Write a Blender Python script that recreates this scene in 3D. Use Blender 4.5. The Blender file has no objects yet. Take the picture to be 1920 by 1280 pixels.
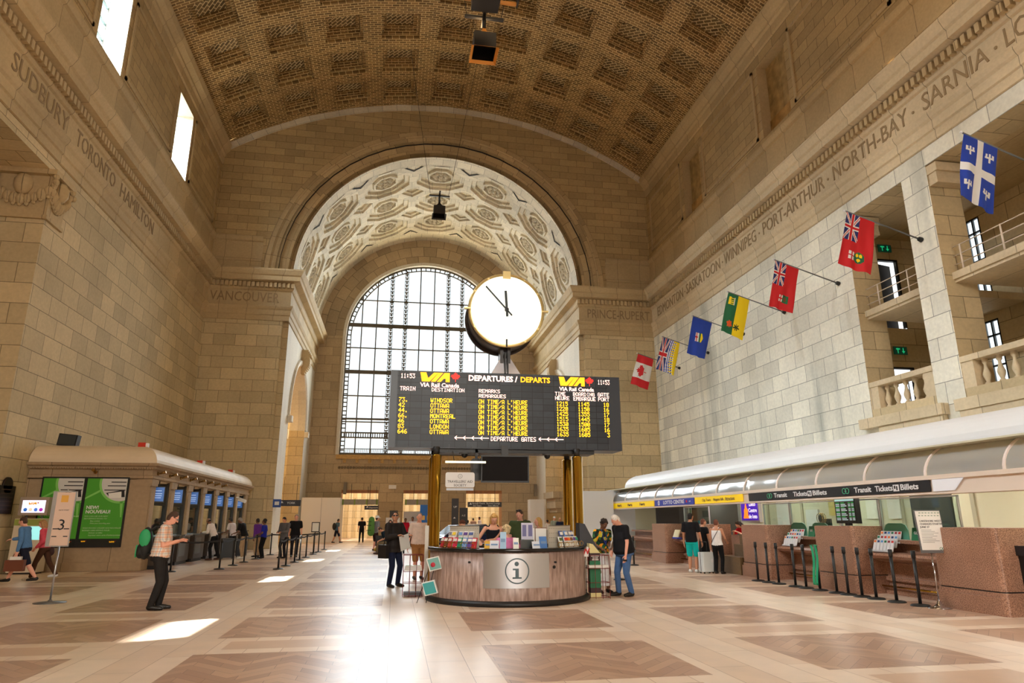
import bpy, math, random
from mathutils import Vector, Matrix
from math import sin, cos, pi, radians, atan2, sqrt
random.seed(7)
SC = bpy.context.scene
COL = SC.collection

# ------------------------------------------------------------------ camera
F_PX, YAW, PITCH, ROLL, CAM_H = 1258.0464, 0.1694, 0.2598, -0.0021, 1.587
cam_d = bpy.data.cameras.new('camera'); cam = bpy.data.objects.new('camera', cam_d); COL.objects.link(cam)
cam_d.sensor_width = 36; cam_d.lens = F_PX / 1920 * 36; cam_d.clip_end = 400; cam_d.clip_start = 0.05
_f = Vector((sin(YAW)*cos(PITCH), cos(YAW)*cos(PITCH), sin(PITCH)))
_r = Vector((cos(YAW), -sin(YAW), 0)); _u = _r.cross(_f)
_r2 = _r*cos(ROLL) + _u*sin(ROLL); _u2 = -_r*sin(ROLL) + _u*cos(ROLL)
cam.matrix_world = Matrix(((_r2.x, _u2.x, -_f.x, 0), (_r2.y, _u2.y, -_f.y, 0), (_r2.z, _u2.z, -_f.z, CAM_H), (0, 0, 0, 1)))
SC.camera = cam

# ------------------------------------------------------------------ sky, sun, lamps of daylight, exposure
SC.view_settings.view_transform = 'Standard'; SC.view_settings.look = 'None'
SC.view_settings.gamma = 1; SC.view_settings.exposure = 0.0; SC.view_settings.use_curve_mapping = False
try:
    SC.cycles.use_denoising = True
    SC.cycles.denoiser = 'OPENIMAGEDENOISE'
    SC.cycles.max_bounces = 7; SC.cycles.diffuse_bounces = 4; SC.cycles.glossy_bounces = 3
    SC.cycles.transmission_bounces = 6; SC.cycles.transparent_max_bounces = 12
    SC.cycles.sample_clamp_indirect = 6; SC.cycles.caustics_reflective = False; SC.cycles.caustics_refractive = False
except Exception:
    pass
world = bpy.data.worlds.new('sky'); SC.world = world; world.use_nodes = True
world.node_tree.nodes['Background'].inputs[0].default_value = (0.93, 0.97, 1.0, 1)
world.node_tree.nodes['Background'].inputs[1].default_value = 1.6

def lamp(name, kind, loc, energy, color=(1, 1, 1), size=1, size_y=None, to=None, spot=None):
    d = bpy.data.lights.new(name, kind); d.energy = energy; d.color = color
    if kind == 'AREA':
        d.size = size
        if size_y: d.shape = 'RECTANGLE'; d.size_y = size_y
    elif kind == 'SUN': d.angle = radians(size)
    else: d.shadow_soft_size = size
    if spot: d.spot_size = spot; d.spot_blend = .6
    o = bpy.data.objects.new(name, d); COL.objects.link(o); o.location = loc
    if to is not None:
        o.rotation_euler = (Vector(to)).to_track_quat('-Z', 'Y').to_euler()
    return o
DAY = (0.94, 0.97, 1.0); WARM = (1.0, 0.62, 0.28); TUNG = (1.0, 0.78, 0.5)
XL, XR, D, XC = -11.96, 16.97, 41.85, 2.5
SPR_Z, VR, VX = 16.6, 9.4, 2.4          # arch spring, vault radius, vault axis
YE = 56.7                               # end wall
lamp('sun', 'SUN', (-20, 20, 60), 42, (1, .95, .86), .5, to=(9.3, 4.6, -21.6))
lamp('daylight_end_window', 'AREA', (2.2, YE+9, 20), 15000, DAY, 24, 18, to=(0, -1, -.45))
for _y in (6.8, 16.1, 25.3, 34.4):
    lamp('daylight_clerestory', 'AREA', (XL-6.5, _y, 28.0), 31000, DAY, 7, 8, to=(1, 0, -.62))
lamp('daylight_west_window', 'AREA', (2.2, -38, 18), 21000, (1, .92, .8), 24, 11, to=(0, 1, -.35))
for _x, _d in ((XL+.75, 1), (XR-.75, -1)):          # warm lamps on top of the cornice
    lamp('cornice_uplight', 'AREA', (_x, 18, 17.0), 75, WARM, .3, 44, to=(_d*.6, 0, 1))
lamp('hall_tungsten', 'AREA', (2.5, 12, 24.5), 1000, (1, .72, .42), 5, 30, to=(-.25, 0, -1))

# ------------------------------------------------------------------ materials
MATS = {}
def srgb(r, g, b):
    f = lambda c: (c/255/12.92) if c/255 <= .04045 else ((c/255+.055)/1.055)**2.4
    return (f(r), f(g), f(b), 1)
def newmat(name):
    m = bpy.data.materials.new(name); m.use_nodes = True
    return m, m.node_tree.nodes, m.node_tree.links, m.node_tree.nodes['Principled BSDF']
def M(name, rgb=None, rough=.6, metal=0, emit=0, noise=.0, nscale=8, alpha=1, spec=None, coat=0):
    """plain procedural material, with a little noise in its colour"""
    if name in MATS: return MATS[name]
    m, N, L, B = newmat(name)
    c = srgb(*rgb)
    B.inputs['Base Color'].default_value = c; B.inputs['Roughness'].default_value = rough
    B.inputs['Metallic'].default_value = metal
    if spec is not None: B.inputs['Specular IOR Level'].default_value = spec
    if coat: B.inputs['Coat Weight'].default_value = coat; B.inputs['Coat Roughness'].default_value = .05
    if emit:
        B.inputs['Emission Color'].default_value = c; B.inputs['Emission Strength'].default_value = emit
    if noise:
        t = N.new('ShaderNodeTexNoise'); t.inputs['Scale'].default_value = nscale; t.inputs['Detail'].default_value = 4
        g = N.new('ShaderNodeNewGeometry'); L.new(g.outputs['Position'], t.inputs['Vector'])
        r = N.new('ShaderNodeValToRGB'); L.new(t.outputs['Fac'], r.inputs['Fac'])
        r.color_ramp.elements[0].position = .3; r.color_ramp.elements[1].position = .7
        r.color_ramp.elements[0].color = tuple(x*(1-noise) for x in c[:3]) + (1,)
        r.color_ramp.elements[1].color = tuple(min(1, x*(1+noise)) for x in c[:3]) + (1,)
        L.new(r.outputs['Color'], B.inputs['Base Color'])
    if alpha < 1: B.inputs['Alpha'].default_value = alpha
    MATS[name] = m; return m
def math_node(N, L, op, a, b=None, c=None):
    n = N.new('ShaderNodeMath'); n.operation = op
    for i, v in enumerate((a, b, c)):
        if v is None: continue
        if isinstance(v, (int, float)): n.inputs[i].default_value = v
        else: L.new(v, n.inputs[i])
    return n.outputs[0]
def mixc(N, L, fac, a, b, mode='MIX'):
    n = N.new('ShaderNodeMix'); n.data_type = 'RGBA'; n.blend_type = mode
    if isinstance(fac, (int, float)): n.inputs[0].default_value = fac
    else: L.new(fac, n.inputs[0])
    for i, v in ((6, a), (7, b)):
        if isinstance(v, tuple): n.inputs[i].default_value = v
        else: L.new(v, n.inputs[i])
    return n.outputs[2]
def stone(name, rgb, bw, bh, mortar=.018, var=.16, stain=.25, mort_rgb=None, rough=.75, offset=.5, bump=.25, streak=None, rot=0, vecscale=1, lite=1.1):
    """ashlar / brick in UV metres, each block its own tone, with weathering"""
    if name in MATS: return MATS[name]
    m, N, L, B = newmat(name); c = srgb(*rgb)
    uv = N.new('ShaderNodeUVMap'); uv.uv_map = 'UVMap'
    mp = N.new('ShaderNodeMapping'); mp.inputs['Rotation'].default_value = (0, 0, rot); L.new(uv.outputs[0], mp.inputs[0])
    br = N.new('ShaderNodeTexBrick'); L.new(mp.outputs[0], br.inputs['Vector'])
    br.offset = offset; br.inputs['Scale'].default_value = 1
    br.inputs['Brick Width'].default_value = bw; br.inputs['Row Height'].default_value = bh
    br.inputs['Mortar Size'].default_value = mortar; br.inputs['Mortar Smooth'].default_value = .3; br.inputs['Bias'].default_value = 0
    br.inputs['Color1'].default_value = tuple(x*(1-var) for x in c[:3]) + (1,)
    br.inputs['Color2'].default_value = tuple(min(1, x*(1+var)*lite) for x in c[:3]) + (1,)
    mc = srgb(*mort_rgb) if mort_rgb else tuple(x*.42 for x in c[:3]) + (1,)
    br.inputs['Mortar'].default_value = mc
    g = N.new('ShaderNodeNewGeometry')
    n1 = N.new('ShaderNodeTexNoise'); n1.inputs['Scale'].default_value = .35; n1.inputs['Detail'].default_value = 5; L.new(g.outputs['Position'], n1.inputs['Vector'])
    n2 = N.new('ShaderNodeTexNoise'); n2.inputs['Scale'].default_value = 9; n2.inputs['Detail'].default_value = 6; L.new(g.outputs['Position'], n2.inputs['Vector'])
    a = math_node(N, L, 'MULTIPLY_ADD', n1.outputs['Fac'], stain*2, 1-stain)
    b = math_node(N, L, 'MULTIPLY_ADD', n2.outputs['Fac'], .34, .83)
    ab = math_node(N, L, 'MULTIPLY', a, b)
    cc = N.new('ShaderNodeCombineColor')
    for i in range(3): L.new(ab, cc.inputs[i])
    col = mixc(N, L, 1.0, br.outputs['Color'], cc.outputs[0], 'MULTIPLY')
    if streak:
        mp2 = N.new('ShaderNodeMapping'); mp2.inputs['Scale'].default_value = (.9, .9, .09); L.new(g.outputs['Position'], mp2.inputs[0])
        n3 = N.new('ShaderNodeTexNoise'); n3.inputs['Scale'].default_value = .8; n3.inputs['Detail'].default_value = 3; L.new(mp2.outputs[0], n3.inputs['Vector'])
        k = N.new('ShaderNodeMapRange'); L.new(n3.outputs['Fac'], k.inputs['Value'])
        k.inputs['From Min'].default_value = .54; k.inputs['From Max'].default_value = .7; k.inputs['To Max'].default_value = .5
        col = mixc(N, L, k.outputs[0], col, srgb(*streak))
    L.new(col, B.inputs['Base Color']); B.inputs['Roughness'].default_value = rough; B.inputs['Specular IOR Level'].default_value = .25
    if bump:
        bp = N.new('ShaderNodeBump'); bp.inputs['Strength'].default_value = bump; bp.inputs['Distance'].default_value = .03; bp.invert = True
        L.new(br.outputs['Fac'], bp.inputs['Height']); L.new(bp.outputs[0], B.inputs['Normal'])
    MATS[name] = m; return m
def granite(name, rgb, dots, scale=90, rough=.35, streaky=None):
    if name in MATS: return MATS[name]
    m, N, L, B = newmat(name)
    g = N.new('ShaderNodeTexCoord'); src = g.outputs['Object']
    if streaky:
        mp = N.new('ShaderNodeMapping'); mp.inputs['Scale'].default_value = streaky; L.new(src, mp.inputs[0]); src = mp.outputs[0]
    t = N.new('ShaderNodeTexNoise'); t.inputs['Scale'].default_value = scale; t.inputs['Detail'].default_value = 3; L.new(src, t.inputs['Vector'])
    r = N.new('ShaderNodeValToRGB'); L.new(t.outputs['Fac'], r.inputs['Fac'])
    r.color_ramp.elements[0].position = .35; r.color_ramp.elements[1].position = .65
    r.color_ramp.elements[0].color = srgb(*dots); r.color_ramp.elements[1].color = srgb(*rgb)
    t2 = N.new('ShaderNodeTexNoise'); t2.inputs['Scale'].default_value = 3; t2.inputs['Detail'].default_value = 4; L.new(g.outputs['Object'], t2.inputs['Vector'])
    v = math_node(N, L, 'MULTIPLY_ADD', t2.outputs['Fac'], .5, .75)
    cc = N.new('ShaderNodeCombineColor')
    for i in range(3): L.new(v, cc.inputs[i])
    L.new(mixc(N, L, 1.0, r.outputs['Color'], cc.outputs[0], 'MULTIPLY'), B.inputs['Base Color'])
    B.inputs['Roughness'].default_value = rough
    MATS[name] = m; return m
def glass(name, tint=(220, 235, 235), gloss=.12, rough=.02, frost=0.0):
    """thin pane: mostly clear, a little mirror; frost adds a scattering share"""
    if name in MATS: return MATS[name]
    m, N, L, B = newmat(name); N.remove(B)
    out = [n for n in N if n.type == 'OUTPUT_MATERIAL'][0]
    tr = N.new('ShaderNodeBsdfTransparent'); tr.inputs[0].default_value = srgb(*tint)
    gl = N.new('ShaderNodeBsdfGlossy'); gl.inputs['Roughness'].default_value = rough
    lw = N.new('ShaderNodeLayerWeight'); lw.inputs[0].default_value = .5
    k = math_node(N, L, 'MULTIPLY_ADD', math_node(N, L, 'POWER', lw.outputs['Facing'], 4.0), .7, gloss*.35)
    mx = N.new('ShaderNodeMixShader'); L.new(k, mx.inputs[0]); L.new(tr.outputs[0], mx.inputs[1]); L.new(gl.outputs[0], mx.inputs[2])
    last = mx.outputs[0]
    if frost:
        df = N.new('ShaderNodeBsdfPrincipled'); df.inputs['Base Color'].default_value = srgb(205, 208, 210); df.inputs['Roughness'].default_value = .22
        m2 = N.new('ShaderNodeMixShader'); m2.inputs[0].default_value = frost
        L.new(last, m2.inputs[1]); L.new(df.outputs[0], m2.inputs[2]); last = m2.outputs[0]
    L.new(last, out.inputs[0]); MATS[name] = m; return m

LIME = (196, 177, 140)
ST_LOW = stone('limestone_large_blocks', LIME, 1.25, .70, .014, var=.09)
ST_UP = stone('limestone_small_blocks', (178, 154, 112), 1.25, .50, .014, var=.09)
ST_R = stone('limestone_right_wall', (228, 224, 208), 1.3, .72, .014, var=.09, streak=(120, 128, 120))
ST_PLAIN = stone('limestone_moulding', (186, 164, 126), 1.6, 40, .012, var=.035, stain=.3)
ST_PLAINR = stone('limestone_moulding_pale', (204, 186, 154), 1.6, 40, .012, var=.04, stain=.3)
ST_VAULT = stone('limestone_vault', (214, 204, 184), 1.0, .8, .012, var=.08)
ST_SMOOTH = stone('limestone_smooth_pale', (216, 208, 192), 3.0, 40, .006, var=.05, stain=.15)
ST_END = stone('limestone_end_wall', (172, 150, 118), 1.25, .75, .014, var=.09)
TILE = stone('vault_brick', (122, 94, 58), .42, .17, .02, var=.3, stain=.25, mort_rgb=(222, 194, 138), bump=.1, lite=1.25)
TILE_H = stone('vault_brick_herringbone', (112, 92, 64), .42, .19, .026, var=.3, stain=.2, mort_rgb=(226, 204, 156), rot=radians(45), bump=.1, lite=1.2)
PLY = M('plywood_board', (170, 142, 92), .8, noise=.35, nscale=2)
DARK = M('dark_recess', (38, 32, 26), .9)
BRONZE = M('window_bronze', (92, 84, 70), .5, .3)
GOLDST = M('gilded_stone', (176, 138, 74), .5, .2, noise=.2)

# ------------------------------------------------------------------ mesh helpers
class MB:
    """collects faces with a material slot and UVs in metres; build() links ONE mesh object"""
    def __init__(s): s.v = []; s.f = []; s.m = []; s.uv = []; s.sm = []; s.mats = []
    def mi(s, mat):
        if mat not in s.mats: s.mats.append(mat)
        return s.mats.index(mat)
    def face(s, pts, mat=None, uv=None, smooth=False):
        pts = [Vector(p) for p in pts]; i0 = len(s.v); s.v += pts
        s.f.append(list(range(i0, i0+len(pts)))); s.m.append(s.mi(mat)); s.sm.append(smooth)
        if uv is None:
            n = (pts[1]-pts[0]).cross(pts[2]-pts[0])
            if len(pts) > 3: n = n + (pts[2]-pts[0]).cross(pts[3]-pts[0])
            a = [abs(x) for x in n]; k = a.index(max(a))
            uv = [((p.y, p.z) if k == 0 else (p.x, p.z) if k == 1 else (p.x, p.y)) for p in pts]
        s.uv.append([tuple(u) for u in uv])
    def grid(s, fn, nu, nv, mat=None, smooth=True, uvf=None, matf=None):
        """shared-vertex surface fn(u,v), u,v in 0..1"""
        i0 = len(s.v)
        for j in range(nv+1):
            for i in range(nu+1): s.v.append(Vector(fn(i/nu, j/nv)))
        for j in range(nv):
            for i in range(nu):
                a = i0+j*(nu+1)+i
                s.f.append([a, a+1, a+nu+2, a+nu+1]); s.sm.append(smooth)
                s.m.append(s.mi(matf((i+.5)/nu, (j+.5)/nv) if matf else mat))
                q = [(i/nu, j/nv), ((i+1)/nu, j/nv), ((i+1)/nu, (j+1)/nv), (i/nu, (j+1)/nv)]
                s.uv.append([uvf(*t) for t in q] if uvf else q)
    def box(s, x0, x1, y0, y1, z0, z1, mat=None, skip='', bev=0):
        if x0 > x1: x0, x1 = x1, x0
        if y0 > y1: y0, y1 = y1, y0
        if z0 > z1: z0, z1 = z1, z0
        P = [(x0,y0,z0),(x1,y0,z0),(x1,y1,z0),(x0,y1,z0),(x0,y0,z1),(x1,y0,z1),(x1,y1,z1),(x0,y1,z1)]
        for k, q in (('b',(3,2,1,0)),('t',(4,5,6,7)),('s',(0,1,5,4)),('e',(1,2,6,5)),('n',(2,3,7,6)),('w',(3,0,4,7))):
            if k not in skip: s.face([P[i] for i in q], mat)
        return s
    def obox(s, c, ax, ay, az, mat=None):
        """box from centre and three half-axis vectors"""
        c, ax, ay, az = Vector(c), Vector(ax), Vector(ay), Vector(az)
        P = [c+i*ax+j*ay+k*az for k in (-1, 1) for j, i in ((-1,-1),(-1,1),(1,1),(1,-1))]
        for q in ((3,2,1,0),(4,5,6,7),(0,1,5,4),(1,2,6,5),(2,3,7,6),(3,0,4,7)): s.face([P[i] for i in q], mat)
        return s
    def cyl(s, p0, p1, r0, r1=None, n=16, mat=None, caps=True, smooth=True):
        p0, p1 = Vector(p0), Vector(p1); r1 = r0 if r1 is None else r1
        d = (p1-p0); L_ = d.length; d.normalize(); a = d.orthogonal().normalized(); b = d.cross(a); i0 = len(s.v)
        for p, r in ((p0, r0), (p1, r1)):
            for k in range(n): t = 2*pi*k/n; s.v.append(p+a*cos(t)*r+b*sin(t)*r)
        for k in range(n):
            k2 = (k+1) % n; s.f.append([i0+k, i0+k2, i0+n+k2, i0+n+k]); s.sm.append(smooth); s.m.append(s.mi(mat))
            s.uv.append([(k*r0*2*pi/n, 0), ((k+1)*r0*2*pi/n, 0), ((k+1)*r0*2*pi/n, L_), (k*r0*2*pi/n, L_)])
        if caps:
            for j, rev in ((0, 1), (1, 0)):
                q = [i0+j*n+k for k in range(n)]
                if rev: q = q[::-1]
                s.f.append(q); s.sm.append(False); s.m.append(s.mi(mat)); s.uv.append([(0, 0)]*n)
        return s
    def tube(s, pts, r, n=8, mat=None):
        for a, b in zip(pts[:-1], pts[1:]): s.cyl(a, b, r, r, n, mat)
        return s
    def lathe(s, prof, c=(0, 0, 0), n=24, mat=None, a0=0, a1=2*pi, smooth=True):
        """prof: list of (r, z)"""
        m = len(prof)-1; acc = [0]
        for p, q in zip(prof[:-1], prof[1:]): acc.append(acc[-1]+sqrt((p[0]-q[0])**2+(p[1]-q[1])**2))
        def fn(u, v):
            k = round(v*m); r, z = prof[k]; t = a0+(a1-a0)*u
            return (c[0]+r*cos(t), c[1]+r*sin(t), c[2]+z)
        rr = max(p[0] for p in prof)
        s.grid(fn, n, m, mat, smooth, uvf=lambda u, v: (u*(a1-a0)*rr, acc[round(v*m)]))
        return s
    def sweep(s, path, prof, mat=None, up=(0, 0, 1), side=1, closed=False):
        """prof (d, z) carried along a horizontal path; d is measured to the left (side=1) of travel, mitred"""
        P = [Vector(p) for p in path]; n = len(P); out = []
        for i in range(n):
            a = (P[i]-P[i-1]).normalized() if i > 0 else (P[1]-P[0]).normalized()
            b = (P[i+1]-P[i]).normalized() if i < n-1 else (P[-1]-P[-2]).normalized()
            na = Vector((-a.y, a.x, 0))*side; nb = Vector((-b.y, b.x, 0))*side
            m = (na+nb); m = m/max(.2, m.dot(na)) if m.length > 1e-6 else na
            out.append(m)
        L_ = 0
        for i in range(n-1):
            L2 = L_+(P[i+1]-P[i]).length; h = 0
            for (d0, z0), (d1, z1) in zip(prof[:-1], prof[1:]):
                h2 = h+sqrt((d1-d0)**2+(z1-z0)**2)
                q = [P[i]+out[i]*d0+Vector((0, 0, z0)), P[i+1]+out[i+1]*d0+Vector((0, 0, z0)), P[i+1]+out[i+1]*d1+Vector((0, 0, z1)), P[i]+out[i]*d1+Vector((0, 0, z1))]
                s.face(q, mat, [(L_, h), (L2, h), (L2, h2), (L_, h2)]); h = h2
            L_ = L2
        return s
    def poly(s, pts, z0, z1, mat=None, M4=None):
        """extruded polygon in xy between z0 and z1, placed by matrix"""
        f = (lambda p: M4 @ Vector(p)) if M4 else (lambda p: Vector(p))
        uv = [(p[0], p[1]) for p in pts]
        s.face([f((x, y, z1)) for x, y in pts], mat, uv)
        s.face([f((x, y, z0)) for x, y in pts][::-1], mat, uv[::-1])
        n = len(pts)
        for i in range(n):
            a, b = pts[i], pts[(i+1) % n]
            s.face([f((a[0], a[1], z0)), f((b[0], b[1], z0)), f((b[0], b[1], z1)), f((a[0], a[1], z1))], mat)
        return s
    def sphere(s, c, r, mat=None, n=12, sc=(1, 1, 1)):
        s.grid(lambda u, v: (c[0]+r*sc[0]*sin(pi*v)*cos(2*pi*u), c[1]+r*sc[1]*sin(pi*v)*sin(2*pi*u), c[2]-r*sc[2]*cos(pi*v)), n, max(4, n//2), mat)
        return s
    def build(s, name, mat=None, parent=None, merge=False):
        me = bpy.data.meshes.new(name); me.from_pydata(s.v, [], s.f)
        ul = me.uv_layers.new(name='UVMap'); k = 0
        flat = []
        for q in s.uv:
            for u in q: flat += u
        ul.data.foreach_set('uv', flat)
        me.polygons.foreach_set('use_smooth', s.sm)
        mats = s.mats if s.mats else [mat]
        if s.mats and mat is not None and mat not in s.mats and not any(s.mats): mats = [mat]
        if s.mats and None in s.mats: mats = [mat if x is None else x for x in s.mats]
        for x in mats: me.materials.append(x)
        me.polygons.foreach_set('material_index', s.m)
        me.validate(); me.update()
        o = bpy.data.objects.new(name, me); COL.objects.link(o)
        if parent: o.parent = parent
        return o
def structure(o, label=None):
    o['kind'] = 'structure'
    if label: o['label'] = label
    return o
def tag(o, label, cat, group=None, kind=None):
    o['label'] = label; o['category'] = cat
    if group: o['group'] = group
    if kind: o['kind'] = kind
    return o
def thing(name, label, cat, loc=(0, 0, 0), rz=0, group=None):
    o = bpy.data.objects.new(name, None); COL.objects.link(o); o.location = loc; o.rotation_euler = (0, 0, rz); o.empty_display_size = .2
    return tag(o, label, cat, group)
def copy_tree(o, parent=None):
    c = o.copy(); COL.objects.link(c)
    if parent: c.parent = parent
    for ch in [x for x in bpy.data.objects if x.parent is o]: copy_tree(ch, c)
    return c
def lettering(txt, mat, parent=None, loc=(0, 0, 0), rot=(pi/2, 0, 0), size=.1, width=None, bold=0, ext=.002, align='CENTER', shear=0, name='lettering', space=1.0, height=None):
    c = bpy.data.curves.new(name, 'FONT'); c.body = txt; c.size = size; c.align_x = align; c.align_y = 'CENTER'
    c.extrude = ext; c.offset = bold; c.shear = shear; c.resolution_u = 2; c.space_character = space
    c.materials.append(mat)
    o = bpy.data.objects.new(name, c); COL.objects.link(o); o.location = loc; o.rotation_euler = rot
    if width:
        bpy.context.view_layer.update(); w = o.dimensions.x
        if w > 1e-6: k = width/w; o.scale = (k, k if height is None else 1, 1)
    if height:
        h = o.dimensions.y; o.scale[1] = height/h if h > 1e-6 else 1
    if parent: o.parent = parent
    return o
# ------------------------------------------------------------------ THE SETTING
def holed_wall(mb, plane, c, a0, a1, z0, z1, holes, mat):
    """rectangle on X=c ('x') or Y=c ('y') with rectangular holes (a0,a1,z0,z1)"""
    A = sorted({a0, a1, *[h[0] for h in holes], *[h[1] for h in holes]}); Z = sorted({z0, z1, *[h[2] for h in holes], *[h[3] for h in holes]})
    for i in range(len(A)-1):
        for j in range(len(Z)-1):
            p, q, r, t = A[i], A[i+1], Z[j], Z[j+1]
            if p < a0-1e-6 or q > a1+1e-6 or r < z0-1e-6 or t > z1+1e-6: continue
            ma, mz = (p+q)/2, (r+t)/2
            if any(h[0] < ma < h[1] and h[2] < mz < h[3] for h in holes): continue
            mb.face([(c, p, r), (c, q, r), (c, q, t), (c, p, t)] if plane == 'x' else [(p, c, r), (q, c, r), (q, c, t), (p, c, t)], mat)
def reveal(mb, plane, c, depth, h, mat, sides='lrtb'):
    a0, a1, z0, z1 = h; d = c+depth
    P = (lambda a, k, z: (k, a, z)) if plane == 'x' else (lambda a, k, z: (a, k, z))
    if 'l' in sides: mb.face([P(a0, c, z0), P(a0, d, z0), P(a0, d, z1), P(a0, c, z1)], mat)
    if 'r' in sides: mb.face([P(a1, c, z0), P(a1, d, z0), P(a1, d, z1), P(a1, c, z1)], mat)
    if 't' in sides: mb.face([P(a0, c, z1), P(a1, c, z1), P(a1, d, z1), P(a0, d, z1)], mat)
    if 'b' in sides: mb.face([P(a0, c, z0), P(a1, c, z0), P(a1, d, z0), P(a0, d, z0)], mat)
CR = 25.594; CZ = 4.212; CTOP = radians(34.5); Y0 = -24.0
def ceil_z(x): return CZ+sqrt(CR*CR-(x-XC)**2)
WZ0, WZ1 = 19.45, 23.4
WIN_Y = [(-3.3, -.9), (5.9, 8.2), (15.0, 17.3), (24.15, 26.5), (33.25, 35.6)]
TOPZ = 25.4
# floor
def make_floor():
    m, N, L, B = newmat('polished_stone_floor')
    g = N.new('ShaderNodeNewGeometry'); sp = N.new('ShaderNodeSeparateXYZ'); L.new(g.outputs['Position'], sp.inputs[0])
    X, Y = sp.outputs[0], sp.outputs[1]
    def frac_m(v, p0, per): return math_node(N, L, 'FLOORED_MODULO', math_node(N, L, 'SUBTRACT', v, p0), per)
    fx = frac_m(X, 1.2-3.55*20, 3.55); fy = frac_m(Y, 7.3-3.33*20, 3.33)
    inx = math_node(N, L, 'LESS_THAN', fx, 2.2); iny = math_node(N, L, 'LESS_THAN', fy, 2.15)
    panel = math_node(N, L, 'MULTIPLY', inx, iny)
    # herringbone: stretch rows into a zigzag, then bricks
    zig = math_node(N, L, 'PINGPONG', X, .55)
    zz = math_node(N, L, 'ADD', Y, zig)
    cb = N.new('ShaderNodeCombineXYZ'); L.new(math_node(N, L, 'MULTIPLY', X, 1), cb.inputs[0]); L.new(zz, cb.inputs[1])
    br = N.new('ShaderNodeTexBrick'); L.new(cb.outputs[0], br.inputs['Vector']); br.offset = .5
    br.inputs['Scale'].default_value = 1; br.inputs['Brick Width'].default_value = .62; br.inputs['Row Height'].default_value = .2
    br.inputs['Mortar Size'].default_value = .003; br.inputs['Bias'].default_value = -.1
    br.inputs['Color1'].default_value = srgb(176, 140, 118); br.inputs['Color2'].default_value = srgb(208, 174, 148); br.inputs['Mortar'].default_value = srgb(120, 92, 78)
    # pale bands with long slabs
    cb2 = N.new('ShaderNodeCombineXYZ'); L.new(X, cb2.inputs[1]); L.new(Y, cb2.inputs[0])
    b2 = N.new('ShaderNodeTexBrick'); L.new(cb2.outputs[0], b2.inputs['Vector'])
    b2.inputs['Scale'].default_value = 1; b2.inputs['Brick Width'].default_value = 1.7; b2.inputs['Row Height'].default_value = .445
    b2.inputs['Mortar Size'].default_value = .004; b2.inputs['Color1'].default_value = srgb(232, 206, 182); b2.inputs['Color2'].default_value = srgb(244, 224, 204); b2.inputs['Mortar'].default_value = srgb(176, 146, 124)
    # small mid-tone panels between the rows
    mx = math_node(N, L, 'LESS_THAN', math_node(N, L, 'ABSOLUTE', math_node(N, L, 'SUBTRACT', fx, 1.1)), .85)
    my = math_node(N, L, 'LESS_THAN', math_node(N, L, 'ABSOLUTE', math_node(N, L, 'SUBTRACT', fy, 2.74)), .3)
    mid = math_node(N, L, 'MULTIPLY', mx, my)
    base = mixc(N, L, mid, b2.outputs['Color'], srgb(216, 184, 158))
    col = mixc(N, L, panel, base, br.outputs['Color'])
    n = N.new('ShaderNodeTexNoise'); n.inputs['Scale'].default_value = 2.2; n.inputs['Detail'].default_value = 6; L.new(g.outputs['Position'], n.inputs['Vector'])
    v = math_node(N, L, 'MULTIPLY_ADD', n.outputs['Fac'], .3, .85); cc = N.new('ShaderNodeCombineColor')
    for i in range(3): L.new(v, cc.inputs[i])
    L.new(mixc(N, L, 1.0, col, cc.outputs[0], 'MULTIPLY'), B.inputs['Base Color'])
    r = math_node(N, L, 'MULTIPLY_ADD', n.outputs['Fac'], .08, .27); L.new(r, B.inputs['Roughness'])
    B.inputs['Specular IOR Level'].default_value = .5
    return m
fl = MB(); fl.box(-20, 26, Y0, 72, -.3, 0); structure(fl.build('floor', make_floor()))

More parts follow.
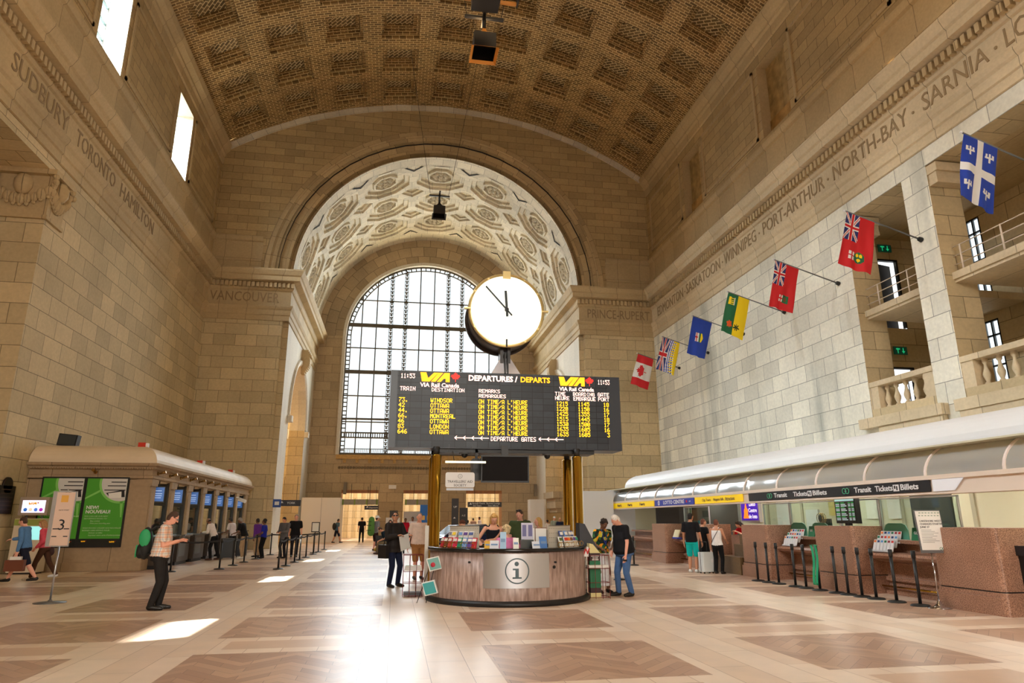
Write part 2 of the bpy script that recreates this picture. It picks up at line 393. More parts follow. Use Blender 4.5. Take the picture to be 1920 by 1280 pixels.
# ceiling: barrel vault of brick coffers
def ceiling():
    mb = MB(); DA = radians(7.35); HA = radians(2.5); HA2 = radians(1.72); PY = 3.05; HY = .98; HY2 = .70
    def P(a, y, r=0): R = CR+r; return (XC+R*sin(a), y, CZ+R*cos(a))
    def q(a0, a1, y0, y1, r0=0, r1=None, r2=None, r3=None, mat=TILE):
        r = [r0, r0 if r1 is None else r1, r0 if r2 is None else r2, r0 if r3 is None else r3]
        mb.face([P(a0, y0, r[0]), P(a1, y0, r[1]), P(a1, y1, r[2]), P(a0, y1, r[3])], mat, [(a0*CR, y0), (a1*CR, y0), (a1*CR, y1), (a0*CR, y1)])
    def ring(o, i, r0, r1, mat=TILE):
        (a0, a1, y0, y1), (b0, b1, w0, w1) = o, i
        for A in (((a0, y0), (a1, y0), (b1, w0), (b0, w0)), ((a1, y0), (a1, y1), (b1, w1), (b1, w0)), ((a1, y1), (a0, y1), (b0, w1), (b1, w1)), ((a0, y1), (a0, y0), (b0, w0), (b0, w1))):
            pts = [P(A[0][0], A[0][1], r0), P(A[1][0], A[1][1], r0), P(A[2][0], A[2][1], r1), P(A[3][0], A[3][1], r1)]
            uv = [(a*CR+(0 if r0 == r1 else 0), y) for a, y in A]
            if r0 != r1: uv = [(A[0][0]*CR, A[0][1]), (A[1][0]*CR, A[1][1]), (A[1][0]*CR+(0.2 if A[0][0] == A[1][0] else 0), A[1][1]+(0.2 if A[0][1] == A[1][1] else 0)), (A[0][0]*CR+(0.2 if A[0][0] == A[1][0] else 0), A[0][1]+(0.2 if A[0][1] == A[1][1] else 0))]
            mb.face(pts, mat, uv)
    yc = [40.0-PY*k for k in range(21)]
    for y in yc:
        for k in range(-4, 5):
            a = k*DA; cell = (a-DA/2, a+DA/2, y-PY/2, y+PY/2)
            h1 = (a-HA, a+HA, y-HY, y+HY); e = .0001
            h1b = (a-HA+e, a+HA-e, y-HY+.003, y+HY-.003)
            h15 = (a-HA*.86, a+HA*.86, y-HY*.88, y+HY*.88); h15b = (h15[0]+e, h15[1]-e, h15[2]+.003, h15[3]-.003)
            h2 = (a-HA2, a+HA2, y-HY2, y+HY2); h2b = (a-HA2+e, a+HA2-e, y-HY2+.003, y+HY2-.003)
            ring(cell, h1, 0, 0); ring(h1, h1b, 0, .24); ring(h1b, h15, .24, .24); ring(h15, h15b, .24, .5); ring(h15b, h2, .5, .5); ring(h2, h2b, .5, .72)
            mb.face([P(h2b[0], h2b[2], .72), P(h2b[1], h2b[2], .72), P(h2b[1], h2b[3], .72), P(h2b[0], h2b[3], .72)], TILE_H, [(h2b[0]*CR, h2b[2]), (h2b[1]*CR, h2b[2]), (h2b[1]*CR, h2b[3]), (h2b[0]*CR, h2b[3])])
    yN, yS = 40.0+PY/2, 40.0-PY*20.5
    for sgn in (-1, 1):
        q(sgn*4.5*DA, sgn*CTOP, yS, yN)
    for k in range(-5, 5):
        a0 = max(-CTOP, k*7.35*pi/180); a1 = min(CTOP, (k+1)*7.35*pi/180); q(a0, a1, yN, D+.4)
    # outer shell keeps the sun out
    o = 1.3
    for k in range(-5, 5):
        a0 = max(-CTOP-.03, k*7.35*pi/180); a1 = min(CTOP+.03, (k+1)*7.35*pi/180); q(a0, a1, yS-1, D+1, o)
    return structure(mb.build('ceiling'))
ceiling()

# long walls above and below the entablature
ENT = [(0, 13.55), (.07, 13.57), (.07, 13.88), (.13, 13.92), (.13, 14.22), (.2, 14.3), (.26, 14.42), (.26, 14.5), (.08, 14.54), (.08, 15.46), (.16, 15.5), (.22, 15.58), (.22, 15.96), (.62, 16.02), (.62, 16.3), (.7, 16.36), (.84, 16.62), (.84, 16.72), (0, 16.8)]
UPW = [(0, 16.8), (.14, 16.8), (.14, 17.35), (.18, 17.38), (.18, 17.5), (.05, 17.6), (.05, 18.7), (.16, 18.76), (.22, 18.95), (.22, 19.05), (.02, 19.15)]
TOPC = [(0, 24.0), (.1, 24.05), (.1, 24.5), (.2, 24.6), (.2, 24.75), (.42, 25.0), (.5, 25.25), (.5, 25.35), (0, 25.45)]
def dentils(mb, p0, p1, out, mat, pitch=.26):
    p0, p1, out = Vector(p0), Vector(p1), Vector(out); L_ = (p1-p0).length; t = (p1-p0).normalized(); n = int(L_/pitch)
    for i in range(n):
        c = p0+t*(i+.5)*L_/n+out*.31; c.z = 15.78
        mb.obox(c, t*pitch*.3, out*.10, (0, 0, .15), mat)
wl = MB()
L_OPEN = (8.0, 23.04, 0, 13.1)
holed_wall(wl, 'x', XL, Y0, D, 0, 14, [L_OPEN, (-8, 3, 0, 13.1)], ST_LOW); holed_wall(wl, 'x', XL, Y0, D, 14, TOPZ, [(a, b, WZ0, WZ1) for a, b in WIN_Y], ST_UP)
for a, b in WIN_Y: reveal(wl, 'x', XL, -1.0, (a, b, WZ0, WZ1), ST_SMOOTH)
reveal(wl, 'x', XL, -4.5, L_OPEN, ST_LOW, 'lrt'); wl.face([(XL-4.5, 8, 0), (XL-4.5, 23.04, 0), (XL-4.5, 23.04, 13.1), (XL-4.5, 8, 13.1)], ST_LOW)
reveal(wl, 'x', XL, -4.5, (-8, 3, 0, 13.1), ST_LOW, 'lrt'); wl.face([(XL-4.5, -8, 0), (XL-4.5, 3, 0), (XL-4.5, 3, 13.1), (XL-4.5, -8, 13.1)], ST_LOW)
for a, b in ((3.5, 14.6), (17.7, 23.75), (26.9, 32.85), (36.0, 41.2)):       # raised panel frames between the clerestory windows
    for y0, y1, z0, z1 in ((a, b, 19.6, 19.75), (a, b, 23.3, 23.45), (a, a+.15, 19.6, 23.45), (b-.15, b, 19.6, 23.45)): wl.box(XL, XL+.06, y0, y1, z0, z1, ST_PLAIN, 'w')
structure(wl.build('wall_left'))
wr = MB()
OPN = [(18.62, 21.66, 5.1, 12.95), (13.3, 17.5, 5.1, 12.95), (4.5, 11.2, 5.1, 12.95)]
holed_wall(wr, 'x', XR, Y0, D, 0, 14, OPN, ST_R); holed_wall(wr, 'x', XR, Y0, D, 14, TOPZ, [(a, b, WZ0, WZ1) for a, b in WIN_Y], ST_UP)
for h in OPN: reveal(wr, 'x', XR, 1.15, h, ST_LOW, 'lrt')
for a, b in WIN_Y: reveal(wr, 'x', XR, .6, (a, b, WZ0, WZ1), ST_PLAIN)
for a, b in ((3.5, 14.6), (17.7, 23.75), (26.9, 32.85), (36.0, 41.2)):
    for y0, y1, z0, z1 in ((a, b, 19.6, 19.75), (a, b, 23.3, 23.45), (a, a+.15, 19.6, 23.45), (b-.15, b, 19.6, 23.45)): wr.box(XR-.06, XR, y0, y1, z0, z1, ST_PLAIN, 'e')
# gallery rooms behind the openings
for z0, z1, hz in ((5.1, 9.07, 2.35), (9.05, 12.96, 3.0)):
    holes = [(19.9, 20.55, z0+.2, z0+3.5)]
    holed_wall(wr, 'x', 21.2, 3, 23.2, z0, z1, holes, ST_LOW)
    holed_wall(wr, 'y', 23.2, 18.12, 21.2, z0, z1, [(19.3, 20.3, z0, z0+hz)], ST_LOW)
    wr.face([(18.12, 3, z0), (21.2, 3, z0), (21.2, 3, z1), (18.12, 3, z1)], ST_LOW)
holed_wall(wr, 'x', XR+1.15, 3, 23.2, 5.1, 12.95, OPN, ST_LOW)
wr.box(XR+.01, 21.2, 3, 23.2, 5.0, 5.098, ST_PLAIN); wr.box(XR+1.1, 21.2, 3, 23.2, 12.96, 13.1, ST_PLAIN)
wr.box(21.3, 21.5, 2.9, 23.3, 4.9, 4.95, ST_LOW)
structure(wr.build('wall_right'))
# upper-wall stone is set in smaller blocks: a thin facing course on both long walls, above the cornice
uw = MB()
for c, s_ in ((XL, 1), (XR, -1)):
    pth = [(c, Y0, 0), (c, D, 0)]
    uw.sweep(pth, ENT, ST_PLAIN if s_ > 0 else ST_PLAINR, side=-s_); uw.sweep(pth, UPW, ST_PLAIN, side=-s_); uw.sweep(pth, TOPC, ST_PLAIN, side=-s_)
    dentils(uw, (c, Y0 if 0 else 2, 0), (c, D-.2, 0), (s_, 0, 0), ST_PLAIN)
structure(uw.build('trim_1'))
# back wall with the great arch
bw = MB(); RO = 10.85; PXL, PXR = -7.34, 12.1
def arch_wall(mb, y, x0, x1, cx, zs, r, top, mat, z0=0, xa=None, xb=None):
    xa = cx-r if xa is None else xa; xb = cx+r if xb is None else xb
    mb.face([(x0, y, z0), (xa, y, z0), (xa, y, zs), (x0, y, zs)], mat); mb.face([(xb, y, z0), (x1, y, z0), (x1, y, zs), (xb, y, zs)], mat)
    xs = sorted({x0, x1, *[cx-r*cos(pi*i/48) for i in range(49)], *[x0+(x1-x0)*i/30 for i in range(31)]})
    for a, b in zip(xs[:-1], xs[1:]):
        lo = lambda x: zs+(sqrt(max(0, r*r-(x-cx)**2)) if abs(x-cx) < r else 0)
        mb.face([(a, y, lo(a)), (b, y, lo(b)), (b, y, top(b)), (a, y, top(a))], mat)
arch_wall(bw, D, XL, XR, VX, SPR_Z, RO, lambda x: ceil_z(x)+.5, ST_UP, 16.6, PXL, PXR)
bw.face([(XL, D, 0), (PXL, D, 0), (PXL, D, 16.6), (XL, D, 16.6)], ST_LOW); bw.face([(PXR, D, 0), (XR, D, 0), (XR, D, 16.6), (PXR, D, 16.6)], ST_LOW)
def arch_band(mb, y0, r0, y1, r1, cx, zs, mat, n=48, bw_=.75):
    for i in range(n):
        a, b = pi*i/n, pi*(i+1)/n
        P = lambda t, r, y: (cx-r*cos(t), y, zs+r*sin(t))
        L0, L1 = a*r0, b*r0; w = abs(r1-r0)+abs(y1-y0)
        mb.face([P(a, r0, y0), P(b, r0, y0), P(b, r1, y1), P(a, r1, y1)], mat, [(L0, 0), (L1, 0), (L1, w), (L0, w)], True)
ST_VOUS = stone('limestone_voussoirs', (182, 158, 118), 1.3, 5, .018, offset=0)
for y0, r0, y1, r1 in ((D, 11.2, D-.12, 11.15), (D-.12, 11.15, D-.12, 10.85), (D-.12, 10.85, D-.02, 10.75), (D-.02, 10.75, D+.05, 10.5), (D+.05, 10.5, D+.12, 10.45), (D+.12, 10.45, D+.3, 9.95), (D+.3, 9.95, D+.35, 9.75), (D+.35, 9.75, D+.7, 9.7), (D+.7, 9.7, D+.7, 9.4)):
    arch_band(bw, y0, r0, y1, r1, VX, SPR_Z, ST_VOUS)
for s_, x0, x1 in ((1, PXL, VX-VR), (-1, PXR, VX+VR)):     # rebated reveal of the piers
    bw.face([(x0, D, 0), (x0, D+.45, 0), (x0, D+.45, 16.6), (x0, D, 16.6)], ST_LOW); bw.face([(x0, D+.45, 0), (x1, D+.45, 0), (x1, D+.45, 16.6), (x0, D+.45, 16.6)], ST_LOW)
# pale border along the ceiling line
for i in range(40):
    a0 = -CTOP+2*CTOP*i/40; a1 = -CTOP+2*CTOP*(i+1)/40
    P = lambda a, r, y: (XC+r*sin(a), y, CZ+r*cos(a))
    bw.face([P(a0, CR, D-.12), P(a1, CR, D-.12), P(a1, CR-.42, D-.12), P(a0, CR-.42, D-.12)], ST_VAULT, [(a0*CR, 0), (a1*CR, 0), (a1*CR, .4), (a0*CR, .4)])
    bw.face([P(a0, CR-.42, D-.12), P(a1, CR-.42, D-.12), P(a1, CR-.42, D), P(a0, CR-.42, D)], ST_VAULT, [(a0*CR, 0), (a1*CR, 0), (a1*CR, .1), (a0*CR, .1)])
structure(bw.build('wall_back'))
be = MB()
be.sweep([(XL, D, 0), (VX-VR, D, 0), (VX-VR, YE, 0)], ENT, ST_PLAIN, side=-1)
be.sweep([(XR, D, 0), (VX+VR, D, 0), (VX+VR, YE, 0)], ENT, ST_PLAIN, side=1)
be.sweep([(XL, D, 0), (VX-RO-.45, D, 0)], UPW, ST_PLAIN, side=-1); be.sweep([(XR, D, 0), (VX+RO+.45, D, 0)], UPW, ST_PLAIN, side=1)
dentils(be, (XL+.3, D, 0), (VX-VR+.3, D, 0), (0, -1, 0), ST_PLAIN); dentils(be, (VX+VR-.3, D, 0), (XR-.3, D, 0), (0, -1, 0), ST_PLAIN)
structure(be.build('trim_2'))
# inner bay: side walls with arched passages, coffered vault, end wall
AY, AR, AZ = 49.2, 4.05, 8.2
def side_wall(x, name, s_):
    mb = MB(); y0, y1 = D+.45, YE
    mb.face([(x, y0, 0), (x, AY-AR, 0), (x, AY-AR, AZ), (x, y0, AZ)], ST_SMOOTH); mb.face([(x, AY+AR, 0), (x, y1, 0), (x, y1, AZ), (x, AY+AR, AZ)], ST_SMOOTH)
    ys = sorted({y0, y1, *[AY-AR*cos(pi*i/32) for i in range(33)]})
    lo = lambda y: AZ+(sqrt(max(0, AR*AR-(y-AY)**2)) if abs(y-AY) < AR else 0)
    for a, b in zip(ys[:-1], ys[1:]): mb.face([(x, a, lo(a)), (x, b, lo(b)), (x, b, 13.8), (x, a, 13.8)], ST_SMOOTH)
    # moulded archivolt and its keystone
    for i in range(32):
        a, b = pi*i/32, pi*(i+1)/32
        for r0, r1, d0, d1 in ((AR+.45, AR+.4, 0, .14), (AR+.4, AR+.15, .14, .12), (AR+.15, AR, .12, .02), (AR, AR, .02, -1.1)):
            P = lambda t, r, d: (x+s_*d, AY-r*cos(t), AZ+r*sin(t))
            mb.face([P(a, r0, d0), P(b, r0, d0), P(b, r1, d1), P(a, r1, d1)], ST_SMOOTH, smooth=True)
    for yy in (AY-AR, AY+AR):
        mb.face([(x, yy, 0), (x-s_*1.1, yy, 0), (x-s_*1.1, yy, AZ), (x, yy, AZ)], ST_LOW)
    for i in range(14):        # scroll keystone
        t = i/13; zz = AZ+AR-.5+1.6*t; w = .32+.1*t; d = .25+.35*sin(pi*t)+(.2 if t > .75 else 0)
        mb.box(x, x+s_*d, AY-w, AY+w, zz, zz+.125, ST_PLAIN)
    for yy in (AY-AR-.3, AY+AR+.3): mb.box(x, x+s_*.3, yy-.3, yy+.3, AZ-.5, AZ-.1, ST_SMOOTH)
    # passage beyond, stone, with a springing course
    xo = x-s_*7.5
    mb.face([(x-s_*1.1, AY-AR-.3, 0), (xo, AY-AR-.3, 0), (xo, AY-AR-.3, 13), (x-s_*1.1, AY-AR-.3, 13)], ST_LOW)
    mb.face([(x-s_*1.1, AY+AR+.3, 0), (xo, AY+AR+.3, 0), (xo, AY+AR+.3, 13), (x-s_*1.1, AY+AR+.3, 13)], ST_LOW)
    mb.face([(xo, AY-AR-.3, 0), (xo, AY+AR+.3, 0), (xo, AY+AR+.3, 13), (xo, AY-AR-.3, 13)], ST_LOW)
    mb.face([(x-s_*1.1, AY-AR-.3, 13), (x-s_*1.1, AY+AR+.3, 13), (xo, AY+AR+.3, 13), (xo, AY-AR-.3, 13)], ST_LOW)
    mb.box(x-s_*1.2, xo, AY+AR-.02, AY+AR+.3, 7.6, 8.3, ST_SMOOTH)
    return structure(mb.build(name))
side_wall(VX-VR, 'wall_inner_left', 1); side_wall(VX+VR, 'wall_inner_right', -1)
def bay_vault():
    mb = MB(); DT = radians(24.6); PY = 3.85; yc = (45.25, 49.1, 52.95)
    def P(a, y, d=0): r = VR+d; return (VX+r*sin(a), y, SPR_Z+r*cos(a))
    def ngon(c, k, n, rot, sa, sy): return [(c[0]+sa*cos(rot+2*pi*i/n)*k, c[1]+sy*sin(rot+2*pi*i/n)*k) for i in range(n)]
    def steps(loop_of, levels, mat):
        for (k0, d0), (k1, d1) in zip(levels[:-1], levels[1:]):
            A, B_ = loop_of(k0), loop_of(k1); n = len(A)
            for i in range(n):
                j = (i+1) % n
                mb.face([P(*A[i], d0), P(*A[j], d0), P(*B_[j], d1), P(*B_[i], d1)], mat, [(A[i][0]*9, A[i][1]), (A[j][0]*9, A[j][1]), (B_[j][0]*9, B_[j][1]), (B_[i][0]*9, B_[i][1])])
        A = loop_of(levels[-1][0]); mb.face([P(*a, levels[-1][1]) for a in A], mat)
    f8 = 1/cos(pi/8)
    for y in yc:
        for k in range(-3, 4):
            a = k*DT
            steps(lambda s_, a=a, y=y: ngon((a, y), s_*f8, 8, pi/8, DT/2, PY/2), [(1, 0), (.86, 0), (.85, .16), (.7, .16), (.69, .32), (.46, .32), (.45, .16), (.38, .14), (.37, .34), (.001, .34)], ST_VAULT)
            # rosette
            for q in range(8):
                t = q*pi/4; mb.sphere(P(a+.1*cos(t)*.45, y+.42*sin(t), .28), .2, ST_VAULT, 6)
            mb.sphere(P(a, y, .26), .2, ST_VAULT, 8)
    t8 = math.tan(pi/8)
    for j in range(4):
        for k in range(-4, 4):
            a, y = (k+.5)*DT, yc[0]-PY/2+j*PY
            h = (1-t8)
            full = lambda s_, a=a, y=y: ngon((a, y), s_*h, 4, 0, DT/2, PY/2)
            if 1 <= j <= 2 and -4 < k < 3: steps(full, [(1, 0), (.74, 0), (.73, .14), (.45, .14), (.44, .28), (.001, .28)], ST_VAULT)
            elif k in (-4, 3):
                s_ = 1 if k == -4 else -1
                mb.face([P(a, y-PY/2*h*(j > 0), 0), P(a+s_*DT/2*h, y, 0), P(a, y+PY/2*h*(j < 3), 0)], ST_VAULT)
            else:
                sgn = 1 if j == 0 else -1
                for i in (0, 1):
                    s2 = (-1, 1)[i]
                    mb.face([P(a, y, 0), P(a+s2*DT/2*h, y, 0), P(a, y+sgn*PY/2*h, 0)], ST_VAULT)
                # flat dark strips stand in for the shade of a V-shaped groove
                for s2 in (-1, 1):
                    mb.face([P(a+s2*DT/2*h*.6, y+sgn*.02, -.03), P(a, y+sgn*PY/2*h*.6, -.03), P(a, y+sgn*PY/2*h*.42, -.03), P(a+s2*DT/2*h*.42, y+sgn*.02, -.03)], DARK)
    ya, yb = yc[0]-PY/2, yc[2]+PY/2
    for i in range(40):
        a0, a1 = -pi/2+pi*i/40, -pi/2+pi*(i+1)/40
        for y0, y1 in ((D+.3, ya), (yb, YE+.1)):
            mb.face([P(a0, y0), P(a1, y0), P(a1, y1), P(a0, y1)], ST_VAULT, [(a0*9.4, y0), (a1*9.4, y0), (a1*9.4, y1), (a0*9.4, y1)])
    for s_ in (-1, 1):
        mb.face([P(s_*3.5*DT, ya), P(s_*pi/2, ya), P(s_*pi/2, yb), P(s_*3.5*DT, yb)], ST_VAULT, [(0, ya), (.6, ya), (.6, yb), (0, yb)])
    for i in range(24):
        a0, a1 = -pi/2+pi*i/24, -pi/2+pi*(i+1)/24
        mb.face([P(a0, D, .9), P(a1, D, .9), P(a1, YE+1, .9), P(a0, YE+1, .9)], DARK)
    return structure(mb.build('ceiling_vault'))
bay_vault()
# end wall with the arched window and three doorways
WX, WR, WS, WB = 2.15, 6.78, 16.75, 6.75
ew = MB(); DOORS = [(-4.22, -1.3), (.7, 3.6), (5.82, 8.8)]
holed_wall(ew, 'y', YE, VX-VR, VX+VR, 0, WB, [(a, b, 0, 3.95) for a, b in DOORS], ST_END)
ew.face([(VX-VR, YE, WB), (WX-WR, YE, WB), (WX-WR, YE, WS), (VX-VR, YE, WS)], ST_END); ew.face([(WX+WR, YE, WB), (VX+VR, YE, WB), (VX+VR, YE, WS), (WX+WR, YE, WS)], ST_END)
ST_RAD = stone('limestone_arch_blocks', (168, 146, 116), 1.1, .9, .02, offset=.5)
for i in range(48):
    a, b = pi*i/48, pi*(i+1)/48
    P = lambda t, r: (WX-r*cos(t), YE, WS+r*sin(t))
    ew.face([P(a, WR), P(b, WR), P(b, 9.9), P(a, 9.9)], ST_RAD, [(a*8, 0), (b*8, 0), (b*8, 3.1), (a*8, 3.1)])
    for r0, r1, y0, y1 in ((WR+.28, WR+.25, 0, -.12), (WR+.25, WR, -.12, -.05), (WR, WR, -.05, .8)):
        Q = lambda t, r, y: (WX-r*cos(t), YE+y, WS+r*sin(t))
        ew.face([Q(a, r0, y0), Q(b, r0, y0), Q(b, r1, y1), Q(a, r1, y1)], ST_SMOOTH)
for s_ in (-1, 1):
    x = WX+s_*WR; ew.box(x, x+s_*.26, YE-.12, YE+.01, WB, WS, ST_SMOOTH); ew.face([(x, YE, WB), (x, YE+.8, WB), (x, YE+.8, WS), (x, YE, WS)], ST_END)
ew.box(WX-WR-.2, WX+WR+.2, YE-.15, YE+.8, WB-.35, WB, GOLDST)
for i in range(60):      # running-wave frieze
    x = WX-WR+2*WR*(i+.5)/60; ew.cyl((x, YE-.06, 5.72), (x, YE, 5.72), .1, .12, 10, ST_END); ew.box(x-.02, x+.09, YE-.05, YE, 5.53, 5.6, ST_END)
ew.box(WX-WR-.2, WX+WR+.2, YE-.06, YE, 5.9, 6.0, ST_END); ew.box(WX-WR-.2, WX+WR+.2, YE-.06, YE, 5.38, 5.46, ST_END)
for i in range(14): x = WX-WR+.5+i*1.0; ew.box(x-.12, x+.12, YE-.1, YE, 6.1, 6.4, GOLDST)
WOODT = M('oak_reveal', (150, 92, 40), .5, noise=.2, nscale=6)
for a, b in DOORS:
    reveal(ew, 'y', YE, 1.6, (a, b, 0, 3.95), WOODT, 'lrt'); ew.box(a, b, YE+.02, YE+.3, 3.7, 3.95, WOODT)
structure(ew.build('wall_end'))
# window_1: the great arched window
def great_window():
    root = thing('window_1', None, None); del root['label']; del root['category']; structure(root)
    fr = MB(); Y = YE+.4
    topz = lambda x: WS+sqrt(max(0, WR*WR-(x-WX)**2))
    pit = 2*WR/11
    for k in range(12):
        x = WX-WR+k*pit; t = topz(x) if 0 < k < 11 else WS
        if k in (3, 4, 7, 8):
            z = WB
            fr.box(x-.17, x-.12, Y-.06, Y+.06, WB, t); fr.box(x+.12, x+.17, Y-.06, Y+.06, WB, t)
            while z < t-.3: fr.box(x-.13, x+.13, Y-.03, Y+.03, z, z+.09); fr.cyl((x, Y-.04, z+.24), (x, Y+.04, z+.24), .1, .1, 6); z += .34
        else: fr.box(x-.05, x+.05, Y-.04, Y+.04, WB, t)
    for z, w in ((20.15, .05), (17.88, .17), (15.85, .05), (13.75, .16), (11.7, .05), (9.75, .08), (9.5, .05), (8.6, .06), (8.2, .06), (6.85, .1)):
        h = sqrt(max(0, WR*WR-max(0, z-WS)**2)); fr.box(WX-h, WX+h, Y-.06, Y+.06, z-w, z+w)
    for i in range(70): x = WX-WR+2*WR*(i+.5)/70; fr.box(x-.04, x+.04, Y-.04, Y+.03, 8.25, 8.55)
    for i in range(120): x = WX-WR+2*WR*(i+.5)/120; fr.box(x-.02, x+.02, Y-.3, Y-.26, 6.8, 7.25)
    fr.box(WX-WR, WX+WR, Y-.32, Y-.24, 7.22, 7.28)
    for i in range(48):
        a, b = pi*i/48, pi*(i+1)/48
        for r0, r1 in ((WR, WR-.12), (WR-.32, WR-.42)):
            P = lambda t, r, y: (WX-r*cos(t), Y+y, WS+r*sin(t))
            fr.face([P(a, r0, -.05), P(b, r0, -.05), P(b, r1, -.05), P(a, r1, -.05)]); fr.face([P(a, r1, -.05), P(b, r1, -.05), P(b, r1, .05), P(a, r1, .05)])
        if i % 1 == 0: fr.obox(P((a+b)/2, WR-.22, 0), (.1*cos((a+b)/2), 0, -.1*sin((a+b)/2)), (0, .04, 0), (.05*sin((a+b)/2), 0, .05*cos((a+b)/2)))
    for s_ in (-1, 1):
        fr.box(WX+s_*(WR-.42), WX+s_*(WR-.34), Y-.05, Y+.05, WB, WS); fr.box(WX+s_*WR, WX+s_*(WR-.1), Y-.05, Y+.05, WB, WS)
        z = WB
        while z < WS: fr.box(WX+s_*(WR-.1), WX+s_*(WR-.36), Y-.03, Y+.03, z, z+.1); z += .36
    fr.build('window_frame', BRONZE, root)
    gp = MB(); G = glass('clear_window_glass', (235, 243, 245), .05)
    n = 32; pts = [(WX-WR, Y+.02, WB), (WX+WR, Y+.02, WB)]+[(WX+WR*cos(pi*i/n), Y+.02, WS+WR*sin(pi*i/n)) for i in range(n+1)]
    gp.face(pts); gp.build('pane', G, root)
great_window()
# clerestory windows: glazed on the left, boarded on the right
BLUEF = M('window_blue_grey_steel', (96, 118, 122), .5, .3)
wn = 1
for a, b in WIN_Y[2:]:
    wn += 1; root = thing('window_%d' % wn, '', ''); del root['label']; del root['category']; structure(root)
    fr = MB(); x = XL-.92
    for k in range(4): y = a+(b-a)*k/3; fr.box(x-.04, x+.04, y-.035, y+.035, WZ0, WZ1)
    for k in range(6): z = WZ0+(WZ1-WZ0)*k/5; fr.box(x-.04, x+.04, a, b, z-.035, z+.035)
    fr.build('window_frame', BLUEF, root)
    gp = MB(); gp.face([(x, a, WZ0), (x, b, WZ0), (x, b, WZ1), (x, a, WZ1)]); gp.build('pane', glass('clear_window_glass'), root)
for a, b in WIN_Y:
    wn += 1; mb = MB(); x = XR+.5
    for k in range(2): mb.box(x, x+.04, a+(b-a)*k/2+.01, a+(b-a)*(k+1)/2-.01, WZ0+1.0, WZ1, PLY)
    mb.box(x-.06, x+.04, a, b, WZ0, WZ0+1.0, M('weathered_board', (168, 132, 78), .9, noise=.5, nscale=1.5)); mb.box(x+.05, x+.09, a, b, WZ0, WZ1, PLY)
    structure(mb.build('window_%d' % wn))
# closing wall behind the camera, unseen, its arched window set low to darken the upper walls
wb = MB()
arch_wall(wb, Y0, XL-.1, XR+.1, 2.2, 9.5, 6.8, lambda x: ceil_z(x)+1, ST_LOW, 0)
wb.face([(2.2-6.8, Y0, 0), (2.2+6.8, Y0, 0), (2.2+6.8, Y0, 2.5), (2.2-6.8, Y0, 2.5)], ST_LOW)
wb.box(-30, -12, -25, 72, -.35, -.3)
structure(wb.build('wall_front'))

# concourse seen through the doorways
ST_OUT = stone('concourse_pale_stone', (226, 208, 168), 1.2, .6, .012, var=.05)
wo = MB(); wo.box(-9, 14, 66, 66.3, 0, 6.4, ST_OUT); wo.box(-9, -8.7, YE+.85, 66, 0, 6.4, ST_OUT); wo.box(13.7, 14, YE+.85, 66, 0, 6.4, ST_OUT); wo.box(-9, 14, YE+.83, 66.3, 6.4, 6.6, ST_OUT)
for i in range(30): wo.box(-8.6+.74*i, -8.25+.74*i, 65.75, 66, 0, 6.0, ST_OUT)
structure(wo.build('wall_concourse'))
lamp('concourse_lamp', 'AREA', (2.5, 61.5, 6.3), 900, (1, .93, .8), 18, 6, to=(0, 0, -1))
for _x, _s in ((VX-VR-4, -1), (VX+VR+4, 1)): lamp('passage_lamp', 'AREA', (_x, AY, 12.8), 420 if _s < 0 else 200, (1, .6, .22), 3, 5, to=(0, 0, -1))
# ------------------------------------------------------------------ THINGS
def part(mb, name, mat, root, world=True, label=None):
    o = mb.build(name, mat, root)
    if world and root is not None:
        off = Vector((0, 0, 0)); q = root
        while q is not None: off += Vector(q.location); q = q.parent
        o.location = -off
    if label: o['label'] = label
    return o
def lett(txt, mat, root, loc, rot, **k):
    off = Vector((0, 0, 0)); q = root
    while q is not None: off += Vector(q.location); q = q.parent
    return lettering(txt, mat, root, Vector(loc)-off, rot, **k)
FW = (pi/2, 0, 0); FR = (pi/2, 0, -pi/2); FL = (pi/2, 0, pi/2)     # facing the camera / facing the hall from the right / from the left
WHITE = M('white_paint', (236, 236, 236), .5); BLACK = M('black_plastic', (18, 18, 20), .45); GREYM = M('grey_metal', (120, 122, 124), .4, .6)
CHROME = M('chrome', (200, 200, 204), .12, 1); BRASS = M('polished_brass', (206, 164, 66), .14, 1); STEEL = M('brushed_steel', (190, 192, 196), .32, .85)
PAPER = M('paper', (238, 236, 230), .7); INK = M('dark_ink', (34, 34, 38), .7); CREAM = M('cream_paint', (226, 206, 176), .55, noise=.06, nscale=1)
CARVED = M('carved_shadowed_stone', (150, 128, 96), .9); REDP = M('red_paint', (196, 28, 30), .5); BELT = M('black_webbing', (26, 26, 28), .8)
GRAN = granite('red_brown_granite', (190, 146, 120), (116, 80, 64), 60, .3)
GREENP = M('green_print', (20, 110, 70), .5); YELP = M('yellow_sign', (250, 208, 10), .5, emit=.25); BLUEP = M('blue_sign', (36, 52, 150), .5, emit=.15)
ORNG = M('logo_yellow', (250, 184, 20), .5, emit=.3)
GCLR = glass('clear_counter_glass', (228, 240, 238), .1)
LEAF = [(0, 1), (.12, .72), (.3, .8), (.24, .45), (.42, .62), (.5, .5), (.72, .55), (.66, .38), (.8, .28), (.45, .0), (.5, -.14), (.06, -.1), (.04, -.6), (-.04, -.6), (-.06, -.1), (-.5, -.14), (-.45, 0), (-.8, .28), (-.66, .38), (-.72, .55), (-.5, .5), (-.42, .62), (-.24, .45), (-.3, .8), (-.12, .72)]
def tri_poly(mb, pts, f, mat):
    """concave outline as an ngon through f(x,y)"""
    mb.face([f(x, y) for x, y in pts], mat)
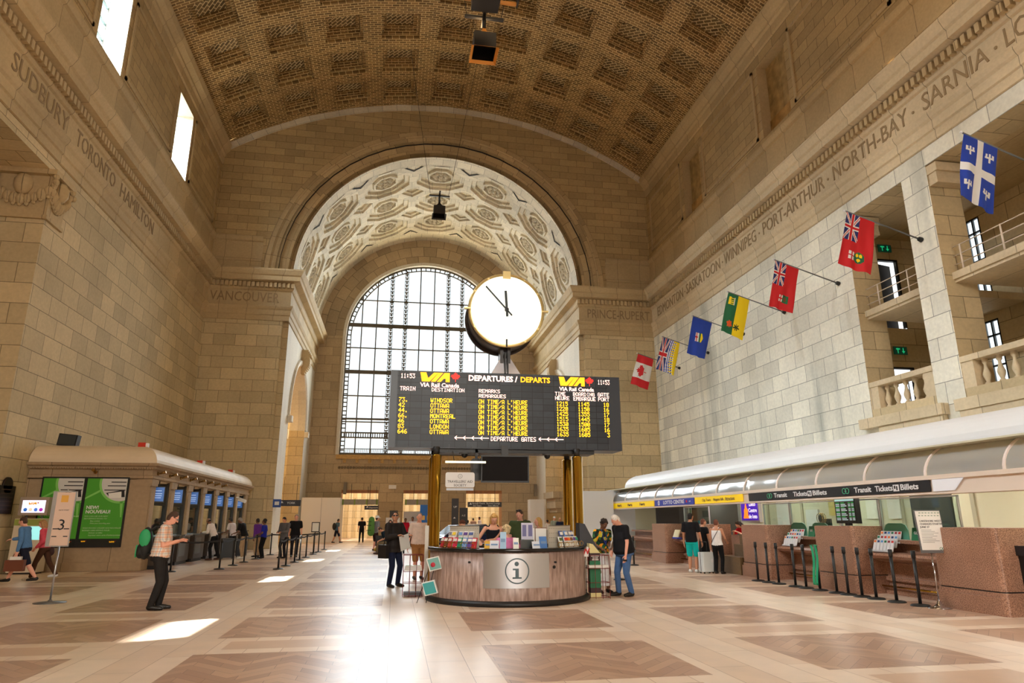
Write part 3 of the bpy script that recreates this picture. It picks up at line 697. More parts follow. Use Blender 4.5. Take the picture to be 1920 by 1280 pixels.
# carved names on the friezes
trim1 = bpy.data.objects['trim_1']; trim2 = bpy.data.objects['trim_2']
for txt, y0, y1 in (('EDMONTON', 40.7, 36.6), ('SASKATOON', 36.1, 31.7), ('WINNIPEG', 31.2, 27.9), ('PORT-ARTHUR', 27.3, 22.5), ('NORTH-BAY', 21.9, 17.8), ('SARNIA', 17.1, 14.5), ('LONDON', 13.9, 11)):
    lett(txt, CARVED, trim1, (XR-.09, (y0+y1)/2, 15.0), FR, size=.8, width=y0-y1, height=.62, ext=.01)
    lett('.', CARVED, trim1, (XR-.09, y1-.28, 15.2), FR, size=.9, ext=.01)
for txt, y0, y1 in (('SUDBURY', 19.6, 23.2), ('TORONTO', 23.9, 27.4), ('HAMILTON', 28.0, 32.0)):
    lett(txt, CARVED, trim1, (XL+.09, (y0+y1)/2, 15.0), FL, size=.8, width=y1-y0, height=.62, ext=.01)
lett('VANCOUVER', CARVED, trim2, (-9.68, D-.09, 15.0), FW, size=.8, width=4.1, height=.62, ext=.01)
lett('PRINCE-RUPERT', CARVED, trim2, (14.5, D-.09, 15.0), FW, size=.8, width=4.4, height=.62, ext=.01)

# pilaster capital by the left portico
def capital(name, label, x0, x1, y0, y1, zt, mat):
    r = thing(name, label, 'capital', ((x0+x1)/2, (y0+y1)/2, zt-1.7))
    mb = MB()
    for g, za, zb in ((.25, zt-.18, zt), (.1, zt-1.75, zt-1.62), (.05, zt-1.62, zt-.18)): mb.box(x0, XL+g, 23.03-g, 23.03, za, zb, mat); mb.box(XL+.005, XL+g, 23.03, y1+g, za, zb, mat)
    part(mb, 'block', mat, r)
    mb = MB(); random.seed(3)
    for sx, sy, ex, ey in ((x0, y0-.05, x1, y0-.05), (x1+.07, y0, x1+.07, y1)):
        for k in range(9):
            t = k/8; x = sx+(ex-sx)*t; y = sy+(ey-sy)*t; zz = zt-.75-.35*sin(pi*t)
            mb.sphere((x, y, zz), .14+.05*random.random(), mat, 8, (1, .8, 1.25)); mb.sphere((x, y, zz-.2), .07, mat, 6)
        mb.sphere(((sx+ex)/2, (sy+ey)/2, zt-.55), .3, mat, 10, (1, .9, 1.3))
    for cx, cy in ((x0, y0), (x1, y0), (x1, y1)):        # corner volutes
        for k in range(10): a = k*.7; rr = .34-.028*k; mb.sphere((cx+(.1 if cx == x1 else -.1)+rr*.35*cos(a), cy+rr*.4*cos(a)*(1 if cy == y1 else -1), zt-.45+rr*sin(a)), .11, mat, 6)
    part(mb, 'scroll_carving', mat, r); return r
capital('pilaster_capital', 'carved stone scroll capital atop the left wall pilaster, under the cornice', XL-1.6, XL+.02, 22.98, 24.0, 13.1, ST_PLAIN)

# ---------------- left ticket kiosk
KX, KY0, KY1 = -8.15, 24.9, 40.7
KST = stone('kiosk_stone', (172, 148, 118), 1.4, 9, .01, var=.08, stain=.2)
def left_kiosk():
    r = thing('ticket_kiosk', 'long stone ticket kiosk with rounded cream roof along the left wall', 'kiosk', (-10, 32.8, 0))
    mb = MB(); mb.box(XL+.01, KX, KY0, KY0+.3, 0, 2.95, KST); mb.box(XL+.01, KX, KY1-.3, KY1, 0, 2.95, KST)
    mb.box(XL+.01, KX+.03, KY0-.06, KY0+.2, 0, .28, KST); mb.box(XL+.01, KX-.02, KY0, KY1, 2.93, 3.45, KST, '')
    part(mb, 'wall', KST, r)
    for k in range(8):
        y = KY0+2.14*k+ (0.0 if k else 0); w = .56
        mb = MB(); mb.box(KX-.45, KX+.004, y+.004, y+w, 0.003, 2.94, KST); mb.box(KX-.4, KX+.05, y-.03, y+w+.03, 2.72, 2.95, KST); mb.box(KX, KX+.03, y+.1, y+w-.1, .5, 2.6, KST)
        mb.box(KX-.3, KX+.04, y-.02, y+w+.02, 0, .35, KST); part(mb, 'pilaster', KST, r)
    mb = MB(); prof = [(0, 2.95), (.06, 2.97), (.06, 3.05), (.02, 3.08), (.02, 3.24), (.1, 3.27), (.14, 3.3), (.14, 3.34), (.24, 3.38), (.26, 3.46), (.2, 3.47)]
    path = [(XL+.02, KY0, 0), (KX, KY0, 0), (KX, KY1, 0), (XL+.02, KY1, 0)]; mb.sweep(path, prof, KST, side=-1)
    for i in range(48): x = XL+.1+(KX-XL)*i/48; mb.box(x, x+.04, KY0-.15, KY0-.05, 3.27, 3.33, KST)
    for i in range(150): y = KY0+(KY1-KY0)*i/150; mb.box(KX+.05, KX+.15, y, y+.05, 3.27, 3.33, KST)
    part(mb, 'cornice', KST, r)
    mb = MB(); prof = [(.16-.75*(1-cos(t*pi/2/8)), 3.46+.62*sin(t*pi/2/8)) for t in range(9)]+[(-3.0, 4.1)]
    mb.sweep(path, prof[:9], CREAM, side=-1); mb.box(XL+.02, KX-.55, KY0+.55, KY1-.55, 4.04, 4.08, CREAM); part(mb, 'roof', CREAM, r)
    for i, (p, dr) in enumerate([((-9.9, KY0-.02, 3.16), 'y')]+[((KX+.02, KY0+.5+1.3*k, 3.16), 'x') for k in range(8)]):
        mb = MB(); v = Vector((1, 0, 0)) if dr == 'x' else Vector((0, -1, 0)); q = Vector(p)
        mb.cyl(q, q+v*.05, .06, .06, 10); mb.cyl(q+v*.05+Vector((0, 0, 0)), q+v*.26+Vector((0, 0, .06)), .03, .05, 8); part(mb, 'bracket_lamp', M('dull_brass', (150, 112, 56), .35, .8), r)
    # inside: partitions, lit back wall
    mb = MB(); mb.box(-11.2, -11.15, KY0+.3, KY1-.3, 0, 2.93, CREAM); mb.box(-11.15, KX-.1, KY0+.3, KY1-.3, 2.88, 2.93, CREAM); part(mb, 'back_panel', M('kiosk_inner_brown', (116, 96, 70), .7), r)
    for k in range(7):
        y = KY0+2.14*(k+1); mb = MB(); mb.box(KX-.85, KX-.04, y-.16, y+.02, 0, 2.9); part(mb, 'partition_panel', BLACK, r)
        mb = MB(); mb.box(KX-1.7, KX-1.5, y-.5, y-.1, 0, 2.88); part(mb, 'lit_wall_strip', M('lit_strip_yellow', (250, 232, 176), .6), r)  # pale yellow carries the lamplit look of the inner wall
        mb = MB(); mb.box(KX-.12, KX-.10, y-1.55, y-.02, 1.05, 2.1); part(mb, 'glass_screen', GCLR, r)
    # counters
    for k in range(7):
        y0 = KY0+2.14*k+.6; y1 = y0+1.45; c = MB(); CT = M('counter_brown_laminate', (66, 56, 48), .3, noise=.1)
        c.box(KX-.1, KX+.32, y0, y1, .12, 1.02, CT); c.box(KX-.1, KX+.27, y0+.04, y1-.04, 0, .12, BLACK); part(c, 'counter', CT, r)
        c = MB(); c.box(KX-.2, KX+.4, y0-.04, y1+.04, 1.02, 1.07); part(c, 'counter_top', M('counter_grey_laminate', (90, 92, 92), .25), r)
        c = MB(); c.box(KX+.32, KX+.335, y0+.1, y0+.9, .3, .92); part(c, 'front_panel', M('grey_laminate', (104, 108, 110), .3), r)
    return r
left_kiosk()
for k in range(7): lamp('kiosk_strip_lamp', 'AREA', (-9.4, KY0+2.14*k+1.3, 2.85), 26, (1, .86, .6), 1.2, .2, to=(0, 0, -1))
# blue screens hanging in the bays, one per bay
BLUES = M('lit_blue_screen', (52, 100, 170), .4, emit=.5)
def screen0():
    r = thing('hanging_monitor', '', 'monitor', (0, 0, 0), 0, 'blue queue screens in the kiosk bays')
    m = MB(); m.box(-.2, .2, 0, .06, -.27, .27); m.build('casing', BLACK, r); m = MB(); m.box(-.18, .18, -.006, .0, -.24, .24); m.build('display', BLUES, r)
    for z in (.12, .02, -.05, -.12): m = MB(); m.box(-.14, .12-.2*abs(z), -.009, -.006, z-.008, z+.008); m.build('text_line', M('pale_blue_text', (170, 200, 235), .5, emit=.8), r)
    m = MB(); m.cyl((0, .03, .26), (0, .03, .45), .015, .015, 6); m.build('hanger', BLACK, r); return r
s0 = screen0(); names = ['nearest the posters', 'second from the posters', 'third from the posters', 'fourth from the posters, middle one', 'third from the far end', 'second from the far end', 'at the far end of the kiosk']
for k, n in enumerate(names):
    o = s0 if k == 0 else copy_tree(s0); o.location = (KX-.02, KY0+2.14*k+.95, 2.48); o.rotation_euler = (radians(-4), 0, radians(18)); o['label'] = 'blue lit screen hanging in a left kiosk bay, '+n
# two big green posters in one black frame each
def rail_logo(mb_parent, root, loc, rot, w, vm, tm, lm):
    """the operator's three slanted letters with a leaf, width w"""
    Rm = Matrix.Translation(Vector(loc)) @ Matrix.Rotation(rot[2], 4, 'Z') @ Matrix.Rotation(pi/2, 4, 'X'); h = w*.24
    m = MB(); k = w/1.0
    def q(pts): m.poly([(x*k, y*k) for x, y in pts], 0, .004, vm, Rm)
    q([(-.5, .12), (-.40, .12), (-.36, -.02), (-.22, .12), (-.1, .12), (-.34, -.12), (-.46, -.12)])
    q([(-.06, .12), (.04, .12), (-.20, -.12), (-.30, -.12)])
    q([(.08, .12), (.26, .12), (.26, -.12), (.16, -.12), (.16, -.05), (.06, -.05), (-.0, -.12), (-.14, -.12)])
    part(m, 'logo_letters', vm, root)
    m = MB(); m.poly([(.40*k+.115*k*x, .01+.115*k*y) for x, y in LEAF], 0, .004, lm, Rm); part(m, 'logo_leaf', lm, root)
def poster(x0, x1, lines, label, k):
    r = thing('poster', label, 'poster', ((x0+x1)/2, KY0-.03, .8)); z0, z1 = .8, 3.0-.05; w = x1-x0; Yp = KY0-.07
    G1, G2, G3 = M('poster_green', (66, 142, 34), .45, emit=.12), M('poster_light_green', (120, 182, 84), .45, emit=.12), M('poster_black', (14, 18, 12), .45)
    m = MB(); m.box(x0-.05, x1+.05, KY0-.07, KY0, z0-.05, z1+.05); part(m, 'frame', BLACK, r)
    m = MB(); m.box(x0, x1, Yp-.004, Yp, z0+.22, z1); part(m, 'green_sheet', G1, r)
    m = MB(); m.box(x0, x1, Yp-.004, Yp, z0, z0+.22); part(m, 'black_footer', G3, r)
    cx, cz, R0 = x0+w*.86, z1-.12, w*.5; f = lambda x, z, d: (min(x1, max(x0, x)), Yp-d, min(z1, max(z0, z)))
    for rad, mat, d, nm in ((R0*1.12, G2, .006, 'ring_shape'), (R0, M('photo_white', (214, 212, 208), .5), .008, 'photo_disc')):
        m = MB(); m.face([f(cx+rad*cos(2*pi*i/60), cz+rad*sin(2*pi*i/60), d) for i in range(60)]); part(m, nm, mat, r)
    m = MB(); m.face([f(x0, z1-.62, .006), f(x0, z1-.68, .006), f(cx-R0*1.02, z1-.44, .006), f(cx-R0*1.02, z1-.36, .006)]); part(m, 'ribbon_shape', G2, r); m = MB(); m.face([f(cx+.02, cz-R0, .006), f(cx+.12, cz-R0, .006), f(x1-.04, z0+.9, .006), f(x1-.08, z0+.9, .006)]); part(m, 'ribbon_shape', G2, r)
    for a, b, c, d_ in ((.52, .98, .20, .15), (.45, .98, .34, .30), (.6, .98, .08, .04)):
        m = MB(); m.box(x0+w*a, x0+w*b, Yp-.012, Yp-.009, z1-.02-c-.03, z1-.02-c); part(m, 'printed_bar', INK, r)
    m = MB(); m.face([(x0+w*.5, Yp-.012, z1-.47), (x1-.06, Yp-.012, z1-.36), (x1-.02, Yp-.012, z1-.60), (x0+w*.62, Yp-.012, z1-.62)]); part(m, 'phone_picture', INK, r)
    m = MB(); m.face([(x0+w*.56, Yp-.014, z1-.48), (x1-.14, Yp-.014, z1-.42), (x1-.12, Yp-.014, z1-.62), (x0+w*.6, Yp-.014, z1-.64)]); part(m, 'ticket_picture', PAPER, r)
    for i, t in enumerate(lines[0]): lett(t, WHITE, r, (x0+.08, Yp-.012, z1-.94-.14*i), FW, size=.15, bold=.004, align='LEFT')
    zz = z1-1.22
    for ind, t in lines[1]:
        if t: lett(t, M('poster_pale_text', (196, 216, 176), .5), r, (x0+.06+ind, Yp-.01, zz), FW, size=.062, shear=.2, align='LEFT')
        zz -= .075
    rail_logo(None, r, (x1-.2, Yp-.012, z0+.12), FW, .2, ORNG, WHITE, REDP)
    rail_logo(None, r, (x0+.16, Yp-.012, z0+.14), FW, .16, ORNG, WHITE, REDP)
    return r
en = [(0, 'YOU CAN USE OUR NEW'), (0, 'SELF-SERVICE KIOSKS TO:'), (.2, 'Buy a ticket'), (.2, 'Print your boarding pass'), (0, ''), (0, 'VOUS POUVEZ UTILISER NOS NOUVELLES'), (0, 'BORNES LIBRE-SERVICE POUR :'), (.2, 'Acheter un billet'), (.2, 'Imprimer votre carte d\'embarquement')]
fr = [(0, 'VOUS POUVEZ UTILISER NOS NOUVELLES'), (0, 'BORNES LIBRE-SERVICE POUR :'), (.2, 'Acheter un billet'), (.2, 'Imprimer votre carte'), (0, ''), (0, 'YOU CAN USE OUR NEW'), (0, 'SELF-SERVICE KIOSKS TO:'), (.2, 'Buy a ticket'), (.2, 'Print your boarding pass')]
poster(-11.42, -10.19, (('NOUVEAU!', 'NEW!'), fr), 'green poster headed NOUVEAU! NEW! on the left kiosk, partly behind the gate sign', 0)
poster(-10.09, -8.86, (('NEW!', 'NOUVEAU!'), en), 'green poster headed NEW! NOUVEAU! nearer the kiosk corner', 1)
# beacons and box on the kiosk roof
BEAC = M('red_beacon', (170, 40, 20), .4, emit=.3)
for k, (y, n) in enumerate(((26, 'nearest the posters'), (33.5, 'at mid length'), (39.6, 'at the far end'))):
    r = thing('beacon_lamp', 'small red beacon lamp on the cream kiosk roof, '+n, 'lamp', (-8.95, y, 4.08), group='red beacons on the kiosk roof')
    m = MB(); m.box(-.12, .12, -.1, .1, 0, .2); m.build('housing', BEAC, r); m = MB(); m.box(.12, .2, -.07, .07, .02, .18); m.build('white_lens', WHITE, r)
r = thing('loudspeaker', 'black box loudspeaker standing on the cream kiosk roof by the left wall', 'speaker', (-11.2, 25.6, 4.08))
m = MB(); m.obox((0, 0, .2), (.3, 0, -.03), (0, .14, 0), (.02, 0, .2)); m.build('cabinet', BLACK, r); m = MB(); m.obox((0, -.15, .2), (.26, 0, -.026), (0, .008, 0), (.017, 0, .17)); m.build('grille', M('dark_grille', (44, 50, 52), .6), r)
# camera on an arm at the far end
r = thing('security_camera', 'white security camera on a short arm at the far end of the kiosk', 'camera', (KX+.1, 37.4, 2.75))
m = MB(); m.cyl((0, 0, 0), (.15, 0, -.05), .03, .03, 8); m.build('arm', WHITE, r); m = MB(); m.cyl((.15, 0, -.1), (.5, -.2, -.22), .09, .09, 12); m.build('body', WHITE, r)
# plaque
r = thing('wall_plaque', 'dark bronze plaque with rounded top on the left wall', 'plaque', (XL+.02, 23.7, 1.8))
m = MB(); m.box(0, .06, -.45, .45, 0, .85); m.cyl((0, 0, .85), (.06, 0, .85), .26, .26, 20); m.build('plate', M('dark_bronze', (40, 26, 20), .5, .4), r)
for i in range(6): m = MB(); m.box(.06, .066, -.36, .36, .12+i*.12, .15+i*.12); m.build('raised_text_line', M('bronze_text', (66, 46, 34), .5, .4), r)
# self-service machine
r = thing('ticket_machine', 'cream self-service ticket machine with two screens by the left kiosk', 'machine', (-11.25, 24.0, 0))
CR2 = M('machine_cream', (214, 198, 172), .45)
m = MB(); m.box(-.42, .42, 0, .5, .05, 1.66); m.box(-.38, .38, .04, .46, 0, .05, BLACK); m.build('body', CR2, r)
m = MB(); m.cyl((-.22, .25, 1.66), (-.22, .25, 1.78), .03, .03, 8); m.cyl((.22, .25, 1.66), (.22, .25, 1.78), .03, .03, 8); m.build('post', GREYM, r)
m = MB(); m.box(-.42, .42, .1, .3, 1.76, 2.32); m.build('screen_housing', M('machine_grey', (168, 150, 132), .45), r)
m = MB(); m.box(-.33, .33, .09, .1, 1.84, 2.22); sc = m.build('display', M('white_lit_screen', (232, 226, 248), .4, emit=1.1), r)
rail_logo(None, r, (-11.25, 24.085, 2.12), FW, .3, ORNG, WHITE, REDP)
for i, c in enumerate(((50, 110, 190), (240, 220, 190), (80, 130, 220), (170, 50, 170))): m = MB(); m.cyl((-.22+.15*i, .088, 1.93), (-.22+.15*i, .085, 1.93), .055, .055, 16); m.build('screen_icon', M('icon_%d' % i, c, .5, emit=.7), r)
m = MB(); m.box(-.05, .38, -.012, 0, 1.02, 1.42); m.build('lower_display', M('cyan_lit_screen', (150, 226, 226), .4, emit=.9), r)
m = MB(); m.box(-.42, .42, -.004, 0, 1.45, 1.64); m.build('green_band', M('olive_band', (150, 158, 70), .5), r)
# gate sign on a pole
def gate_sign():
    r = thing('gate_sign', 'tall narrow sign board with the number 3 on a steel pole', 'sign', (-6.72, 15.68, 0), radians(4))
    m = MB(); m.lathe([(.001, 0), (.29, 0), (.29, .012), (.05, .03), (.03, .06)], n=24); m.build('base', GREYM, r)
    m = MB(); m.cyl((0, 0, .03), (0, 0, 1.14), .018, .018, 10); m.build('pole', STEEL, r); m = MB(); m.cyl((0, 0, 2.1), (0, 0, 2.24), .012, .012, 8); m.build('top_rod', STEEL, r)
    for s_, nm in ((1, 'sign_board'), (-1, 'rear_sign_board')):
        m = MB(); a = Vector((.02, -.03, 0)); 
        if s_ == 1: m.box(-.17, .17, -.05, -.03, 1.1, 2.16, PAPERW)
        else: m.obox((-.13, .06, 1.63), (.05, .08, 0), (.01, -.006, 0), (0, 0, .53), BLACK)
        b = m.build(nm, PAPERW if s_ == 1 else BLACK, r)
    m = MB()
    for x in (-.18, .17): m.box(x, x+.012, -.06, -.02, 1.08, 2.18)
    for z in (1.08, 2.165): m.box(-.18, .182, -.06, -.02, z, z+.015)
    m.box(-.25, -.185, -.03, .0, 1.08, 2.18); m.build('aluminium_edge', STEEL, r)
    TX = M('sign_brown_text', (110, 90, 74), .6)
    for t, z, s2, w in (('3', 1.50, .3, None), ('GATE PORT', 1.80, .08, .19)):
        lettering(t, INK if t == '3' else TX, r, (0, -.052, z), FW, size=s2, width=w)
    m = MB()
    for x0, x1, z in ((-.15, -.05, 1.42), (.05, .15, 1.42), (-.15, -.06, 1.27), (.06, .14, 1.27)): m.box(x0, x1, -.053, -.05, z, z+.02)
    m.build('printed_bar', INK, r)
    m = MB(); m.box(-.08, .05, -.053, -.05, 1.96, 2.1); m.build('logo_square', M('logo_amber', (226, 170, 70), .5), r)
    return r
PAPERW = M('warm_white_board', (226, 196, 176), .5); gate_sign()

# ---------------- queue posts
def post0():
    r = thing('queue_post', '', 'post')
    m = MB(); m.lathe([(.001, 0), (.17, 0), (.175, .012), (.15, .03), (.04, .045)], n=24); m.build('base', BLACK, r)
    m = MB(); m.cyl((0, 0, .03), (0, 0, .86), .03, .03, 12); m.build('pole', BLACK, r)
    m = MB(); m.cyl((0, 0, .86), (0, 0, .99), .04, .04, 12); m.cyl((0, 0, .99), (0, 0, 1.0), .042, .035, 12); m.build('cassette_head', BLACK, r); return r
P0 = post0(); first = [True]
def post(x, y, label, group):
    o = P0 if first[0] else copy_tree(P0); first[0] = False; o.location = (x, y, 0); o['label'] = label; o['group'] = group; return o
RP = [17.57, 17.07, 16.62, 15.91, 15.5, 14.99, 14.4, 14.03, 13.61, 13.2, 12.64, 12.04]
for i, y in enumerate(RP):
    n = ['farthest', '2nd from the far end', '3rd from the far end', '4th from the far end', '5th from the far end, just past the green strap', 'with the green strap hung on it', '7th from the far end', '6th from the tall white notice', '5th from the tall white notice', '3rd back from the last one', 'second to last before the white notice', 'nearest the white notice stand']
    n = ['farthest of the row', 'second in from the far end', 'third in from the far end', 'fourth in from the far end', 'next to the strap post on its far side', 'the one draped with a green strap', 'next to the strap post on its near side', 'fifth before the notice stand', 'fourth before the notice stand', 'third before the notice stand', 'second before the notice stand', 'right beside the notice stand']
    post(9.66+.02*i, y, 'black queue post, '+n[i], 'beltless queue posts by the granite counters')
for i, y in enumerate([25.1, 27.1, 29.0, 31.3, 34.9]): post(-5.72, y, 'black belted post, %s one in the file nearer the kiosk counters' % ['first', 'second', 'third', 'fourth', 'fifth'][i], 'belted posts at the left queue')
post(-6.98, 24.15, 'black belted post just behind the man in the plaid shirt', 'belted posts at the left queue')
LB = [24.74, 26.4, 28.6, 30.1, 32.2, 35.0, 37.3, 40.4]
for i, y in enumerate(LB): post(-3.76, y, 'black belted post, %s one in the outer file of the left queue' % ['first', 'second', 'third', 'fourth', 'fifth', 'sixth', 'seventh', 'eighth'][i], 'belted posts at the left queue')
post(8.6, 24.3, 'black belted post standing left of the far granite block', 'belted posts at the car rental desk'); post(6.15, 18.6, 'black belted post beside the woman in the floral blouse', 'belted posts at the car rental desk')
def belt(a, b, label, g):
    m = MB(); a, b = Vector(a), Vector(b); n = 8
    for i in range(n):
        p, q = a.lerp(b, i/n), a.lerp(b, (i+1)/n); s0_, s1_ = -.05*sin(pi*i/n), -.05*sin(pi*(i+1)/n)
        m.face([p+Vector((0, 0, s0_-.03)), q+Vector((0, 0, s1_-.03)), q+Vector((0, 0, s1_+.03)), p+Vector((0, 0, s0_+.03))])
    o = m.build('queue_belt', BELT); md = o.modifiers.new('thick', 'SOLIDIFY'); md.thickness = .004; return tag(o, label, 'belt', g)
sp = [('first and second', 0, 1), ('second and third', 1, 2), ('third and fourth', 2, 3), ('fourth and fifth', 3, 4), ('fifth and sixth', 4, 5), ('sixth and seventh', 5, 6), ('seventh and eighth', 6, 7)]
for n, i, j in sp: belt((-3.76, LB[i]+.04, .93), (-3.76, LB[j]-.04, .93), 'black belt between the %s posts of the outer file' % n, 'belts of the left queue')
LA = [25.1, 27.1, 29.0, 31.3, 34.9]
for n, i, j in sp[:4]: belt((-5.72, LA[i]+.04, .93), (-5.72, LA[j]-.04, .93), 'black belt between the %s posts of the inner file' % n, 'belts of the left queue')
belt((-6.94, 24.18, .93), (-5.76, 25.07, .93), 'black belt running from behind the plaid shirt to the first inner post', 'belts of the left queue')
belt((-5.68, 34.9, .93), (-3.8, 37.3, .93), 'black belt crossing the far end of the left queue', 'belts of the left queue')
belt((6.19, 18.64, .95), (8.56, 24.26, .95), 'black belt with yellow tabs behind the stooping man', 'belts at the car rental desk')
# green strap
m = MB()
for y0, y1 in ((14.90, 14.93), (15.05, 15.08)):
    m.grid(lambda u, v, a=y0, b=y1: (9.70+.03*sin(v*5), a+(.09*u)-.02+(15-.5*(a+b)-0)*.3*v, 1.0-.88*v), 3, 14)
m.grid(lambda u, v: (9.68+.07*u, 14.88+.24*v, 1.003+.01*sin(pi*v)), 2, 6)
o = m.build('luggage_strap', M('green_strap', (20, 160, 110), .5)); md = o.modifiers.new('t', 'SOLIDIFY'); md.thickness = .006
tag(o, 'green strap hanging over one black queue post', 'strap')

# ---------------- notice stand
def notice():
    r = thing('notice_stand', 'tall white framed notice on a chrome stand in front of the granite block', 'sign', (9.98, 11.68, 0), radians(-8))
    m = MB(); m.lathe([(.001, 0), (.2, 0), (.2, .01), (.1, .03), (.045, .08), (.03, .13), (.001, .14)], n=28); m.build('base', CHROME, r)
    m = MB(); m.cyl((0, 0, .1), (0, 0, .98), .014, .014, 10); m.build('pole', CHROME, r)
    m = MB(); m.obox((.04, 0, 1.36), (.25, 0, 0), (0, .015, -.002), (-.02, -.0, .39)); fr_ = m.build('frame', GREYM, r)
    m = MB(); m.obox((.04, -.017, 1.38), (.235, 0, 0), (0, .002, 0), (-.019, 0, .355)); m.build('paper_sheet', PAPER, r)
    for i, t in enumerate(('LAKESHORE WEST', 'CHANGES STARTING', 'JUNE 27')): lettering(t, INK, r, (-.155, -.021, 1.55-.055*i), FW, size=.05, align='LEFT')
    for i in range(9): 
        m = MB(); m.box(-.15, .05+.16*((i*7) % 5)/5, -.021, -.02, 1.385-.028*i, 1.391-.028*i); m.build('printed_line', GREYM, r)
    m = MB()
    for i in range(7): m.box(-.16+.06*i, -.125+.06*i, -.021, -.02, 1.64, 1.66); m.box(-.15+.06*i, -.11+.06*i, -.021, -.02, 1.69, 1.71)
    m.build('pattern_band', M('sage_print', (160, 176, 160), .6), r)
    for dx in (0, .05):
        m = MB(); m.lathe([(.018, 0), (.026, 0)], (0, 0, 0), 20); m.build('logo_ring', GREENP, r).matrix_local = Matrix.Translation((.18+dx, -.022, 1.05)) @ Matrix.Rotation(pi/2, 4, 'X')
notice()

# ---------------- right ticket office
def right_office():
    r = thing('ticket_office', 'long ticket office with white rounded roof along the right wall', 'office', (13, 20, 0)); Y1, Y2 = 7.5, 31.6
    m = MB(); prof = [(10.95, 3.02), (10.95, 3.1)]+[(10.95+.85*(1-cos(t*pi/16)), 3.1+.56*sin(t*pi/16)) for t in range(9)]+[(XR-.02, 3.74)]
    for (x0, z0), (x1, z1) in zip(prof[:-1], prof[1:]):
        m.face([(x0, Y1, z0), (x0, Y2, z0), (x1, Y2 if x1 < 12.5 else Y2+.5, z1), (x1, Y1, z1)], WHITE, smooth=True)
        # rounded far end
        n = 8; cx, cy = 11.9, Y2
        for i in range(n):
            a, b = pi+0-(pi/2)*i/n, pi-(pi/2)*(i+1)/n
            if x1 <= 11.9 or x0 < 11.9:
                ra, rb = cx-x0, cx-min(x1, 11.9); m.face([(cx+ra*cos(a), cy+ra*sin(a), z0), (cx+ra*cos(b), cy+ra*sin(b), z0), (cx+rb*cos(b), cy+rb*sin(b), z1), (cx+rb*cos(a), cy+rb*sin(a), z1)], WHITE, smooth=True)
    m.face([(11.8, Y2+.95, 3.1), (XR-.02, Y2+.95, 3.1), (XR-.02, Y2+.95, 3.74), (11.8, Y2+.95, 3.7)], WHITE); m.face([(11.8, Y2, 3.68), (XR-.02, Y2, 3.74), (XR-.02, Y2+.95, 3.74), (11.8, Y2+.95, 3.68)], WHITE)
    part(m, 'roof_cove', M('roof_white', (232, 228, 222), .4), r)
    m = MB(); m.box(10.98, 11.1, Y1, Y2, 2.98, 3.06); part(m, 'shadow_gap_strip', M('gap_shade', (70, 64, 58), .5), r)  # dark strip stands in for the shaded gap under the cove
    m = MB(); m.box(10.1, XR-.1, Y1, Y2+.9, 2.92, 2.95); m.box(13.9, 14.0, Y1, Y2+.9, 0, 2.92); m.box(11.0, 13.9, Y2+.7, Y2+.85, 0, 2.92); m.box(12.3, 13.9, 8.0, 8.1, 0, 2.92); part(m, 'inner_wall', M('office_cream_wall', (214, 210, 184), .7), r)
    m = MB(); m.box(9.98, 10.12, Y1, 30.9, 2.31, 2.39); m.box(10.0, 10.35, Y1, 30.9, 2.04, 2.08); m.box(10.02, 10.1, Y1, 30.9, 2.08, 2.31); part(m, 'fascia', M('fascia_cream', (232, 216, 200), .5), r)
    ys = [9.85-1.755+1.755*k for k in range(14)]
    arc = lambda t, rr=0: (11.05-(1.0+rr)*cos(t), 2.38+(.66+rr)*sin(t))
    for a, b in zip(ys[:-1], ys[1:]):
        m = MB(); m.grid(lambda u, v, a=a, b=b: (arc(v*pi/2)[0]+.01*sin(9*u+a)*sin(v*7), a+.03+(b-a-.06)*u, arc(v*pi/2)[1]), 6, 12); part(m, 'canopy_glazing', CANG, r)
    for a in ys:
        m = MB()
        for i in range(12):
            t0, t1 = i*pi/24, (i+1)*pi/24; p, q, p2, q2 = arc(t0), arc(t1), arc(t0, .025), arc(t1, .025)
            for yy in (a-.025, a+.025): m.face([(p[0], yy, p[1]), (q[0], yy, q[1]), (q2[0], yy, q2[1]), (p2[0], yy, p2[1])])
            m.face([(p2[0], a-.025, p2[1]), (p2[0], a+.025, p2[1]), (q2[0], a+.025, q2[1]), (q2[0], a-.025, q2[1])])
        part(m, 'canopy_rib', M('rib_white', (236, 222, 212), .4), r)
    # interior: doors, shelving, notices
    m = MB(); m.box(13.85, 13.9, 15.3, 16.7, 0, 2.5); part(m, 'dark_door', M('office_dark_door', (58, 60, 58), .5), r)
    for y0, y1, z0, z1, c in ((19.6, 20.3, 1.7, 2.3, (214, 200, 120)), (17.9, 18.5, 1.6, 2.35, (226, 222, 208)), (17.1, 17.6, 1.6, 2.35, (236, 234, 226)), (20.9, 21.6, 1.2, 1.9, (216, 218, 214)), (24.6, 25.6, 1.5, 2.3, (90, 110, 150)), (22.6, 23.4, 1.3, 2.2, (240, 240, 236))):
        m = MB(); m.box(13.84, 13.9, y0, y1, z0, z1); part(m, 'wall_notice', M('notice_%d%d' % (c[0], c[2]), c, .6), r)
    for y in (10.2, 12.6, 14.6, 17.0, 21.8, 24.0, 27.4): m = MB(); m.box(13.86, 13.9, y, y+.12, 0, 2.9); part(m, 'wall_stud', M('stud_grey', (176, 172, 150), .6), r)
    m = MB(); m.box(11.6, 12.4, 27.0, 29.6, 0, 2.9); part(m, 'dark_booth', M('booth_dark', (40, 34, 30), .6), r)
    m = MB(); m.box(12.2, 12.3, 23.2, 27.0, 1.0, 2.7); part(m, 'dark_shelving', M('shelf_grey', (92, 96, 92), .6), r)
    return r
CANG = glass('canopy_acrylic', (206, 206, 204), .5, .12, frost=.42); right_office()
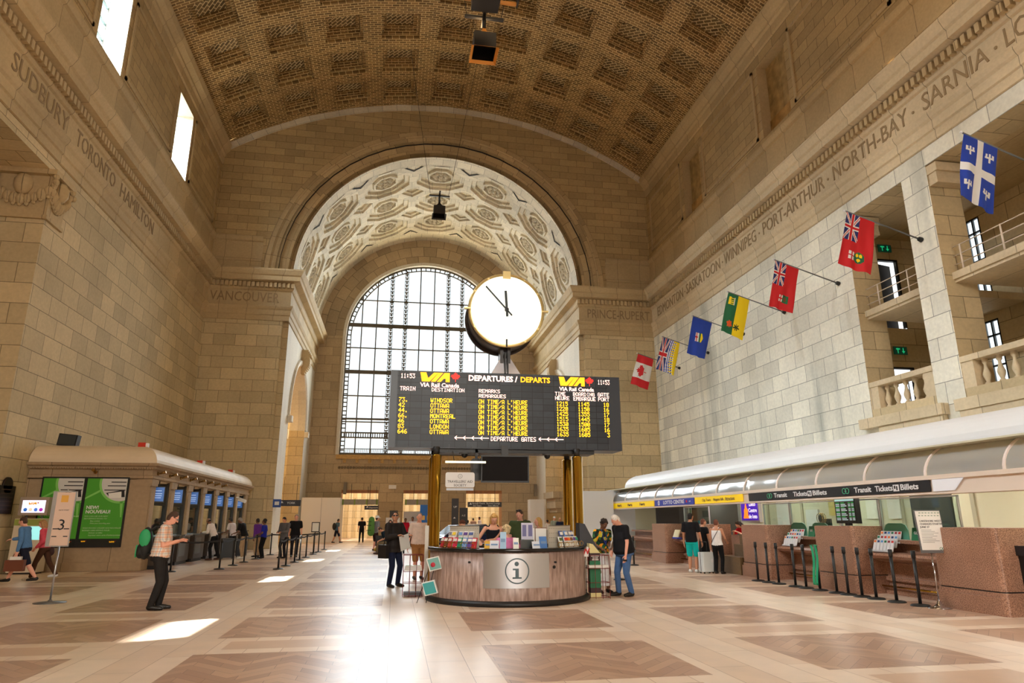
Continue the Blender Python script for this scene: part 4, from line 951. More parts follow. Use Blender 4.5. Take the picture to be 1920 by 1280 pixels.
for y in (9.5, 12.5, 15.5, 18.6, 21.8, 25, 28.4): lamp('office_tube_lamp', 'AREA', (12.2, y, 2.88), 62, (1, .95, .82), 1.8, .3, to=(0, 0, -1))
# granite blocks
def block0():
    r = thing('granite_block', '', 'counter')
    m = MB(); pts = []
    R_ = .09
    for cx, cy, a0 in ((R_, -.73+R_, pi), (.8-.02, -.73+.02, 1.5*pi), (.8-.02, .73-.02, 0), (R_, .73-R_, pi/2)):
        rr = R_ if cx == R_ else .02
        for i in range(6): a = a0+i*pi/10; pts.append((cx+rr*cos(a), cy+rr*sin(a)))
    def slab(z0, z1, g): m.poly([(x-g if x < .4 else x, y+(g if y > 0 else -g)) for x, y in pts], z0, z1, GRAN)
    slab(0, .3, .05); slab(.3, .37, .02); slab(.39, 1.42, 0)
    m.build('body', GRAN, r)
    m = MB(); m.poly([(x+.012 if x < .4 else x, y*.985) for x, y in pts], .37, .39, BLACK); m.build('shadow_groove', BLACK, r)
    m = MB(); m.poly([(x+.01, y*.985) for x, y in pts], 1.42, 1.435, GRAN); m.build('cap', granite('granite_cap', (186, 160, 140), (140, 104, 86), 60, .3), r)
    return r
B0 = block0(); BLK = [(11.18, 'nearest the camera, behind the notice stand'), (14.95, 'between the two nearest service recesses'), (18.6, 'beside the stepped display boxes'), (22.2, 'behind the shopper in turquoise shorts'), (25.85, 'farthest, left of the man in turquoise shorts')]
for i, (y, n) in enumerate(BLK):
    o = B0 if i == 0 else copy_tree(B0); o.location = (10.2, y, 0); o['label'] = 'red-brown granite counter block, '+n; o['group'] = 'granite blocks along the ticket office'
def recess0(L_):
    r = thing('service_counter', '', 'counter'); h = L_/2
    m = MB(); m.box(.72, .82, -h, h, 0, 1.12, GRAN); m.box(.62, .82, -h, h, .0, .12, GRAN); m.box(.66, .74, -h, h, .28, .36, GRAN); m.build('front_panel', GRAN, r)
    m = MB(); pr = [(.74, .66), (.5, .7), (.32, .76), (.27, .82), (.3, .87), (.4, .89), (.74, .89)]
    for (x0, z0), (x1, z1) in zip(pr[:-1], pr[1:]): m.face([(x0, -h, z0), (x0, h, z0), (x1, h, z1), (x1, -h, z1)], GRAN, smooth=True)
    m.face([(x, -h, z) for x, z in pr], GRAN); m.face([(x, h, z) for x, z in pr], GRAN); m.build('lower_shelf', GRAN, r)
    m = MB(); m.box(.55, 1.15, -h, h, 1.08, 1.15, GRAN); m.build('upper_ledge', GRAN, r)
    m = MB(); m.cyl((.55, -h, .17), (.55, h, .17), .02, .02, 8)
    for y in (-h*.6, 0, h*.6): m.cyl((.55, y, .17), (.66, y, .17), .012, .012, 6)
    m.build('brass_foot_rail', BRASS, r); return r
RC = [(13.06, 'between the two nearest granite blocks'), (16.77, 'with the wide green panels, second from the camera'), (24.02, 'by the lottery window'), (28.6, 'under the yellow car rental sign')]
R0 = recess0(2.2); R1 = None
for i, (y, n) in enumerate(RC):
    o = R0 if i == 0 else copy_tree(R0); o.location = (10.2, y, 0); o['label'] = 'recessed granite counter, '+n; o['group'] = 'recessed service counters'
    if i == 3: o.scale = (1, 1.75, 1)
m = MB(); m.box(10.95, 11.0, 20.0, 21.4, 0, 1.1); tag(m.build('service_counter', GRAN), 'low granite counter front behind the two women shoppers', 'counter', 'recessed service counters')
# glass screens along the counters
for i, (a, b, n) in enumerate(((11.95, 14.2, 'over the recess nearest the camera'), (14.25, 15.65, 'over the second block'), (15.7, 17.85, 'over the second recess'), (17.9, 19.3, 'over the third block, right of the red shirt'), (22.95, 25.1, 'over the lottery recess'))):
    m = MB(); m.box(10.98, 10.99, a+.02, b-.02, 1.16, 2.04); g_ = thing('glass_screen', 'clear glass counter screen '+n, 'screen', (10.98, (a+b)/2, 1.16), group='glass screens over the counters'); part(m, 'glass_pane', GCLR, g_)
    m = MB(); m.box(10.96, 11.01, a, a+.02, 1.16, 2.04); m.box(10.96, 11.01, b-.02, b, 1.16, 2.04); m.box(10.96, 11.01, a, b, 2.02, 2.05); part(m, 'metal_edge', STEEL, g_)
# green acrylic panels
GAC = M('green_acrylic', (88, 160, 136), .3)
k = 0
for yb, n in ((13.06, 'nearest recess'), (16.77, 'second recess')):
    for a, b, s_ in ((-.75, -.02, 'near side'), (.22, .95, 'far side')):
        m = MB(); w = b-a; pts = [(a, 1.16), (b, 1.16), (b, 1.36), (b-.06, 1.46), (b-.16, 1.5), (a+.16, 1.5), (a+.06, 1.46), (a, 1.36)]
        m.face([(10.86, yb+y, z) for y, z in pts]); m.face([(10.875, yb+y, z) for y, z in pts][::-1])
        for p, q in zip(pts, pts[1:]+pts[:1]): m.face([(10.86, yb+p[0], p[1]), (10.86, yb+q[0], q[1]), (10.875, yb+q[0], q[1]), (10.875, yb+p[0], p[1])])
        tag(m.build('privacy_panel', GAC), 'green acrylic panel on the %s counter, %s' % (n, s_), 'panel', 'green acrylic panels')
    r = thing('counter_card', 'small dark green card standing on the %s counter' % n, 'card', (10.84, yb-.05, 1.15)); m = MB(); m.obox((0, 0, .13), (0, .14, 0), (.01, 0, 0), (.03, 0, .13)); m.build('card_face', GREENP, r); lettering('GO', WHITE, r, (-.02, 0, .15), FR, size=.08)
    # microphone-like desk fan
    r = thing('desk_fan', 'small black desk fan with brass rings behind the %s glass' % n, 'fan', (11.25, yb+.1, 1.15)); m = MB(); m.cyl((0, 0, 0), (0, 0, .03), .1, .1, 14); m.cyl((0, 0, .03), (.02, 0, .36), .018, .018, 8); m.build('stand', BLACK, r)
    m = MB(); m.sphere((0, 0, .46), .1, None, 12, (.7, 1, 1)); m.build('hub', BLACK, r)
    m = MB()
    for d in (-.05, 0, .05): m.tube([(d, .13*cos(a*pi/6), .46+.13*sin(a*pi/6)) for a in range(13)], .008, 5)
    m.build('guard_ring', BRASS, r)
    r = thing('computer_monitor', 'black computer monitor behind the glass of the %s' % n, 'monitor', (11.8, yb+.75, 1.1)); m = MB(); m.box(-.02, .03, -.25, .25, .15, .5); m.build('casing', BLACK, r); m = MB(); m.box(-.03, .03, -.04, .04, 0, .16); m.build('stand', BLACK, r)
# brochure racks at the recesses
def rack(x, y, z, label, cols, rows, cmap, ang=0):
    r = thing('brochure_rack', label, 'rack', (x, y, z), ang)
    m = MB()
    for j in range(rows): m.box(.10*j, .10*j+.02, -.055*cols, .055*cols, .09*j, .09*j+.03)
    m.build('acrylic_tray', M('clear_white_plastic', (220, 222, 224), .2), r)
    for j in range(rows):
        for i in range(cols):
            yy = (i-(cols-1)/2)*.108; L = thing('leaflet', '', ''); bpy.data.objects.remove(L)
            b = MB(); b.obox((.07+.1*j, yy, .13+.09*j), (0, .046, 0), (.008, 0, 0), (.04, 0, .12)); o = b.build('leaflet', WHITE, r)
            c = cmap[(i*5+j*3) % len(cmap)]; b = MB(); b.obox((.092+.1*j-.0001, yy, .215+.09*j), (0, .03, 0), (.009, 0, 0), (.008, 0, .022)); b.build('coloured_tab', M('tab_%d_%d_%d' % c, c, .5), o)
    return r
RC_ = [(226, 60, 50), (240, 130, 60), (30, 60, 120), (90, 160, 220), (20, 130, 90), (150, 50, 60)]
rack(10.52, 17.35, .9, 'rack of white timetable leaflets on the second counter from the notice', 6, 3, RC_); rack(10.52, 13.75, .9, 'rack of white timetable leaflets on the counter nearest the notice', 6, 3, RC_)
# departure screen in the office window
r = thing('departure_screen', 'black screen of green train times on the granite block behind the queue posts', 'screen', (10.75, 15.15, 1.44), radians(-8))
m = MB(); m.box(0, .12, -.5, .46, .05, .66); m.box(.02, .1, -.1, .1, 0, .05); m.build('casing', BLACK, r); m = MB(); m.box(-.006, 0, -.47, .43, .08, .63); m.build('display', M('dark_lit_screen', (12, 26, 20), .3, emit=.3), r)
m = MB(); m.box(-.009, -.006, -.47, .43, .57, .62); m.build('header_bar', M('screen_header', (150, 190, 190), .4, emit=.8), r)
for i in range(12):
    m = MB(); z = .53-.036*i
    for a, b in ((.4, .22), (.15, -.02-.05*(i % 3)), (-.2, -.3), (-.35, -.45)): m.box(-.009, -.006, b, a, z-.009, z+.009)
    m.build('screen_text_row', M('screen_text_%d' % (i % 3 == 0), (40, 150, 70) if i % 3 == 0 else (180, 200, 200), .4, emit=.8), r)
# fascia signs, each a separate board
def fsign(y0, y1, mat, label, txts, name='fascia_sign'):
    r = thing(name, label, 'sign', (9.99, (y0+y1)/2, 2.09)); m = MB(); m.box(9.985, 10.0, y0+.02, y1-.02, 2.09, 2.305); part(m, 'sign_board', mat, r)
    for t, y, size, mt, w, b in txts: lett(t, mt, r, (9.98, y, 2.197), FR, size=size, width=w, bold=b, height=size*.9)
    return r
SB = M('sign_black', (26, 26, 30), .45); NAVY = M('navy_ink', (30, 26, 70), .6)
fsign(25.6, 30.8, YELP, 'yellow fascia sign with three rental names, farthest along', [('Hertz', y, .13, INK, .6, .004) for y in (29.8, 28.4, 26.9)])
fsign(21.95, 25.55, BLUEP, 'blue fascia sign reading LOTTO CENTRE', [('LOTTO CENTRE', 23.7, .15, WHITE, 1.9, .004)])
fsign(18.6, 21.9, YELP, 'yellow fascia sign reading City Tours Niagara Falls Attractions', [('City Tours', 21.0, .12, NAVY, .62, 0), ('Niagara Falls', 20.15, .12, NAVY, .68, 0), ('Attractions', 19.4, .12, NAVY, .6, 0)])
g = fsign(11.45, 18.3, SB, 'long black fascia sign reading Transit Tickets Billets twice', [('Transit', 16.62, .13, WHITE, .62, .003), ('Tickets', 15.72, .13, WHITE, .6, .003), ('Billets', 14.92, .13, WHITE, .55, .003), ('Transit', 13.38, .13, WHITE, .55, .003), ('Tickets', 12.72, .13, WHITE, .52, .003), ('Billets', 12.0, .13, WHITE, .48, .003)])
for y in (17.15, 13.95):
    for d in (-.055, .055): m = MB(); m.tube([(9.978, y+d+.06*cos(a*pi/8), 2.197+.06*sin(a*pi/8)) for a in range(17)], .008, 5); part(m, 'ring_logo', M('logo_green', (70, 160, 120), .5, emit=.2), g)
    m = MB(); m.box(9.975, 9.98, y-.03, y+.03, 2.192, 2.202); part(m, 'ring_logo_bar', WHITE, g)
for y in (15.32, 12.36): m = MB(); m.box(9.975, 9.982, y-.08, y+.08, 2.13, 2.26); part(m, 'ticket_symbol', WHITE, g); m = MB(); m.box(9.972, 9.976, y-.045, y-.01, 2.15, 2.23); m.box(9.972, 9.976, y+.01, y+.05, 2.18, 2.24); part(m, 'ticket_symbol_ink', SB, g)
g = bpy.data.objects[[o.name for o in bpy.data.objects if o.get('label', '').startswith('blue fascia')][0]]
m = MB(); m.cyl((9.983, 25.1, 2.197), (9.976, 25.1, 2.197), .09, .09, 20); part(m, 'globe_emblem', WHITE, g); m = MB(); m.box(9.974, 9.977, 24.92-.0, 25.28, 2.19, 2.205); m.box(9.974, 9.977, 25.09, 25.11, 2.12, 2.27); part(m, 'globe_lines', BLUEP, g)
m = MB(); m.box(9.976, 9.983, 22.5, 22.6, 2.16, 2.24); part(m, 'small_red_mark', REDP, g); lett('6/49', WHITE, g, (9.978, 22.28, 2.19), FR, size=.08)
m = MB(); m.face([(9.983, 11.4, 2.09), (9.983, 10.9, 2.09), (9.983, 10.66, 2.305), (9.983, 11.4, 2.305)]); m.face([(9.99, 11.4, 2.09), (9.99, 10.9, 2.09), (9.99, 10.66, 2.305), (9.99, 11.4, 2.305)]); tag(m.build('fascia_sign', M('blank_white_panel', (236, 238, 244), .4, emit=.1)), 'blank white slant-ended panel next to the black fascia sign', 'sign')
# stepped display boxes, lottery monitor, white partition, black cabinet
STEP = M('brown_speckled_laminate', (112, 88, 56), .5, noise=.15, nscale=30)
r = thing('display_steps', 'three brown stepped boxes by the counter, right of the woman in white', 'display', (10.6, 19.9, 0))
for i, (x0, x1, y0, y1, z) in enumerate(((10.15, 11.0, 19.4, 20.9, .5), (10.45, 11.0, 19.4, 20.3, .85), (10.5, 11.0, 19.4, 20.0, 1.15))): m = MB(); m.box(x0, x1, y0, y1, 0 if i == 0 else (.5, .85)[i-1], z); part(m, 'step_box', STEP, r)
r = thing('lottery_screen', 'purple lit lottery screen hanging behind the counter', 'screen', (11.9, 21.8, 1.5)); m = MB(); m.box(0, .1, -.62, .62, 0, .78); m.cyl((.05, 0, .78), (.05, 0, 1.42), .03, .03, 8); m.build('casing', M('screen_bezel_white', (200, 200, 206), .4), r)
m = MB(); m.box(-.01, 0, -.55, .55, .06, .72); m.build('display', M('purple_lit_screen', (58, 16, 150), .4, emit=1.0), r)
for i, t in enumerate(('Lotto', 'Centre', 'de loto')): lettering(t, M('lit_white', (250, 240, 240), .4, emit=1), r, (-.015, -.22, .58-.2*i), FR, size=.19)
m = MB(); m.cyl((-.012, .22, .34), (-.02, .22, .34), .13, .13, 16); m.face([(-.014, .42, .12), (-.014, .05, .12), (-.014, .22, .66)]); m.build('flame_logo', M('lit_orange', (250, 130, 30), .4, emit=1), r)
m = MB(); m.box(8.5, 9.8, 30.4, 30.5, 0, 2.86); m.box(9.8, 11.1, 30.9, 31.0, 0, 2.9); m.box(9.8, 9.9, 30.4, 31.0, 0, 2.9); tag(m.build('partition_screen', M('partition_white', (226, 232, 238), .5)), 'tall white partition screen at the far end of the ticket office', 'partition')
r = thing('floor_cabinet', 'black cabinet at the right edge beside the nearest granite block', 'cabinet', (10.75, 9.6, 0)); m = MB(); m.box(-.15, .6, -.9, .85, 0, .98); m.build('body', BLACK, r); m = MB(); m.box(-.19, .64, -.93, .89, .98, 1.14); m.build('lid', M('black_lid', (34, 34, 38), .35), r)
for i, (x, y, n) in enumerate(((10.55, 21.3, 0), )): pass
r = thing('leaflet_holder', 'blue and yellow leaflet holder on the counter by the lottery window', 'holder', (10.45, 24.7, .9)); m = MB(); m.obox((0, 0, .16), (0, .22, 0), (.02, 0, 0), (.06, 0, .16)); m.build('leaflets', M('cream_leaflets', (240, 232, 190), .6), r); m = MB(); m.box(-.08, .1, -.23, .23, 0, .05); m.build('tray', BLUEP, r)
r = thing('leaflet_holder', 'green and white leaflet card hanging in the lottery window', 'holder', (11.0, 24.6, 1.62)); m = MB(); m.box(-.01, 0, -.16, .16, 0, .42); m.build('card', WHITE, r); m = MB(); m.box(-.015, -.01, -.14, .0, .08, .38); m.build('printed_area', GREENP, r)
r = thing('screen_box', 'teal lit terminal screen standing on the lottery counter', 'screen', (11.1, 24.4, 1.15)); m = MB(); m.box(0, .1, -.2, .2, 0, .4); m.build('casing', M('teal_case', (40, 110, 120), .4), r); m = MB(); m.box(-.006, 0, -.15, .15, .08, .34); m.build('display', M('teal_lit', (90, 180, 120), .4, emit=.5), r)

# ---------------- gallery: ledges, balusters, railings, doors
for i, (a, b, n) in enumerate(((18.62, 21.66, 'in the far opening'), (13.3, 17.5, 'in the opening at the right edge'))):
    r = thing('stone_balustrade', 'carved stone balustrade %s of the right wall' % n, 'balustrade', (XR+.25, (a+b)/2, 5.1))
    m = MB(); m.box(XR+.02, XR+.5, a, b, 5.1, 5.42, ST_LOW); part(m, 'plinth', ST_PLAINR, r); m = MB(); m.box(XR-.02, XR+.55, a, b, 6.22, 6.4); part(m, 'handrail', ST_PLAINR, r)
    for e in (a+.22, b-.22): m = MB(); m.box(XR+.02, XR+.48, e-.22, e+.22, 5.42, 6.22); part(m, 'end_pier', ST_PLAINR, r)
    n_ = int((b-a-1.0)/.4)
    for k in range(n_): m = MB(); m.lathe([(.09, 0), (.09, .06), (.05, .1), (.1, .24), (.11, .32), (.05, .52), (.04, .62), (.08, .68), (.08, .8)], (XR+.25, a+.62+k*(b-a-1.24)/(n_-1), 5.42), 10); part(m, 'baluster', ST_PLAINR, r)
    s2 = thing('balcony', 'upper stone balcony with white pipe railing '+n, 'balcony', (XR+.6, (a+b)/2, 8.8))
    m = MB(); m.box(XR+.35, 21.2, a-.01, b+.01, 8.85, 9.1); m.box(XR+.28, XR+.4, a, b, 8.95, 9.18); part(m, 'slab', ST_PLAINR, s2)
    m = MB(); x = XR+.45
    for z in (9.45, 9.75, 10.05): m.cyl((x, a, z), (x, b, z), .018, .018, 6)
    k = a+.9
    while k < b: m.cyl((x, k, 9.1), (x, k, 10.07), .03, .025, 8); k += 1.5
    part(m, 'pipe_railing', M('railing_cream', (222, 208, 190), .5), s2)
LEDG = MB(); LEDG.box(XR-.28, XR, 18.2, 22.1, 4.75, 5.1); LEDG.box(XR-.2, XR, 18.3, 21.2, 4.0, 4.75); LEDG.box(XR-.28, XR, 11.5, 17.7, 4.75, 5.1); LEDG.box(XR-.22, XR, 12, 17.6, 4.2, 4.75)
LEDG.cyl((XR-.2, 16.3, 3.6), (XR-.0, 16.3, 3.6), 1.25, 1.25, 24); LEDG.box(XR-.2, XR, 11, 16.3, 3.6, 4.85)
structure(LEDG.build('trim_3', ST_PLAINR))
for (a, b) in ((16.0, 17.5), ):   # pier capitals under the lintels
    pass
for i, (x0, x1, y0, y1) in enumerate(((XR+.05, XR+1.13, 21.35, 21.65), (XR+.05, XR+1.13, 17.2, 17.49))):
    m = MB(); m.box(x0-.02, x1, y0-.05, y1, 12.2, 12.35, ST_PLAINR); m.box(x0-.05, x1, y0-.12, y1, 12.6, 12.9, ST_PLAINR); m.box(x0, x1, y0-.03, y1, 12.35, 12.6, ST_PLAINR)
    tag(m.build('pier_capital', ST_PLAINR), 'moulded stone capital on the pier %s' % ('at the far opening of the right wall' if i == 0 else 'between the two openings of the right wall'), 'capital')
EXG = M('exit_sign_green', (30, 170, 110), .5, emit=.8)
for z, n in ((7.95, 'lower'), (12.35, 'upper')):
    r = thing('exit_sign', 'green running-man exit sign over the %s gallery door' % n, 'sign', (19.75, 23.12, z)); m = MB(); m.box(-.3, .3, -.03, 0, 0, .32); m.build('box', M('exit_dark', (10, 60, 40), .5, emit=.3), r)
    m = MB(); m.box(-.14, -.1, -.036, -.03, .05, .26); m.box(-.2, -.02, -.036, -.03, .2, .25); m.box(.1, .14, -.036, -.03, .1, .27); m.face([(.04, -.036, .14), (.2, -.036, .14), (.12, -.036, .04)]); m.build('pictogram', EXG, r)
dn = 0
for z0, h in ((5.1, 2.35), (9.1, 2.95)):
    dn += 1; r = thing('door_%d' % dn, '', ''); del r['label']; del r['category']; structure(r); m = MB()
    for a in (19.3, 20.22): m.box(a, a+.08, 23.16, 23.3, z0, z0+h)
    m.box(19.3, 20.3, 23.16, 23.3, z0+h-.08, z0+h); m.build('door_frame', BLACK, r)
    m = MB(); m.obox((19.75 if z0 > 9 else 20.1, 23.35, z0+h/2-.1), (.38 if z0 > 9 else .1, .1, 0), (0, .02, 0), (0, 0, h/2-.1)); m.build('door_leaf', M('door_charcoal', (40, 36, 36), .5), r)
    wn += 1; r = thing('window_%d' % wn, '', ''); del r['label']; del r['category']; structure(r); m = MB(); x = 21.2
    for y in (19.9, 20.19, 20.49): m.box(x, x+.08, y, y+.06, z0+.2, z0+3.5)
    for z in (z0+.2, z0+1.8, z0+2.9, z0+3.44): m.box(x, x+.08, 19.9, 20.55, z, z+.06)
    m.build('window_frame', BLACK, r); m = MB(); m.face([(x+.05, 19.9, z0+.2), (x+.05, 20.55, z0+.2), (x+.05, 20.55, z0+3.5), (x+.05, 19.9, z0+3.5)]); m.build('pane', glass('clear_window_glass'), r)
lamp('daylight_gallery', 'AREA', (23.2, 20.2, 9.2), 260, DAY, 3, 8, to=(-1, 0, 0))

# ---------------- flags on the right wall
def union(u, v):
    """u across 0..1, v down 0..1 -> colour of a union flag"""
    x, y = u*2-1, (v*2-1)*.6
    if abs(x) < .1 or abs(y) < .09: return 'R'
    if abs(x) < .17 or abs(y) < .15: return 'W'
    d = min(abs(abs(y)-.6*abs(x)), 9)
    return 'R' if d < .035 else 'W' if d < .11 else 'B'
def inpoly(x, y, P):
    c = False; j = len(P)-1
    for i in range(len(P)):
        if (P[i][1] > y) != (P[j][1] > y) and x < (P[j][0]-P[i][0])*(y-P[i][1])/(P[j][1]-P[i][1])+P[i][0]: c = not c
        j = i
    return c
# a = from the flag's own top edge (at the pole tip) to its bottom edge, b = from the pole outward
def f_can(a, b):
    if b < .25 or b > .75: return 'r'
    return 'r' if inpoly(-(a-.5)*2.6, -(b-.5)*3.9*1.0, [(-y, -x) if 0 else (y*1.0, x*1.0) for x, y in LEAF]) else 'w'
def shield(a, b, a0, a1, b0, b1): return a0 < a < a1 and b0 < b < b1
def f_bc(a, b):
    if a < .45: return union(b, a/.45)
    if a > .93-.0 and 0: return 'y'
    t = (b-.5)**2*1.2; s = a-t*.25
    if s > .80 or (s > .62 and int(b*26) % 2 == 0): return 'y'
    return 'b' if int(s*20) % 2 == 0 else 'w'
def f_alb(a, b):
    if shield(a, b, .27, .40, .38, .62): return 'r' if abs(a-.335) < .02 or abs(b-.5) < .02 else 'w'
    if shield(a, b, .40, .66, .38, .62) and not (a > .58 and abs(b-.5) > .12-(a-.58)*1.4): return 'g' if .46 < a < .52 else 'w' if a < .46 else 'y'
    return 'b'
def f_sas(a, b):
    if shield(a, b, .1, .38, .08, .27): return 'y' if a < .2 else ('g' if int(b*40) % 2 else 'y') if a < .34 else 'w'
    if (a-.3)**2*2.2+(b-.76)**2*5 < .03*(1+.4*sin(6*atan2(b-.76, a-.3))): return 'o'
    if (a-.62)**2*2+(b-.78)**2*5 < .018*(1+.8*sin(7*atan2(b-.78, a-.62))): return 'k'
    return 'g' if a < .5 else 'y'
def f_ens(a, b, sh):
    if a < .5 and b < .5: return union(b*2, a*2)
    if sh == 'm' and shield(a, b, .42, .56, .68, .83): return 'R' if abs(a-.49) < .02 or abs(b-.755) < .015 else 'W'
    if sh == 'm' and shield(a, b, .56, .8, .66, .84): return 'g' if (a-.68)**2+(b-.75)**2 > .003 else 'n'
    if sh == 'o' and shield(a, b, .28, .46, .68, .84): return 'R' if abs(a-.37) < .025 or abs(b-.76) < .015 else 'W'
    if sh == 'o' and (a-.6)**2+(b-.76)**2*2.2 < .024: return 'y' if min((a-p)**2+(b-q)**2*2 for p, q in ((.55, .72), (.65, .72), (.6, .8))) < .002 else 'g'
    return 'r'
def f_que(a, b):
    if abs(a-.5) < .09 or abs(b-.5) < .06: return 'w'
    for p, q in ((.22, .22), (.78, .22), (.22, .78), (.78, .78)):
        x, y = (b-q)/.09, (a-p)/.14
        if (abs(x) < .8 and abs(y) < .22) or (abs(x+.1) < .14 and abs(y) < .85) or (abs(abs(y)-.62) < .2 and -.75 < x < .1) : return 'w'
    return 'b'
FM = {'r': M('flag_red', (206, 26, 36), .7), 'R': M('flag_red', (206, 26, 36)), 'w': M('flag_white', (238, 238, 238), .7), 'W': M('flag_white', (238, 238, 238)), 'b': M('flag_blue', (24, 62, 170), .7), 'B': M('flag_navy', (36, 44, 110), .7), 'y': M('flag_yellow', (250, 220, 10), .7), 'g': M('flag_green', (22, 104, 66), .7), 'o': M('flag_orange', (230, 90, 30), .7), 'k': M('flag_dark', (40, 60, 20), .7), 'n': M('flag_brown', (110, 70, 40), .7)}
def flag(Y, fn, label, h, w=1.02, Xb=XR, tip=(14.25, 11.42), ny=92, seed=0):
    tx, tz = tip; d = Vector((Xb-tx, 0, 10.57-tz)); L_ = d.length; d.normalize(); t = Vector((tx, Y, tz))
    r = thing('flagpole', 'slim pole on the right wall carrying '+label[0], 'pole', (Xb, Y, 10.57)); m = MB(); m.cyl(t, (Xb, Y, 10.57), .022, .028, 8); part(m, 'pole', GREYM, r)
    m = MB(); m.sphere(t, .04, None, 8); part(m, 'tip_ball', WHITE, r); m = MB(); m.cyl((Xb-.12, Y, 10.61), (Xb, Y, 10.57), .07, .09, 10); part(m, 'wall_socket', BLACK, r)
    dn_ = Vector((-d.z*0-.26, 0, -.966)); random.seed(seed); ph = [random.random()*6 for _ in range(4)]
    def P(u, v):     # u along the pole from the tip, v downwards
        p = t+d*(.06+w*u)+dn_*(h*v+.035)
        wav = v**.7*(.05*sin(5*u+2*v+ph[0])+.035*sin(11*u+ph[1]+3*v)+.02*sin(17*u-5*v+ph[2]))
        return p+Vector((-.05*v*sin(3*u+ph[3]), wav-.02, .03*v*sin(4*u+ph[3])))
    m = MB(); m.grid(P, int(ny*.56), ny, None, True, matf=lambda u, v: FM[fn(u, v)]); o = m.build('flag', None)
    tag(o, label[1], 'flag', 'flags on the right wall'); md = o.modifiers.new('t', 'SOLIDIFY'); md.thickness = .004; return o
flag(37.97, f_can, ('the red and white maple leaf flag', 'red and white flag with a red maple leaf, lowest in the line'), 1.95, seed=1)
flag(34.02, f_bc, ('the flag of wavy stripes', 'flag with union cross, blue wavy stripes and yellow sun'), 1.9, seed=2)
flag(30.05, f_alb, ('the plain blue flag', 'blue flag with a small shield in its middle'), 1.95, seed=3)
flag(26.35, f_sas, ('the green and yellow flag', 'half green, half yellow flag with a flower'), 1.9, seed=4)
flag(22.50, lambda a, b: f_ens(a, b, 'm'), ('the red flag with a low dark shield', 'red ensign whose shield is low and dark, right of the green and yellow flag'), 1.92, seed=5)
flag(18.15, lambda a, b: f_ens(a, b, 'o'), ('the red flag by the stone opening', 'red ensign with green leaf shield in front of the far stone opening'), 1.92, seed=6)
flag(13.55, f_que, ('the blue flag with the white cross', 'blue flag with white cross and lilies, nearest the camera'), 1.95, tip=(14.42, 11.5), ny=110, seed=7)
# ---------------- information desk, board, clock
DC = (2.45, 14.95)
DST = granite('desk_striped_stone', (186, 160, 148), (140, 112, 100), 6, .35, streaky=(3.2, 3.2, .5))
def cyl_patch(mb, r, a0, a1, z0, z1, mat=None, n=16, c=(0, 0)):
    mb.grid(lambda u, v: (c[0]+r*sin(a0+(a1-a0)*u), c[1]-r*cos(a0+(a1-a0)*u), z0+(z1-z0)*v), n, 1, mat)
def info_desk():
    r = thing('information_desk', 'round striped-stone information desk with black rims and a large letter i', 'desk', (DC[0], DC[1], 0))
    m = MB(); m.lathe([(1.3, .0), (1.74, .0), (1.74, .07), (1.68, .1), (1.3, .1)], n=64); m.build('black_base', BLACK, r)
    m = MB(); m.lathe([(1.66, .1), (1.66, .99), (1.25, .99), (1.25, .1)], n=64); m.build('stone_body', DST, r)
    m = MB(); m.lathe([(1.2, .985), (1.70, .985), (1.715, 1.0), (1.715, 1.035), (1.70, 1.05), (1.2, 1.05), (1.2, .985)], n=64); m.build('black_counter_top', M('black_stone_top', (22, 20, 20), .12), r)
    m = MB()
    for a in range(-160, 200, 32): cyl_patch(m, 1.662, radians(a+4), radians(a+4.2), .1, .99, n=1)
    m.build('panel_seam', M('seam_dark', (92, 74, 66), .7), r)
    m = MB(); cyl_patch(m, 1.675, radians(-25.5), radians(19.5), .33, .96, n=24); m.build('steel_plate', STEEL, r)
    LG = M('logo_grey_blue', (84, 104, 112), .5); a0 = radians(-3)
    def on(x, z, d=1.682): return (d*sin(a0+x/1.68), -d*cos(a0+x/1.68), z)
    m = MB()
    for k in range(48):
        t, t2 = 2*pi*k/48, 2*pi*(k+1)/48; m.face([on(.235*cos(t), .645+.235*sin(t)), on(.235*cos(t2), .645+.235*sin(t2)), on(.212*cos(t2), .645+.212*sin(t2)), on(.212*cos(t), .645+.212*sin(t))])
    m.build('logo_ring', LG, r)
    m = MB(); m.face([on(-.01+.042*cos(2*pi*k/20), .775+.042*sin(2*pi*k/20)) for k in range(20)])
    for q in ([(-.085, .69), (.03, .69), (.03, .66), (-.085, .66)], [(-.035, .67), (.03, .67), (.03, .53), (-.035, .53)], [(-.09, .535), (.085, .535), (.085, .505), (-.09, .505)]): m.face([on(x, z) for x, z in q])
    m.build('letter_i', LG, r)
    m = MB(); m.cyl(on(-.95, .80, 1.66), on(-.95, .80, 1.70), .02, .02, 10); m.cyl(on(.78, .70, 1.66), on(.78, .70, 1.68), .03, .03, 12); m.cyl(on(.80, .79, 1.66), on(.80, .79, 1.71), .018, .018, 8); m.build('knob', BLACK, r)
info_desk()
def on_desk(a, rr=1.5): return (DC[0]+rr*sin(radians(a)), DC[1]-rr*cos(radians(a)), 1.05)
